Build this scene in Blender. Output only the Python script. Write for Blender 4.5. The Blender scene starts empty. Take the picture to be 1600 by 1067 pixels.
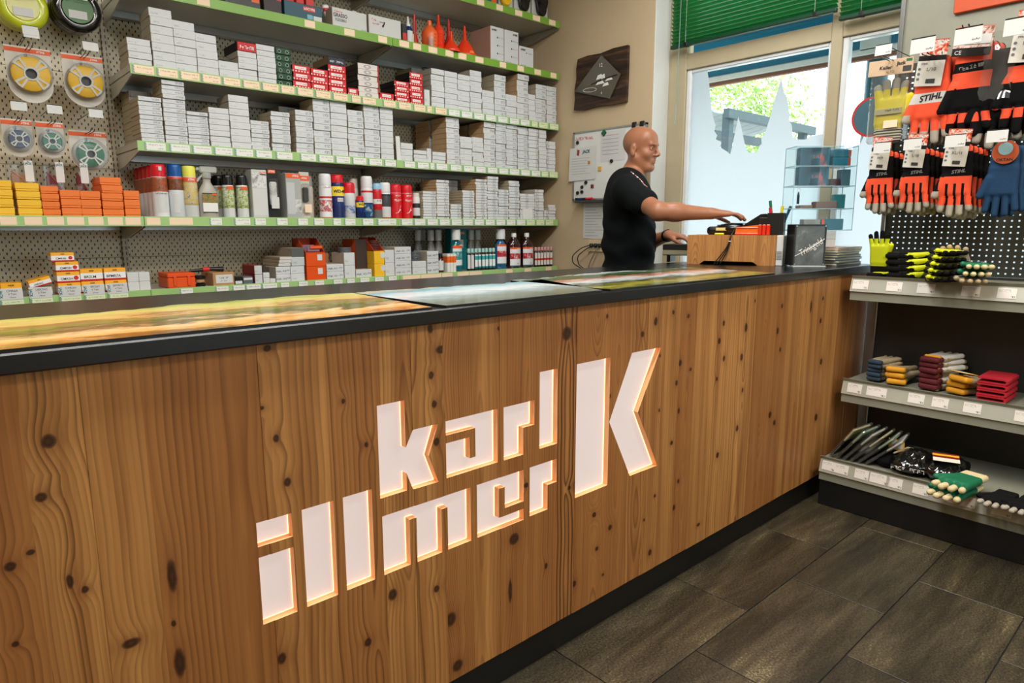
import bpy, bmesh, math, random
import numpy as np
from mathutils import Vector, Matrix, Euler
from mathutils.geometry import delaunay_2d_cdt
R = math.radians
rnd = random.Random(7)
SC = bpy.context.scene
COL = SC.collection

# ------------------------------------------------------------------ camera
cam_d = bpy.data.cameras.new('camera')
cam_d.sensor_width = 36.0
cam_d.lens = 1038.6 / 1600 * 36.0
cam_d.clip_start = 0.02
cam = bpy.data.objects.new('camera', cam_d)
COL.objects.link(cam)
cam.location = (0, 0, 1.21)
_yaw, _pit, _rol = R(47.974), R(9.8445), R(0.094)
_fw = Vector((math.cos(_yaw) * math.cos(_pit), math.sin(_yaw) * math.cos(_pit), -math.sin(_pit)))
_ri = Vector((math.sin(_yaw), -math.cos(_yaw), 0))
_dn = _fw.cross(_ri)
_r = _ri * math.cos(_rol) + _dn * math.sin(_rol)
_d = _dn * math.cos(_rol) - _ri * math.sin(_rol)
cam.rotation_euler = Matrix((_r, -_d, -_fw)).transposed().to_euler()
SC.camera = cam

# ------------------------------------------------------------------ view, world, lights
SC.view_settings.view_transform = 'Standard'
SC.view_settings.look = 'None'
SC.view_settings.gamma = 1.0
SC.view_settings.exposure = 0.14
SC.view_settings.use_curve_mapping = False
SC.cycles.use_denoising = True
SC.cycles.max_bounces = 7
SC.cycles.transparent_max_bounces = 24
SC.cycles.caustics_reflective = False
SC.cycles.caustics_refractive = False
SC.cycles.sample_clamp_indirect = 6.0

world = bpy.data.worlds.new('daylight')
SC.world = world
world.use_nodes = True
_bg = world.node_tree.nodes['Background']
_bg.inputs[0].default_value = (0.86, 0.94, 1.0, 1)
_bg.inputs[1].default_value = 4.0


def area(name, loc, size, power, col, rot=(0, 0, 0)):
    l = bpy.data.lights.new(name, 'AREA')
    l.shape = 'RECTANGLE'; l.size, l.size_y = size; l.energy = power; l.color = col
    o = bpy.data.objects.new(name, l); COL.objects.link(o); o.location = loc; o.rotation_euler = rot
    return o


WARM = (1.0, 0.86, 0.70)
NEUT = (1.0, 0.98, 0.95)
area('ceiling_light_counter', (0.5, 1.0, 2.93), (3.0, 0.35), 80, NEUT)
area('ceiling_light_till', (2.5, 1.7, 2.93), (0.9, 0.4), 18, NEUT)
area('ceiling_light_shop', (2.0, -0.4, 2.93), (1.4, 0.4), 42, WARM)
area('ceiling_light_rear', (0.0, -1.4, 2.93), (1.8, 0.5), 7, WARM)
for _nm, _loc, _sz, _rt in (('window_portal_right', (3.405, .80, 1.5), (3.2, 2.3), (0, R(90), 0)), ('fill_window_portal', (1.75, -2.56, 1.75), (1.7, 1.5), (R(90), 0, 0))):  # front portal serves the added fill window
    _p = area(_nm, _loc, _sz, 1, (1, 1, 1), _rt)
    if 'right' in _nm:
        _p.data.size, _p.data.size_y = 2.3, 3.2
    _p.data.cycles.is_portal = True
sun_l = bpy.data.lights.new('sun', 'SUN')
sun_l.energy = 3.0; sun_l.angle = R(2); sun_l.color = (1.0, 0.97, 0.92)
sun_o = bpy.data.objects.new('sun', sun_l); COL.objects.link(sun_o)
sun_o.rotation_euler = Vector((-0.30, 0.75, -0.9)).to_track_quat('-Z', 'Y').to_euler()

# ------------------------------------------------------------------ materials


def lin(c):
    c = c / 255.0
    return c / 12.92 if c <= 0.04045 else ((c + 0.055) / 1.055) ** 2.4


def rgb(c):
    return (lin(c[0]), lin(c[1]), lin(c[2]), 1.0)


_M = {}


class NT:
    """small node-tree helper"""

    def __init__(s, name):
        s.m = bpy.data.materials.new(name); s.m.use_nodes = True
        s.t = s.m.node_tree; s.n = s.t.nodes
        s.b = s.n['Principled BSDF']; s.out = s.n['Material Output']

    def new(s, typ, **kw):
        n = s.n.new(typ)
        for k, v in kw.items():
            setattr(n, k, v)
        return n

    def link(s, a, b):
        s.t.links.new(a, b)

    def val(s, x, sock):
        if hasattr(x, 'links'):
            s.link(x, sock)
        else:
            sock.default_value = x

    def math(s, op, a, b=0.0, c=0.0):
        n = s.new('ShaderNodeMath', operation=op)
        s.val(a, n.inputs[0]); s.val(b, n.inputs[1])
        if len(n.inputs) > 2:
            s.val(c, n.inputs[2])
        return n.outputs[0]

    def mix(s, f, a, b, blend='MIX'):
        n = s.new('ShaderNodeMix', data_type='RGBA', blend_type=blend)
        s.val(f, n.inputs[0]); s.val(a, n.inputs[6]); s.val(b, n.inputs[7])
        return n.outputs[2]

    def noise(s, vec, scale, detail=3, rough=0.55, dist=0.0):
        n = s.new('ShaderNodeTexNoise')
        if vec is not None:
            s.link(vec, n.inputs['Vector'])
        n.inputs['Scale'].default_value = scale; n.inputs['Detail'].default_value = detail
        n.inputs['Roughness'].default_value = rough; n.inputs['Distortion'].default_value = dist
        return n.outputs[0]

    def coord(s, which='Object'):
        return s.new('ShaderNodeTexCoord').outputs[which]

    def sep(s, v):
        n = s.new('ShaderNodeSeparateXYZ'); s.link(v, n.inputs[0]); return n.outputs

    def comb(s, x, y, z):
        n = s.new('ShaderNodeCombineXYZ')
        for i, v in enumerate((x, y, z)):
            s.val(v, n.inputs[i])
        return n.outputs[0]

    def ramp(s, f, stops, interp='LINEAR'):
        n = s.new('ShaderNodeValToRGB'); s.val(f, n.inputs[0]); r = n.color_ramp; r.interpolation = interp
        while len(r.elements) < len(stops):
            r.elements.new(0.5)
        for e, (p, c) in zip(r.elements, stops):
            e.position = p; e.color = c if len(c) == 4 else (*c, 1)
        return n.outputs[0]

    def bump(s, h, strength=0.2, dist=0.01):
        n = s.new('ShaderNodeBump'); n.inputs['Strength'].default_value = strength
        n.inputs['Distance'].default_value = dist; s.val(h, n.inputs['Height'])
        s.link(n.outputs[0], s.b.inputs['Normal'])

    def attr(s, name):
        n = s.new('ShaderNodeAttribute', attribute_type='OBJECT', attribute_name=name)
        return n.outputs['Fac']


def mat(name, col, rough=0.5, metal=0.0, var=0.06, scale=9.0, bump=0.0, coat=0.0, spec=0.5, sheen=0.0):
    """plain coloured surface with slight procedural mottling"""
    if name in _M:
        return _M[name]
    t = NT(name)
    c = rgb(col)
    co = t.coord('Object')
    n = t.noise(co, scale, 3)
    dark = tuple(x * (1 - 2.2 * var) for x in c[:3]) + (1,)
    lite = tuple(min(1, x * (1 + 1.2 * var)) for x in c[:3]) + (1,)
    t.link(t.mix(n, dark, lite), t.b.inputs['Base Color'])
    t.b.inputs['Roughness'].default_value = rough
    t.b.inputs['Metallic'].default_value = metal
    t.b.inputs['Specular IOR Level'].default_value = spec
    if coat:
        t.b.inputs['Coat Weight'].default_value = coat
        t.b.inputs['Coat Roughness'].default_value = 0.08
    if sheen:
        t.b.inputs['Sheen Weight'].default_value = sheen
    if bump:
        t.bump(t.noise(co, scale * 14, 4), bump, 0.002)
    _M[name] = t.m
    return t.m


def emis(name, col, strength):
    if name in _M:
        return _M[name]
    t = NT(name)
    t.b.inputs['Base Color'].default_value = rgb(col)
    t.b.inputs['Emission Color'].default_value = rgb(col)
    t.b.inputs['Emission Strength'].default_value = strength
    _M[name] = t.m
    return t.m


def clear(name, tint=(235, 245, 245), gloss=0.10, rough=0.03, body=0.06, rim=0.6):
    """thin clear sheet: mostly see-through, a little gloss and haze"""
    if name in _M:
        return _M[name]
    t = NT(name)
    tr = t.new('ShaderNodeBsdfTransparent'); tr.inputs[0].default_value = rgb(tint)
    gl = t.new('ShaderNodeBsdfGlossy'); gl.inputs['Roughness'].default_value = rough
    df = t.new('ShaderNodeBsdfDiffuse'); df.inputs[0].default_value = rgb(tint)
    fr = t.new('ShaderNodeLayerWeight')
    m1 = t.new('ShaderNodeMixShader'); m2 = t.new('ShaderNodeMixShader')
    m1.inputs[0].default_value = body
    t.link(tr.outputs[0], m1.inputs[1]); t.link(df.outputs[0], m1.inputs[2])
    f = t.math('MULTIPLY_ADD', t.math('POWER', fr.outputs['Facing'], 3.5), rim, gloss * 0.25)
    t.link(f, m2.inputs[0]); t.link(m1.outputs[0], m2.inputs[1]); t.link(gl.outputs[0], m2.inputs[2])
    t.link(m2.outputs[0], t.out.inputs[0])
    _M[name] = t.m
    return t.m


# ------------------------------------------------------------------ mesh builder
class MB:
    def __init__(s):
        s.V = []; s.F = []; s.I = []; s.mi = 0

    def add(s, vs, fs):
        b = len(s.V); s.V += [tuple(v) for v in vs]
        for f in fs:
            s.F.append(tuple(i + b for i in f)); s.I.append(s.mi)
        return s

    def m(s, i):
        s.mi = i; return s

    def box(s, x0, y0, z0, x1, y1, z1):
        vs = [(x, y, z) for z in (z0, z1) for y in (y0, y1) for x in (x0, x1)]
        return s.add(vs, [(0, 2, 3, 1), (4, 5, 7, 6), (0, 1, 5, 4), (2, 6, 7, 3), (0, 4, 6, 2), (1, 3, 7, 5)])

    def cbox(s, x0, y0, z0, x1, y1, z1, c=0.002):
        """box with chamfered edges"""
        lo, hi = (x0, y0, z0), (x1, y1, z1)
        c = min(c, *(abs(h - l) * 0.4 for l, h in zip(lo, hi)))
        vs = []; idx = {}
        for sx in (0, 1):
            for sy in (0, 1):
                for sz in (0, 1):
                    q = (sx, sy, sz)
                    for a in range(3):
                        p = []
                        for k in range(3):
                            e = hi[k] if q[k] else lo[k]
                            if k != a:
                                e += -c if q[k] else c
                            p.append(e)
                        idx[q, a] = len(vs); vs.append(p)
        fs = []
        for a in range(3):
            u, v = [k for k in range(3) if k != a]
            for sd in (0, 1):
                qs = []
                for bu, bv in ((0, 0), (1, 0), (1, 1), (0, 1)):
                    q = [0, 0, 0]; q[a] = sd; q[u] = bu; q[v] = bv
                    qs.append(idx[tuple(q), a])
                fs.append(qs)
            for bu in (0, 1):
                for bv in (0, 1):
                    q0 = [0, 0, 0]; q0[u] = bu; q0[v] = bv; q1 = list(q0); q1[a] = 1
                    q0, q1 = tuple(q0), tuple(q1)
                    fs.append([idx[q0, u], idx[q1, u], idx[q1, v], idx[q0, v]])
        for sx in (0, 1):
            for sy in (0, 1):
                for sz in (0, 1):
                    fs.append([idx[(sx, sy, sz), a] for a in range(3)])
        return s.add(vs, fs)

    def lathe(s, prof, o=(0, 0, 0), n=20, ang=2 * math.pi, M=None, ring=False):
        vs = []
        for r_, z in prof:
            for k in range(n):
                a = ang * k / n
                v = Vector((r_ * math.cos(a), r_ * math.sin(a), z))
                if M:
                    v = M @ v
                vs.append((v.x + o[0], v.y + o[1], v.z + o[2]))
        fs = []
        NP = len(prof)
        for i in range(NP if ring else NP - 1):
            i2 = (i + 1) % NP
            for k in range(n):
                k2 = (k + 1) % n
                fs.append((i * n + k, i * n + k2, i2 * n + k2, i2 * n + k))
        if ring:
            return s.add(vs, fs)
        if prof[0][0] > 1e-6:
            fs.append(tuple(range(n - 1, -1, -1)))
        if prof[-1][0] > 1e-6:
            fs.append(tuple(range((len(prof) - 1) * n, len(prof) * n)))
        return s.add(vs, fs)

    def tube(s, pts, r, n=8, closed=False):
        pts = [Vector(p) for p in pts]; N = len(pts)
        rs = r if isinstance(r, (list, tuple)) else [r] * N
        vs = []; up = None
        for i, p in enumerate(pts):
            a = pts[i - 1] if (i or closed) else p
            b = pts[(i + 1) % N] if (i < N - 1 or closed) else p
            t = (b - a).normalized()
            if up is None:
                up = t.orthogonal().normalized()
            up = (up - t * up.dot(t))
            up = up.normalized() if up.length > 1e-6 else t.orthogonal().normalized()
            w = t.cross(up)
            for k in range(n):
                an = 2 * math.pi * k / n
                vs.append(p + (up * math.cos(an) + w * math.sin(an)) * rs[i])
        fs = []
        for i in range(N if closed else N - 1):
            j = (i + 1) % N
            for k in range(n):
                k2 = (k + 1) % n
                fs.append((i * n + k, i * n + k2, j * n + k2, j * n + k))
        if not closed:
            fs.append(tuple(range(n - 1, -1, -1))); fs.append(tuple(range((N - 1) * n, N * n)))
        return s.add(vs, fs)

    def prism(s, poly, fn, d0, d1):
        """polygon poly [(u,v)] extruded; fn(u,v,d) -> xyz"""
        n = len(poly)
        vs = [fn(u, v, d0) for u, v in poly] + [fn(u, v, d1) for u, v in poly]
        fs = [tuple(range(n)), tuple(range(2 * n - 1, n - 1, -1))]
        fs += [(i, i + n, (i + 1) % n + n, (i + 1) % n) for i in range(n)]
        return s.add(vs, fs)

    def mesh(s, name, mats, smooth=False, ang=None):
        me = bpy.data.meshes.new(name)
        me.from_pydata(s.V, [], s.F)
        if not isinstance(mats, (list, tuple)):
            mats = [mats]
        for m_ in mats:
            me.materials.append(m_)
        if len(mats) > 1:
            me.polygons.foreach_set('material_index', s.I)
        bm = bmesh.new(); bm.from_mesh(me)
        bmesh.ops.recalc_face_normals(bm, faces=bm.faces)
        if smooth:
            for f in bm.faces:
                f.smooth = True
            lim = R(ang if ang else 40)
            for e in bm.edges:
                if len(e.link_faces) == 2 and e.calc_face_angle(0) > lim:
                    e.smooth = False
        bm.to_mesh(me); bm.free(); me.update()
        return me

    def build(s, name, mats, parent=None, loc=None, rot=None, smooth=False, ang=None):
        return put(name, s.mesh(name, mats, smooth, ang), parent, loc, rot)


def put(name, me, parent=None, loc=None, rot=None, scale=None):
    o = bpy.data.objects.new(name, me); COL.objects.link(o)
    if parent is not None:
        o.parent = parent
    if loc is not None:
        o.location = loc
    if rot is not None:
        o.rotation_euler = rot
    if scale is not None:
        o.scale = scale
    return o


def tag(o, label=None, cat=None, group=None, kind=None):
    if label: o['label'] = label
    if cat: o['category'] = cat
    if group: o['group'] = group
    if kind: o['kind'] = kind
    return o


def thing(name, label, cat, loc=(0, 0, 0), rz=0.0, group=None, kind=None):
    o = put(name, None, None, loc, (0, 0, rz))
    o.empty_display_size = 0.05
    return tag(o, label, cat, group, kind)


# ------------------------------------------------------------------ lettering
_T = {}


# print that cannot be read in the photograph: drawn as unreadable strokes of the same length
FAINT = {'SUPERCLEAN', 'NYLON', 'Silent', 'MOTOREX', 'MULTI-USE', 'LUB', 'MULTI', 'SPRAY', 'Tecnik', 'THE CHAMP', 'ibis AIR', '5/32', 'PART 62', 'EN 388', 'KNIFE', 'FLEX GRIP', 'WORK TEAM',
         'advance', 'MAGNETIC', 'PRO', '10/9', 'BIO', 'grasso', '150 g', 'uvex x-fit', 'com4-fit', '+ 100 pairs', '9,90', 'HP Ultra', 'HP', 'NEUIGKEITEN', 'STRONG'}


def stroke_mesh(s, shear):
    g = random.Random(s); mb = MB(); x = -.3 * len(s)
    for ch in s:
        if ch != ' ':
            for _ in range(3):
                if g.random() < .55:
                    a = x + g.choice([.05, .24, .42]); z0, z1 = g.choice([(-.35, .35), (-.35, .1), (-.1, .35)]); q = [(a, z0), (a + .11, z0), (a + .11, z1), (a, z1)]
                else:
                    z0 = g.choice([-.35, -.05, .24]); q = [(x + .05, z0), (x + .5, z0), (x + .5, z0 + .11), (x + .05, z0 + .11)]
                d = .0008 * _
                mb.add([(u + shear * v, v, d) for u, v in q], [(0, 1, 2, 3)])
        x += .6
    return mb.mesh('lettering', [])


def text_mesh(s, shear=0.0, bold=0.0, ext=0.0):
    k = (s, shear, bold, ext)
    if k in _T:
        return _T[k]
    if s in FAINT:
        _T[k] = stroke_mesh(s, shear)
        return _T[k]
    cu = bpy.data.curves.new('lettering', 'FONT')
    cu.body = s; cu.size = 1.0; cu.shear = shear; cu.offset = bold; cu.extrude = ext
    cu.align_x = 'CENTER'; cu.align_y = 'CENTER'; cu.resolution_u = 3
    o = bpy.data.objects.new('lettering', cu); COL.objects.link(o)
    dg = bpy.context.evaluated_depsgraph_get()
    me = bpy.data.meshes.new_from_object(o.evaluated_get(dg))
    me.name = 'lettering'
    bpy.data.objects.remove(o); bpy.data.curves.remove(cu)
    _T[k] = me
    return me


def text(s, parent, loc, size, m, rot=(R(90), 0, 0), wx=1.0, shear=0.0, bold=0.0, name='lettering'):
    base = text_mesh(s, shear, bold)
    me = base.copy(); me.materials.clear(); me.materials.append(m)
    return put(name, me, parent, loc, rot, (size * wx, size, size))


# the window side of things seen on a wall at X = const facing -X: text rotated so it reads from the room
ROT_XW = (R(90), 0, R(-90))


# ------------------------------------------------------------------ smooth solid bodies (implicit surface -> mesh)
def _field(prims, lo, hi, res):
    n = [int(math.ceil((hi[i] - lo[i]) / res)) + 1 for i in range(3)]
    ax = [lo[i] + np.arange(n[i]) * res for i in range(3)]
    D = np.full(n, 1.0, np.float32)
    for p in prims:
        typ, k = p[0], p[1]
        if typ == 'cap':
            a, b, ra, rb = (np.array(p[2], float), np.array(p[3], float), p[4], p[5])
            mn, mx = np.minimum(a - ra, b - rb), np.maximum(a + ra, b + rb)
        else:
            c, r_ = np.array(p[2], float), np.array(p[3], float)
            m = float(np.linalg.norm(r_)) if p[4] is not None else r_
            mn, mx = c - m, c + m
        mg = abs(k) * 1.2 + 4 * res
        sl = []
        for i in range(3):
            i0 = max(0, int((mn[i] - mg - lo[i]) / res)); i1 = min(n[i], int((mx[i] + mg - lo[i]) / res) + 2)
            sl.append(slice(i0, max(i0, i1)))
        if any(q.start >= q.stop for q in sl):
            continue
        X, Y, Z = np.meshgrid(ax[0][sl[0]], ax[1][sl[1]], ax[2][sl[2]], indexing='ij')
        P = np.stack((X, Y, Z), -1)
        if typ == 'cap':
            ab = b - a; t = np.clip(((P - a) @ ab) / max(1e-9, ab @ ab), 0, 1)
            d = np.linalg.norm(P - a - t[..., None] * ab, axis=-1) - (ra + (rb - ra) * t)
        else:
            q = P - c
            if p[4] is not None:
                q = q @ np.array(p[4])          # columns of the matrix are the local axes
            if typ == 'ell' or typ == 'cut':
                k0 = np.linalg.norm(q / r_, axis=-1); k1 = np.linalg.norm(q / (r_ * r_), axis=-1)
                d = k0 * (k0 - 1) / np.maximum(k1, 1e-6)
            else:
                rd = p[5]; e = np.abs(q) - (r_ - rd)
                d = np.linalg.norm(np.maximum(e, 0), axis=-1) + np.minimum(e.max(-1), 0) - rd
        A = D[tuple(sl)]
        if typ == 'cut':
            d = -d
            h = np.clip(.5 - .5 * (d - A) / k, 0, 1) if k > 0 else None
            h2 = np.clip(.5 - .5 * (A - d) / k, 0, 1)
            D[tuple(sl)] = (A * (1 - h2) + d * h2 + k * h2 * (1 - h2)) if True else A
        else:
            h = np.clip(.5 + .5 * (A - d) / k, 0, 1)
            D[tuple(sl)] = A * (1 - h) + d * h - k * h * (1 - h)
    return D, n


def solid(prims, lo, hi, res):
    """returns vertices (N,3) and quads (M,4) of the zero surface"""
    D, n = _field(prims, lo, hi, res)
    S = D < 0
    c = S[:-1, :-1, :-1].astype(np.int8)
    cnt_ = np.zeros([q - 1 for q in n], np.int8)
    cor = [(i, j, k) for i in (0, 1) for j in (0, 1) for k in (0, 1)]
    sub = lambda A, o: A[o[0]:A.shape[0] - 1 + o[0], o[1]:A.shape[1] - 1 + o[1], o[2]:A.shape[2] - 1 + o[2]]
    for o in cor:
        cnt_ += sub(S, o)
    act = (cnt_ > 0) & (cnt_ < 8)
    idx = np.full(act.shape, -1, np.int64); idx[act] = np.arange(act.sum())
    I = np.argwhere(act)
    acc = np.zeros((len(I), 3)); num = np.zeros(len(I))
    for a in cor:
        for axi in range(3):
            if a[axi]:
                continue
            b = list(a); b[axi] = 1
            da = sub(D, a)[act]; db = sub(D, b)[act]
            m = (da < 0) != (db < 0)
            t = np.where(m, da / np.where(m, da - db, 1), 0)
            p = np.tile(np.array(a, float), (len(I), 1)); p[:, axi] = t
            acc[m] += p[m]; num[m] += 1
    V = (I + acc / num[:, None]) * res + np.array(lo)
    Q = []
    for axi in range(3):
        u, v = [k for k in range(3) if k != axi]
        A = np.take(S, range(n[axi] - 1), axi); B = np.take(S, range(1, n[axi]), axi)
        E = np.argwhere(A != B)
        E = E[(E[:, u] > 0) & (E[:, v] > 0) & (E[:, u] < n[u] - 1) & (E[:, v] < n[v] - 1)]
        q = []
        for du, dv in ((1, 1), (0, 1), (0, 0), (1, 0)):
            e = E.copy(); e[:, u] -= du; e[:, v] -= dv
            q.append(idx[e[:, 0], e[:, 1], e[:, 2]])
        q = np.stack(q, 1)
        fl = A[E[:, 0], E[:, 1], E[:, 2]]
        if axi == 1:
            fl = ~fl
        q[~fl] = q[~fl][:, ::-1]
        Q.append(q)
    return V, np.concatenate(Q)


def smooth_verts(V, Q, it=2, lam=.5):
    for _ in range(it):
        acc = np.zeros_like(V); num = np.zeros(len(V))
        for i in range(4):
            a, b = Q[:, i], Q[:, (i + 1) % 4]
            np.add.at(acc, a, V[b]); np.add.at(num, a, 1)
            np.add.at(acc, b, V[a]); np.add.at(num, b, 1)
        m = num > 0
        V = V.copy(); V[m] += lam * (acc[m] / num[m][:, None] - V[m])
    return V


def islands(Q, nv):
    lab = np.arange(nv)
    while True:
        m = lab[Q].min(1); new = lab.copy()
        for i in range(4):
            np.minimum.at(new, Q[:, i], m)
        new = new[new]
        if (new == lab).all():
            break
        lab = new
    return lab[Q[:, 0]]


def npmesh(name, V, Q, mats, mi=None):
    used, inv = np.unique(Q, return_inverse=True)
    Q2 = inv.reshape(Q.shape); V2 = V[used]
    me = bpy.data.meshes.new(name)
    me.vertices.add(len(V2)); me.vertices.foreach_set('co', V2.astype(np.float32).ravel())
    me.loops.add(Q2.size); me.loops.foreach_set('vertex_index', Q2.astype(np.int32).ravel())
    me.polygons.add(len(Q2)); me.polygons.foreach_set('loop_start', (np.arange(len(Q2)) * 4).astype(np.int32))
    me.polygons.foreach_set('loop_total', np.full(len(Q2), 4, np.int32))
    me.polygons.foreach_set('use_smooth', np.ones(len(Q2), bool))
    for m_ in (mats if isinstance(mats, (list, tuple)) else [mats]):
        me.materials.append(m_)
    if mi is not None:
        me.polygons.foreach_set('material_index', mi.astype(np.int32))
    me.update(); me.validate()
    return me
# ================================================================== SURFACE MATERIALS
def m_plaster(name, col, bump=0.12):
    t = NT(name); co = t.coord('Object')
    n = t.noise(co, 3.0, 5); c = rgb(col)
    t.link(t.mix(n, tuple(x * .92 for x in c[:3]) + (1,), c), t.b.inputs['Base Color'])
    t.b.inputs['Roughness'].default_value = 0.85
    t.bump(t.noise(co, 90, 4, .65), bump, 0.004)
    return t.m


def m_tile():
    t = NT('stone_tile'); co = t.new('ShaderNodeNewGeometry').outputs['Position']
    s = t.attr('seed')
    x, y, z = t.sep(co)
    v = t.comb(t.math('MULTIPLY_ADD', x, 1.0, s), t.math('MULTIPLY_ADD', y, 6.0, s), 0.0)
    streak = t.noise(v, 1.6, 5, .62, .4)
    fine = t.noise(co, 160, 4, .7)
    c = t.ramp(t.math('MULTIPLY_ADD', fine, .55, t.math('MULTIPLY', streak, .62)),
               [(0.40, rgb((26, 22, 17))), (0.55, rgb((50, 44, 33))), (0.68, rgb((82, 73, 54))), (0.82, rgb((150, 136, 104)))])
    t.link(c, t.b.inputs['Base Color'])
    t.link(t.math('MULTIPLY_ADD', fine, .35, .22), t.b.inputs['Roughness'])
    t.bump(fine, .25, .003)
    return t.m


def m_wood():
    """one board of a log: rings cut lengthwise, with knots; every board carries its own seed/u0/freq/tone"""
    t = NT('larch_board')
    co = t.coord('Object'); x, y, z = t.sep(co)
    seed, u0, fq, tone, ctr = (t.attr(k) for k in ('seed', 'u0', 'freq', 'tone', 'contrast'))
    vz = t.comb(seed, 0.0, z)
    wob = t.math('MULTIPLY', t.math('SUBTRACT', t.noise(vz, 2.2, 2, .5), .5), .035)
    dep = t.math('MULTIPLY', t.math('SUBTRACT', t.noise(t.comb(t.math('ADD', seed, 31.0), 0.0, z), 1.6, 1, .4), .42), .16)
    # knots: up to six per board, given as (x, z, size) on the object
    wx = t.math('MULTIPLY', t.math('SUBTRACT', t.noise(co, 55, 2), .5), .006)
    kr = None
    for i in range(6):
        an = t.new('ShaderNodeAttribute', attribute_type='OBJECT', attribute_name='k%d' % i)
        kx, kz, ks = t.sep(an.outputs['Vector'])
        ka = t.attr('a%d' % i)
        dx = t.math('DIVIDE', t.math('ADD', t.math('SUBTRACT', x, kx), wx), t.math('MAXIMUM', ks, .00002))
        dz = t.math('DIVIDE', t.math('SUBTRACT', z, kz), t.math('MAXIMUM', t.math('MULTIPLY', ks, ka), .00002))
        d = t.math('SQRT', t.math('ADD', t.math('MULTIPLY', dx, dx), t.math('MULTIPLY', dz, dz)))
        kr = d if kr is None else t.math('MINIMUM', kr, d)
    on = 1.0
    bulge = t.math('MULTIPLY', t.math('EXPONENT', t.math('MULTIPLY', t.math('MULTIPLY', kr, kr), -.10)), on)
    uu = t.math('SUBTRACT', t.math('SUBTRACT', x, u0), wob)
    fine0 = t.math('MULTIPLY', t.math('SUBTRACT', t.noise(t.comb(t.math('MULTIPLY', x, 30.0), seed, t.math('MULTIPLY', z, 2.0)), 1.0, 2), .5), .003)
    r = t.math('SQRT', t.math('ADD', t.math('MULTIPLY', uu, uu), t.math('MULTIPLY', dep, dep)))
    r = t.math('ADD', t.math('ADD', r, fine0), t.math('MULTIPLY', bulge, .012))
    rf = t.math('MULTIPLY', r, fq)
    ph = t.math('FRACT', rf)
    rw = t.new('ShaderNodeTexWhiteNoise', noise_dimensions='2D'); t.link(t.comb(t.math('FLOOR', rf), seed, 0.0), rw.inputs[0])
    # soft start, darker late wood; every year ring has its own strength
    ring = t.math('MULTIPLY', t.math('MULTIPLY', t.math('POWER', ph, 2.2), t.math('SUBTRACT', 1.0, t.math('POWER', ph, 14.0))), t.math('MULTIPLY_ADD', rw.outputs[0], .85, .25))
    # long soft bands and thin fibres
    band = t.noise(t.comb(t.math('MULTIPLY_ADD', x, 26.0, seed), 0.0, t.math('MULTIPLY', z, .9)), 1.0, 3, .6)
    fib = t.noise(t.comb(t.math('MULTIPLY', x, 420.0), seed, t.math('MULTIPLY', z, 5.0)), 1.0, 2)
    light = t.mix(tone, rgb((230, 170, 100)), rgb((198, 138, 78)))
    base = t.mix(t.math('MULTIPLY_ADD', band, 1.9, -.5), light, rgb((148, 92, 46)))
    base = t.mix(t.math('MULTIPLY', fib, .28), base, rgb((128, 78, 40)))
    c = t.mix(t.math('MULTIPLY', ring, ctr), base, rgb((80, 46, 20)))
    kn = t.math('MULTIPLY', t.ramp(kr, [(0.0, (.8, .8, .8)), (.5, (.95, .95, .95)), (.75, (.75, .75, .75)), (1.0, (0, 0, 0))]), on)
    halo = t.math('MULTIPLY', t.math('EXPONENT', t.math('MULTIPLY', t.math('MULTIPLY', kr, kr), -.35)), t.math('MULTIPLY', on, .45))
    c = t.mix(halo, c, rgb((112, 62, 32)))
    c = t.mix(kn, c, rgb((52, 28, 14)))
    t.link(c, t.b.inputs['Base Color'])
    t.b.inputs['Roughness'].default_value = .5
    t.b.inputs['Specular IOR Level'].default_value = .35
    t.bump(t.math('MULTIPLY_ADD', ring, -.6, t.math('MULTIPLY', fib, .3)), .12, .001)
    return t.m


def m_peg(name, col, px, pz, w, h, stag=True):
    """perforated sheet: rows of slots sunk into painted metal"""
    t = NT(name); co = t.new('ShaderNodeNewGeometry').outputs['Position']; x, y, z = t.sep(co)
    row = t.math('FLOOR', t.math('DIVIDE', z, pz))
    off = t.math('MULTIPLY', t.math('MODULO', row, 2.0), .5) if stag else 0.0
    fx = t.math('ABSOLUTE', t.math('SUBTRACT', t.math('FRACT', t.math('ADD', t.math('DIVIDE', x, px), off)), .5))
    fz = t.math('ABSOLUTE', t.math('SUBTRACT', t.math('FRACT', t.math('DIVIDE', z, pz)), .5))
    hole = t.math('MULTIPLY', t.math('LESS_THAN', fx, w / px / 2), t.math('LESS_THAN', fz, h / pz / 2))
    c = rgb(col)
    n = t.noise(co, 4, 4)
    base = t.mix(n, tuple(v * .88 for v in c[:3]) + (1,), c)
    t.link(t.mix(hole, base, rgb((14, 13, 11))), t.b.inputs['Base Color'])
    t.b.inputs['Roughness'].default_value = .38
    t.bump(t.math('MULTIPLY', hole, -1.0), .6, .004)
    return t.m


WOOD = m_wood()
WALL = m_plaster('beige_plaster', (206, 184, 150))
WHITEP = m_plaster('pale_plaster', (214, 216, 212), .06)
BLACKTOP = mat('black_laminate', (12, 13, 14), .20, var=.15, scale=300, bump=.15)
PLINTH = mat('black_plinth', (16, 17, 17), .45)
METAL = mat('shelf_steel', (196, 194, 184), .35, .25, .05)
STEEL = mat('bare_steel', (170, 172, 172), .28, .9, .05)
CREAM = mat('cream_paint', (182, 170, 140), .45)
DARKWIRE = mat('black_wire', (26, 26, 26), .4)
BLACK = mat('black_plastic', (18, 19, 20), .35)
WHITE = mat('white_paper', (214, 215, 213), .6, var=.02)
PEACH = mat('peach_paper', (250, 222, 190), .6, var=.03)
INK = mat('black_ink', (20, 20, 22), .6)
GREYINK = mat('grey_ink', (110, 112, 114), .6)
REDINK = mat('red_ink', (206, 40, 34), .5)
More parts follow.
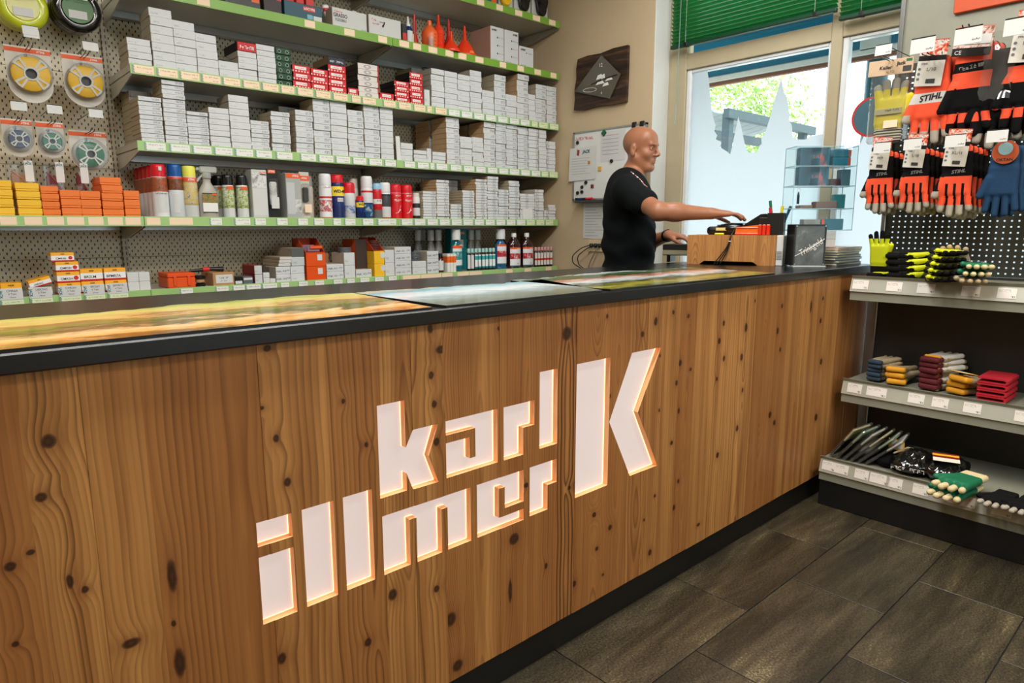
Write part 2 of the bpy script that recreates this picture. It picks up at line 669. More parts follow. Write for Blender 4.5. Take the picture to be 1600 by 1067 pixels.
WHITEINK = mat('white_ink', (240, 240, 238), .5, var=.01)
ORANGE = mat('orange_card', (240, 104, 28), .5, var=.05)
ORINK = mat('orange_ink', (238, 96, 32), .5)
TEALINK = mat('teal_ink', (0, 110, 120), .5)
KRAFT = mat('kraft_card', (184, 140, 92), .75, var=.08, scale=30)
GLASS = clear('window_glass', (246, 252, 252), .12, .01, .0)
PLASTIC = clear('clear_plastic', (246, 247, 246), .10, .06, .025)
ACRYL = clear('clear_acrylic', (250, 253, 253), .03, .02, .0, .15)

# ================================================================== ROOM
CEIL = 2.98
ROOM = (-2.6, -2.6, 3.27, 3.58)


def struct(name, mb, m, label, cat, parent=None):
    o = mb.build(name, m, parent)
    return tag(o, label, cat, kind='structure')


struct('wall_back', MB().box(-2.7, 3.58, 0, 3.6, 3.72, CEIL), WALL, 'beige plaster wall behind the wall shelving', 'wall')
struct('wall_left', MB().box(-2.75, -2.7, 0, -2.6, 3.58, CEIL), WALL, 'plain beige wall closing the shop on the left', 'wall')
wf = MB()
wf.box(-2.6, -2.75, 0, .9, -2.6, CEIL); wf.box(2.6, -2.75, 0, 3.27, -2.6, CEIL); wf.box(.9, -2.75, 0, 2.6, -2.6, 1.0); wf.box(.9, -2.75, 2.5, 2.6, -2.6, CEIL)
struct('wall_front', wf, WALL, 'plain beige wall with added fill window at the near end of the shop', 'wall')
w2 = tag(put('fill_window', None), 'wide window added for fill light at the near end of the shop', 'window', kind='structure')  # unseen window added behind the camera for frontal fill light
for xx in (.90, 1.72, 2.54):
    MB().cbox(xx, -2.70, 1.0, xx + .06, -2.64, 2.5, .003).build('frame_post', CREAM, w2)
for zz in (1.0, 2.44):
    MB().cbox(.90, -2.70, zz, 2.6, -2.64, zz + .06, .003).build('frame_rail', CREAM, w2)
for xx in (.96, 1.78):
    MB().box(xx, -2.672, 1.06, xx + .76, -2.668, 2.44).build('pane', GLASS, w2)
wr = MB()
wr.box(3.27, 2.426, 0, 3.60, 3.58, CEIL)
wr.box(3.27, -0.9, 2.66, 3.60, 2.426, CEIL)
wr.box(3.40, -0.9, 0, 3.60, 2.426, 0.30)
wr.box(3.27, -2.6, 0, 3.60, -0.9, CEIL)
struct('wall_right', wr, WALL, 'beige plaster wall with clock, whiteboard and deep window opening', 'wall')
struct('trim_1', MB().cbox(3.272, 2.419, 0.0, 3.418, 2.4255, 2.66, .002), WHITEP, 'pale plaster lining on the left side of the window recess', 'window reveal')
struct('ceiling', MB().box(-2.75, -2.75, CEIL, 3.6, 3.72, CEIL + .1), m_plaster('white_ceiling', (228, 224, 214)), 'white plastered ceiling of the shop', 'ceiling')

TILE = m_tile()
floor = struct('floor', MB().box(-2.75, -2.75, -0.12, 3.6, 3.72, -0.004), mat('dark_grout', (16, 15, 14), .8),
               'dark stone tile floor laid in staggered rows with thin joints', 'floor')
tl = MB().cbox(0, 0, -0.004, 0.5965, 0.2965, 0.0, .0012).mesh('tile', TILE)
row = 0
yy = 1.24 - 0.30
for row in range(0, 11):
    y0 = 0.94 - 0.30 * row
    ph = 1.26 - 0.6 * 6 if row % 2 == 0 else 1.56 - 0.6 * 6
    for k in range(0, 11):
        x0 = ph + 0.6 * k
        if x0 > 3.3 or x0 < -2.6 or y0 < -2.6:
            continue
        o = put('tile', tl, floor, (x0 + .00175, y0 + .00175, 0))
        o['seed'] = rnd.random() * 40
for k in range(0, 11):      # the row that runs under the counter plinth and the aisle behind it
    for y0 in (1.24, 1.54, 1.84, 2.14, 2.44, 2.74, 3.04):
        x0 = (1.56 if round((y0 - 1.24) / .3) % 2 == 0 else 1.26) - 3.6 + .6 * k
        if x0 > 3.3 or x0 < -2.6:
            continue
        o = put('tile', tl, floor, (x0 + .00175, y0 + .00175, 0)); o['seed'] = rnd.random() * 40

# ================================================================== COUNTER
CUTGLOW = mat('glow_tinted_wood', (252, 190, 132), .6, var=.05, scale=40)  # peach tone lightened to carry the letter glow on the recess walls
GLOW = emis('glow_strip', (255, 190, 130), 2.9)  # emissive strip added for the glow leaking round each letter panel
YW = 1.203           # front face of the boards
LET = {
    'k': [(.699, .836), (.768, .836), (.768, .728), (.788, .765), (.855, .765), (.828, .694), (.853, .626), (.784, .626), (.768, .668), (.768, .628), (.699, .628)],
    'a': [(.877, .766), (1.036, .766), (1.036, .628), (.877, .628), (.877, .713), (.947, .713), (.947, .660), (.965, .660), (.965, .732), (.877, .732)],
    'r': [(1.055, .766), (1.162, .766), (1.162, .700), (1.122, .700), (1.122, .628), (1.055, .628)],
    'l': [(1.181, .837), (1.249, .837), (1.249, .629), (1.181, .629)],
    'i dot': [(.431, .656), (.500, .656), (.500, .607), (.431, .607)],
    'i': [(.431, .585), (.500, .585), (.500, .445), (.431, .445)],
    'first l': [(.521, .656), (.590, .656), (.590, .446), (.521, .446)],
    'second l': [(.611, .656), (.679, .656), (.679, .447), (.611, .447)],
    'm': [(.702, .586), (.948, .586), (.948, .448), (.878, .448), (.878, .556), (.860, .556), (.860, .448), (.790, .448), (.790, .557), (.772, .557), (.772, .448), (.702, .448)],
    'e': [(.968, .586), (1.124, .586), (1.124, .500), (1.058, .500), (1.058, .557), (1.039, .557), (1.039, .479), (1.124, .479), (1.124, .448), (.968, .448)],
    'last r': [(1.146, .586), (1.248, .586), (1.248, .520), (1.213, .520), (1.213, .450), (1.146, .450)],
    'K stem': [(1.322, .838), (1.465, .838), (1.465, .451), (1.322, .451)],
    'K arm': [(1.566, .838), (1.709, .838), (1.603, .648), (1.711, .451), (1.572, .451), (1.4665, .645)],
}
counter = thing('shop_counter', 'long wooden shop counter with black top and glowing lettering cut into the front', 'counter', (0, YW, 0))
ZB, ZT, TH = 0.096, 0.998, 0.019
bounds = [-0.90, -.78, -.64, -.52, -.40, -.27, -.15, -.02, .094, .174, .259, .386, .454, .586, .708, .787, .872, .955, 1.043, 1.14, 1.247, 1.321, 1.435, 1.549, 1.64,
          1.716, 1.81, 1.9, 2.02, 2.132, 2.298, 2.42, 2.549, 2.70, 2.868, 3.03, 3.18, 3.395]


def inside(p, poly):
    c = False; n = len(poly)
    for i in range(n):
        a, b = poly[i], poly[i - 1]
        if (a[1] > p[1]) != (b[1] > p[1]) and p[0] < (b[0] - a[0]) * (p[1] - a[1]) / (b[1] - a[1]) + a[0]:
            c = not c
    return c


pts, edges = [], []


def addpoly(poly):
    b = len(pts)
    pts.extend(Vector(p) for p in poly)
    n = len(poly)
    edges.extend((b + i, b + (i + 1) % n) for i in range(n))


for i in range(len(bounds) - 1):
    addpoly([(bounds[i], ZB), (bounds[i + 1], ZB), (bounds[i + 1], ZT), (bounds[i], ZT)])
for p in LET.values():
    addpoly(p)
cv, ce, cf, _, _, _ = delaunay_2d_cdt(pts, edges, [], 0, 1e-6)
inl = lambda q: any(inside(q, p) for p in LET.values())
plank_t = [[] for _ in bounds[:-1]]
for f in cf:
    c = sum((cv[i] for i in f), Vector((0, 0))) / 3
    if c.y < ZB or c.y > ZT or inl((c.x, c.y)):
        continue
    for i in range(len(bounds) - 1):
        if bounds[i] < c.x < bounds[i + 1]:
            plank_t[i].append(tuple(f)); break
# knots of the front boards: (X, Z, radius, height ratio)
KNOTS = [(0.127, 0.886, 0.01, 1.2), (0.109, 0.8, 0.008, 1), (0.06, 0.703, 0.008, 1), (0.087, 0.717, 0.006, 0.8), (0.132, 0.651, 0.005, 2.6), (0.15, 0.63, 0.006, 1.1), (0.053, 0.577, 0.005, 1), (0.206, 0.509, 0.015, 0.6), (0.279, 0.605, 0.008, 4), (0.275, 0.516, 0.004, 1.6), (0.278, 0.437, 0.01, 3), (0.456, 0.877, 0.004, 1), (0.473, 0.988, 0.007, 1), (0.479, 0.813, 0.006, 1.4), (0.496, 0.721, 0.008, 1.2), (0.622, 0.86, 0.004, 1.5), (0.67, 0.757, 0.005, 1.3), (0.87, 0.936, 0.018, 0.55), (0.84, 0.986, 0.007, 1.5), (0.839, 0.881, 0.007, 1.4), (0.846, 0.813, 0.007, 1.4), (0.85, 0.723, 0.008, 1.3), (1.043, 0.966, 0.006, 1), (0.462, 0.358, 0.01, 1.3), (0.722, 0.393, 0.012, 1.2), (0.655, 0.306, 0.009, 1.2), (0.841, 0.361, 0.008, 1.2), (0.837, 0.276, 0.011, 0.8), (0.881, 0.264, 0.017, 1.1), (0.858, 0.19, 0.007, 1.2), (0.844, 0.165, 0.007, 0.9), (0.9, 0.13, 0.016, 1), (1.09, 0.405, 0.018, 0.9), (1.076, 0.263, 0.007, 5), (1.282, 0.927, 0.018, 1.1), (1.446, 0.959, 0.011, 1.5), (1.613, 0.889, 0.019, 1.2), (1.677, 0.922, 0.02, 1.6), (1.768, 0.942, 0.014, 1.2), (1.855, 0.922, 0.014, 1.2), (1.819, 0.772, 0.018, 1.4), (1.802, 0.708, 0.018, 1.2), (1.823, 0.611, 0.015, 1.6), (1.787, 0.509, 0.018, 1), (2.073, 0.877, 0.017, 1.4), (2.05, 0.817, 0.021, 1.2), (2.086, 0.751, 0.017, 1.5), (2.229, 0.846, 0.023, 1.8), (2.209, 0.739, 0.023, 1.4), (2.23, 0.613, 0.014, 1.6), (2.207, 0.471, 0.019, 1.6), (2.046, 0.683, 0.013, 1.4), (1.467, 0.723, 0.011, 1.4), (1.705, 0.811, 0.01, 1.3), (1.712, 0.634, 0.011, 1.3), (1.88, 0.742, 0.015, 0.9), (2.078, 0.398, 0.022, 1.2), (1.3, 0.488, 0.014, 1.2), (1.407, 0.375, 0.02, 1), (1.482, 0.311, 0.021, 1), (1.422, 0.263, 0.014, 1.2), (1.454, 0.167, 0.012, 1), (1.325, 0.187, 0.022, 1.1), (1.705, 0.349, 0.014, 1), (1.689, 0.158, 0.021, 1.3), (1.837, 0.363, 0.015, 1.3), (1.817, 0.275, 0.019, 1.3), (1.973, 0.165, 0.025, 0.6), (1.651, 0.283, 0.01, 1.2), (1.133, 0.541, 0.009, 0.8), (1.209, 0.285, 0.007, 1.3), (2.495, 0.903, 0.016, 1.5), (2.472, 0.808, 0.021, 1.6), (2.504, 0.73, 0.016, 1.4), (2.455, 0.474, 0.027, 1.2), (2.497, 0.434, 0.022, 1.3), (2.749, 0.88, 0.018, 3.5), (2.892, 0.628, 0.026, 1.3), (2.884, 0.379, 0.034, 1.2), (2.86, 0.906, 0.016, 1.3), (2.853, 0.811, 0.019, 1.5), (1.972, 1.048, 0.012, 1), (2.283, 0.939, 0.011, 1.3)]
for i, tris in enumerate(plank_t):
    x0, x1 = bounds[i], bounds[i + 1]; xc = (x0 + x1) / 2
    mb = MB(); ids = {}

    def vid(k, back):
        if (k, back) not in ids:
            ids[k, back] = len(mb.V)
            mb.V.append((cv[k].x - xc, TH if back else 0.0, cv[k].y))
        return ids[k, back]
    ec = {}
    for f in tris:
        mb.F.append(tuple(vid(k, 0) for k in f)); mb.I.append(0)
        mb.F.append(tuple(vid(k, 1) for k in reversed(f))); mb.I.append(0)
        for a, b in ((f[0], f[1]), (f[1], f[2]), (f[2], f[0])):
            ec.setdefault(frozenset((a, b)), []).append((a, b))
    for k, l in ec.items():
        if len(l) == 1:
            a, b = l[0]
            mb.F.append((vid(a, 0), vid(b, 0), vid(b, 1), vid(a, 1)))
            qx, qz = (cv[a].x + cv[b].x) / 2, (cv[a].y + cv[b].y) / 2
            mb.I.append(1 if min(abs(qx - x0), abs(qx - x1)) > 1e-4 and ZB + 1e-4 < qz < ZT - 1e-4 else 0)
    o = mb.build('plank', [WOOD, CUTGLOW], counter, (xc, 0.0006 * ((i * 7) % 3 - 1), 0))
    w = x1 - x0
    o['seed'] = 3.1 * i + 1.7
    o['u0'] = float(rnd.choice([-1.3, -.8, -.6, .6, .8, 1.3, -.2, .25, .1]) * w)
    o['freq'] = float(rnd.choice([70, 90, 110, 140, 180]) if x0 > .35 else rnd.choice([75, 95, 120]))
    o['tone'] = float(rnd.choice([.0, .15, .35, .6, .95, 1.1]))
    o['contrast'] = float(rnd.uniform(.55, 1.0))
    ks_ = [q for q in KNOTS if x0 < q[0] <= x1][:6]
    for j, (kx, kz, kr_, ka_) in enumerate(ks_):
        o['k%d' % j] = [kx - xc, kz, kr_ * (1.1 if kx < 1.3 else .48)]; o['a%d' % j] = float(ka_)
    if i == 20:
        o['u0'], o['freq'], o['tone'], o['contrast'] = 0.004, 75.0, .75, 2.2

# glowing acrylic behind the cut-outs
LIT = NT('lit_acrylic')
LIT.b.inputs['Base Color'].default_value = (.30, .29, .29, 1)
LIT.b.inputs['Roughness'].default_value = .4
LIT.b.inputs['Emission Color'].default_value = (1.0, .83, .77, 1)
LIT.b.inputs['Emission Strength'].default_value = .53
LIT = LIT.m


def grow(poly, d):
    n = len(poly); area2 = sum(poly[i][0] * poly[(i + 1) % n][1] - poly[(i + 1) % n][0] * poly[i][1] for i in range(n))
    sg = 1 if area2 > 0 else -1
    out = []
    for i in range(n):
        p0, p1, p2 = (Vector(poly[i - 1]), Vector(poly[i]), Vector(poly[(i + 1) % n]))
        e1, e2 = (p1 - p0).normalized(), (p2 - p1).normalized()
        n1, n2 = Vector((e1.y, -e1.x)) * sg, Vector((e2.y, -e2.x)) * sg
        b = n1 + n2
        b = b / max(.35, b.dot(n1)) if b.length > 1e-6 else n1
        q = p1 + b * d
        out.append((q.x, q.y))
    return out


for k, p in LET.items():
    g = grow(p, .0015)
    mb = MB(); base = [Vector(q) for q in g]
    n = len(g)
    v2, _, f2, _, _, _ = delaunay_2d_cdt(base, [(i, (i + 1) % n) for i in range(n)], [], 1, 1e-6)
    for f in f2:
        mb.add([(v2[j].x, TH + .0015, v2[j].y) for j in f], [tuple(range(len(f)))])
        mb.add([(v2[j].x, TH + .0075, v2[j].y) for j in reversed(f)], [tuple(range(len(f)))])
    for i in range(n):
        a, b = g[i], g[(i + 1) % n]
        mb.add([(a[0], TH + .0015, a[1]), (b[0], TH + .0015, b[1]), (b[0], TH + .0075, b[1]), (a[0], TH + .0075, a[1])], [(0, 1, 2, 3)])
    o = mb.build('illuminated_letter', LIT, counter)
    o['label'] = 'white glowing letter panel, ' + k
    gi = grow(p, -.0006); mb = MB()
    for i in range(n):
        a, b = gi[i], gi[(i + 1) % n]
        mb.add([(a[0], TH + .0012, a[1]), (b[0], TH + .0012, b[1]), (b[0], TH - .0014, b[1]), (a[0], TH - .0014, a[1])], [(0, 1, 2, 3)])
    mb.build('glow_strip', GLOW, o)
pl = MB().box(-.9, .012, 0.0, 3.395, .03, ZB + .004).build('plinth', PLINTH, counter)
MB().box(-.9, TH + .012, ZB, 3.395, TH + .03, ZT).build('backing_board', mat('dark_board', (40, 34, 28), .8), counter)
ct = MB().cbox(-.93, -.016, ZT, 3.40, .745, 1.030, .003).build('countertop', BLACKTOP, counter)
ct['label'] = 'black laminate countertop'
MB().box(-.9, .70, 0.0, 3.395, .72, ZT).build('rear_panel', mat('grey_board', (90, 88, 84), .7), counter)
MB().box(-.9, .03, 0.0, -.88, .70, ZT).build('end_panel', WOOD, counter)
# ================================================================== WALL SHELVING
PEG = m_peg('perforated_panel', (240, 230, 202), .0250, .0165, .0048, .0100)
SLOT = m_peg('slotted_post', (196, 186, 160), .015, .025, .004, .014, False)
LIPG = mat('green_shelf_lip', (124, 172, 62), .35, var=.05)
LIPP = mat('pale_green_lip', (164, 204, 128), .35, var=.08)


def m_price(name, paper):
    t = NT(name); x, y, z = t.sep(t.coord('Generated'))
    rnd_ = t.new('ShaderNodeObjectInfo').outputs['Random']
    wn = t.new('ShaderNodeTexWhiteNoise', noise_dimensions='3D')
    t.link(t.comb(t.math('FLOOR', t.math('MULTIPLY', x, 44.0)), t.math('FLOOR', t.math('MULTIPLY', z, 10.0)), rnd_), wn.inputs[0])
    r0 = t.math('COMPARE', z, .70, .09)
    r1 = t.math('MULTIPLY', t.math('COMPARE', z, .25, .09), t.math('GREATER_THAN', x, .62))
    area_ = t.math('MULTIPLY', t.math('MAXIMUM', r0, r1), t.math('COMPARE', x, .56, .36))
    f = t.math('MULTIPLY', t.math('GREATER_THAN', wn.outputs[0], .5), area_)
    c = t.mix(t.math('MULTIPLY', f, .5), rgb(paper), rgb((120, 92, 84)))
    logo = t.math('LESS_THAN', t.math('ADD', x, t.math('MULTIPLY', t.math('FRACT', t.math('MULTIPLY', z, 3.0)), .05)), .12)
    c = t.mix(t.math('MULTIPLY', logo, .75), c, rgb((70, 130, 128)))
    t.link(c, t.b.inputs['Base Color']); t.b.inputs['Roughness'].default_value = .35
    return t.m


PRICE = {'w': m_price('white_price_paper', (236, 238, 230)), 'p': m_price('peach_price_paper', (250, 224, 190)),
         'g': m_price('pale_green_price_paper', (226, 238, 196)), 'n': PEACH}
YF = 3.15
SHZ = dict(A=2.49, B=2.176, C=1.862, D=1.559, E=1.25, F=.942, G=.30)
BAYS = [(-.495, .755), (.755, 2.005), (2.005, 3.255)]
bay_labels = ['left wall-shelving bay with hanging trimmer line and orange boxes',
              'middle wall-shelving bay with red boxes, white cartons and sprays',
              'right wall-shelving bay beside the beige wall, with funnels and oil bottles']
bays = []
for bi, (bx0, bx1) in enumerate(BAYS):
    b = thing('wall_shelving', bay_labels[bi], 'shelving', (0, 0, 0), group='wall shelving bays')
    bays.append(b)
    for z0, z1 in ((.02, .269), (.271, .669), (.671, 1.069), (1.071, 1.469), (1.471, 1.869), (1.871, 2.269), (2.271, 2.669)):
        MB().box(bx0 + .012, 3.548, z0, bx1 - .012, 3.560, z1).build('back_panel', PEG, b)
    MB().box(bx0 - .012, 3.525, 0.0, bx0 + .012, 3.575, 2.70).build('upright', SLOT, b)
    if bi == 2:
        MB().box(bx1 - .012, 3.525, 0.0, bx1 + .008, 3.575, 2.70).build('upright', SLOT, b)
    shl = 'EFG' if bi == 0 else 'ABCDEFG'
    for s in shl:
        z = SHZ[s]
        sh = MB().box(bx0 + .002, YF + .004, z - .026, bx1 - .002, 3.545, z).build('shelf', METAL, b)
        MB().cbox(bx0 + .001, YF, z - .038, bx1 - .001, YF + .004, z + .003, .001).build('lip', LIPG if s in 'AB' else LIPP, sh)
        MB().box(bx0 + .02, 3.49, z - .055, bx1 - .02, 3.53, z - .0265).build('back_rail', STEEL, sh)
        for xx in (bx0 + .004, bx1 - .008):
            mb = MB()
            mb.prism([(YF + .01, z - .030), (YF + .01, z - .042), (3.40, z - .085), (3.545, z - .095), (3.545, z - .030)],
                     lambda u, v, d: (d, u, v), xx, xx + .004)
            mb.build('bracket', METAL, sh)
        sh['zs'] = s

# ------------------------------------------------------------------ cartons
def m_carton(name, front, side, mode):
    t = NT(name)
    x, y, z = t.sep(t.coord('Generated')); nx, ny, nz = t.sep(t.coord('Normal'))
    fr = t.math('LESS_THAN', ny, -.5)
    rn = t.new('ShaderNodeObjectInfo').outputs['Random']
    wn = t.new('ShaderNodeTexWhiteNoise', noise_dimensions='3D')
    t.link(t.comb(t.math('FLOOR', t.math('MULTIPLY', x, 64.0)), t.math('FLOOR', t.math('MULTIPLY', z, 9.0)), t.math('MULTIPLY', rn, 50.0)), wn.inputs[0])
    tick = t.math('GREATER_THAN', wn.outputs[0], .52)
    cf = rgb(front)
    n = t.noise(t.coord('Object'), 14, 3)
    base = t.mix(n, tuple(v * .93 for v in cf[:3]) + (1,), cf)
    if mode == 'p':
        right = t.math('MULTIPLY', t.math('COMPARE', x, .76, .17), t.math('COMPARE', z, .52, .24))
        left = t.math('MULTIPLY', t.math('COMPARE', x, .20, .08), t.math('COMPARE', z, .62, .12))
        f = t.math('MULTIPLY', tick, t.math('MAXIMUM', t.math('MULTIPLY', right, .62), t.math('MULTIPLY', left, .3)))
        base = t.mix(f, base, rgb((66, 68, 72)))
    elif mode == 'w':
        left = t.math('MULTIPLY', t.math('COMPARE', x, .24, .16), t.math('COMPARE', z, .36, .10))
        base = t.mix(t.math('MULTIPLY', t.math('MULTIPLY', tick, left), .35), base, rgb((90, 92, 96)))
    elif mode == 's':
        dx = t.math('SUBTRACT', x, .45); dz = t.math('MULTIPLY', t.math('SUBTRACT', z, .5), .5)
        d = t.math('SQRT', t.math('ADD', t.math('MULTIPLY', dx, dx), t.math('MULTIPLY', dz, dz)))
        base = t.mix(t.math('MULTIPLY', t.math('COMPARE', d, .13, .05), .5), base, rgb((96, 90, 92)))
        base = t.mix(t.math('GREATER_THAN', x, .93), base, rgb((190, 44, 48)))
    elif mode == 'r':
        base = t.mix(t.math('MULTIPLY', t.math('COMPARE', x, .46, .32), t.math('COMPARE', z, .64, .19)), base, rgb((244, 236, 232)))
        dots = t.math('MULTIPLY', t.math('LESS_THAN', t.math('FRACT', t.math('MULTIPLY', x, 6.0)), .4), t.math('COMPARE', z, .22, .09))
        base = t.mix(dots, base, rgb((244, 226, 222)))
        tk2 = t.math('MULTIPLY', t.math('MULTIPLY', tick, t.math('COMPARE', x, .5, .25)), t.math('COMPARE', z, .62, .08))
        base = t.mix(t.math('MULTIPLY', tk2, .7), base, rgb((190, 30, 34)))
    elif mode == 'g':
        fx = t.math('SUBTRACT', t.math('FRACT', t.math('MULTIPLY', x, 2.0)), .5)
        fz = t.math('MULTIPLY', t.math('SUBTRACT', z, .45), .75)
        d = t.math('SQRT', t.math('ADD', t.math('MULTIPLY', fx, fx), t.math('MULTIPLY', fz, fz)))
        base = t.mix(t.math('LESS_THAN', d, .17), base, rgb((10, 26, 16)))
        base = t.mix(t.math('COMPARE', d, .20, .025), base, rgb((150, 190, 160)))
    cs = rgb(side)
    sd = t.mix(n, tuple(v * .85 for v in cs[:3]) + (1,), cs)
    t.link(t.mix(fr, sd, base), t.b.inputs['Base Color'])
    t.b.inputs['Roughness'].default_value = .55
    return t.m


CART = {'w': m_carton('white_carton', (216, 219, 220), (190, 182, 166), 'w'),
        'p': m_carton('printed_white_carton', (214, 218, 220), (190, 178, 152), 'p'),
        'k': m_carton('kraft_sided_carton', (216, 219, 220), (206, 172, 130), 'p'),
        's': m_carton('symbol_printed_carton', (228, 220, 214), (60, 44, 42), 's'),
        'r': m_carton('red_carton', (214, 34, 40), (24, 20, 22), 'r'),
        'g': m_carton('green_carton', (18, 66, 38), (14, 40, 26), 'g')}
ORDN = ['zeroth', 'first', 'second', 'third', 'fourth', 'fifth', 'sixth', 'seventh', 'eighth', 'ninth', 'tenth', 'eleventh', 'twelfth', 'thirteenth',
        'fourteenth', 'fifteenth', 'sixteenth', 'seventeenth', 'eighteenth', 'nineteenth', 'twentieth']
ORDN += ['twenty-' + ORDN[i] for i in range(1, 10)] + ['thirtieth']
SHD = {'C': 'red-box shelf', 'D': 'shelf below red boxes', 'E': 'spray-can shelf'}
STK = [('C',0.759,0.087,0.107,4,'w'), ('C',0.85,0.087,0.239,7,'w'), ('C',0.938,0.087,0.206,6,'w'), ('C',1.026,0.087,0.17,5,'w'), ('C',1.114,0.085,0.072,2,'w'), ('C',1.202,0.084,0.127,5,'w'), ('C',1.289,0.086,0.17,7,'w'), ('C',1.378,0.073,0.17,6,'g'), ('C',1.457,0.089,0.107,3,'r'), ('C',1.55,0.088,0.104,3,'r'), ('C',1.642,0.095,0.136,4,'r'), ('C',1.745,0.057,0.039,1,'r'), ('C',1.804,0.12,0.167,6,'s'), ('C',1.928,0.084,0.038,1,'r'), ('C',2.02,0.092,0.111,4,'r'), ('C',2.117,0.083,0.167,5,'r'), ('C',2.206,0.036,0.089,1,'w'), ('C',2.258,0.088,0.207,7,'w'), ('C',2.349,0.089,0.207,7,'w'), ('C',2.441,0.089,0.203,7,'w'), ('C',2.533,0.086,0.239,8,'w'), ('C',2.622,0.09,0.14,4,'w'), ('C',2.717,0.09,0.24,7,'p'), ('C',2.813,0.086,0.14,4,'w'), ('C',2.902,0.094,0.269,8,'k'), ('C',3.0,0.058,0.163,5,'w'), ('C',3.061,0.092,0.231,8,'p'), ('C',3.159,0.088,0.232,8,'p'),
 ('D',0.778,0.088,0.184,10,'p'), ('D',0.873,0.089,0.261,14,'p'), ('D',0.965,0.087,0.144,9,'p'), ('D',1.056,0.087,0.171,7,'w'), ('D',1.147,0.089,0.235,8,'w'), ('D',1.239,0.085,0.134,7,'p'), ('D',1.336,0.091,0.184,9,'p'), ('D',1.456,0.089,0.204,8,'p'), ('D',1.55,0.088,0.267,9,'p'), ('D',1.642,0.089,0.271,9,'w'), ('D',1.736,0.088,0.235,8,'p'), ('D',1.829,0.091,0.269,9,'p'), ('D',1.925,0.078,0.268,9,'w'), ('D',2.047,0.076,0.097,3,'w'), ('D',2.131,0.085,0.065,3,'w'), ('D',2.22,0.030,0.08,1,'w'), ('D',2.256,0.092,0.065,3,'w'), ('D',2.356,0.092,0.263,9,'k'), ('D',2.452,0.089,0.165,5,'w'), ('D',2.544,0.084,0.169,6,'w'), ('D',2.633,0.088,0.264,8,'k'), ('D',2.725,0.082,0.269,11,'p'), ('D',2.811,0.089,0.265,11,'p'), ('D',2.906,0.087,0.262,11,'p'), ('D',2.998,0.087,0.261,11,'p'), ('D',3.089,0.067,0.26,10,'p'), ('D',3.160,0.084,0.195,8,'p'),
 ('E',2.185,0.089,0.155,10,'p'), ('E',2.279,0.088,0.221,14,'k'), ('E',2.374,0.079,0.087,6,'p'), ('E',2.467,0.088,0.169,12,'p'), ('E',2.566,0.086,0.238,15,'k'), ('E',2.656,0.086,0.258,15,'p'), ('E',2.746,0.082,0.183,11,'p'), ('E',2.832,0.088,0.24,14,'p'), ('E',2.927,0.127,0.164,10,'w'), ('E',3.058,0.078,0.194,10,'w'), ('E',3.140,0.036,0.063,3,'w'), ('E',3.182,0.068,0.099,5,'p')]
BDEP = .145
jobs = []
cnt = {}
for s, x, w, h, n, st in STK:
    fam = 'red' if st == 'r' else 'green' if st == 'g' else 'white'
    cnt[s, fam] = cnt.get((s, fam), 0) + 1
    k_ = cnt[s, fam]
    for j in range(n):
        jobs.append(dict(s=s, x=x, w=w, hh=h / n, z=SHZ[s] + h / n * j, y=3.168, d=BDEP, st=st, fam=fam, k=k_, j=j, n=n))
# second rows that show above or beside the front ones
BACK = [('D', .79, .088, .235, 9, 'p', 3.36), ('D', 1.462, .088, .245, 9, 'p', 3.36), ('C', 2.262, .088, .245, 7, 'p', 3.37), ('C', 2.36, .088, .235, 7, 'p', 3.37),
        ('D', 2.362, .092, .263, 9, 'k', 3.345), ('D', 2.640, .088, .264, 8, 'k', 3.345), ('E', 2.476, .088, .235, 14, 'p', 3.345), ('E', 2.384, .08, .23, 14, 'p', 3.345)]
for bi_, (s, x, w, h, n, st, y) in enumerate(BACK):
    cnt[s, 'rear'] = cnt.get((s, 'rear'), 0) + 1
    for j in range(n):
        jobs.append(dict(s=s, x=x, w=w, hh=h / n, z=SHZ[s] + h / n * j, y=y, d=BDEP, st=st, fam='rear', k=cnt[s, 'rear'], j=j, n=n))
white = [q for q in jobs if q['fam'] == 'white']
white.sort(key=lambda q: -(q['w'] * q['hh']) / (q['x'] ** 2 + q['y'] ** 2))
keep = set(id(q) for q in white[:296])
_cm = {}
stuff = {}
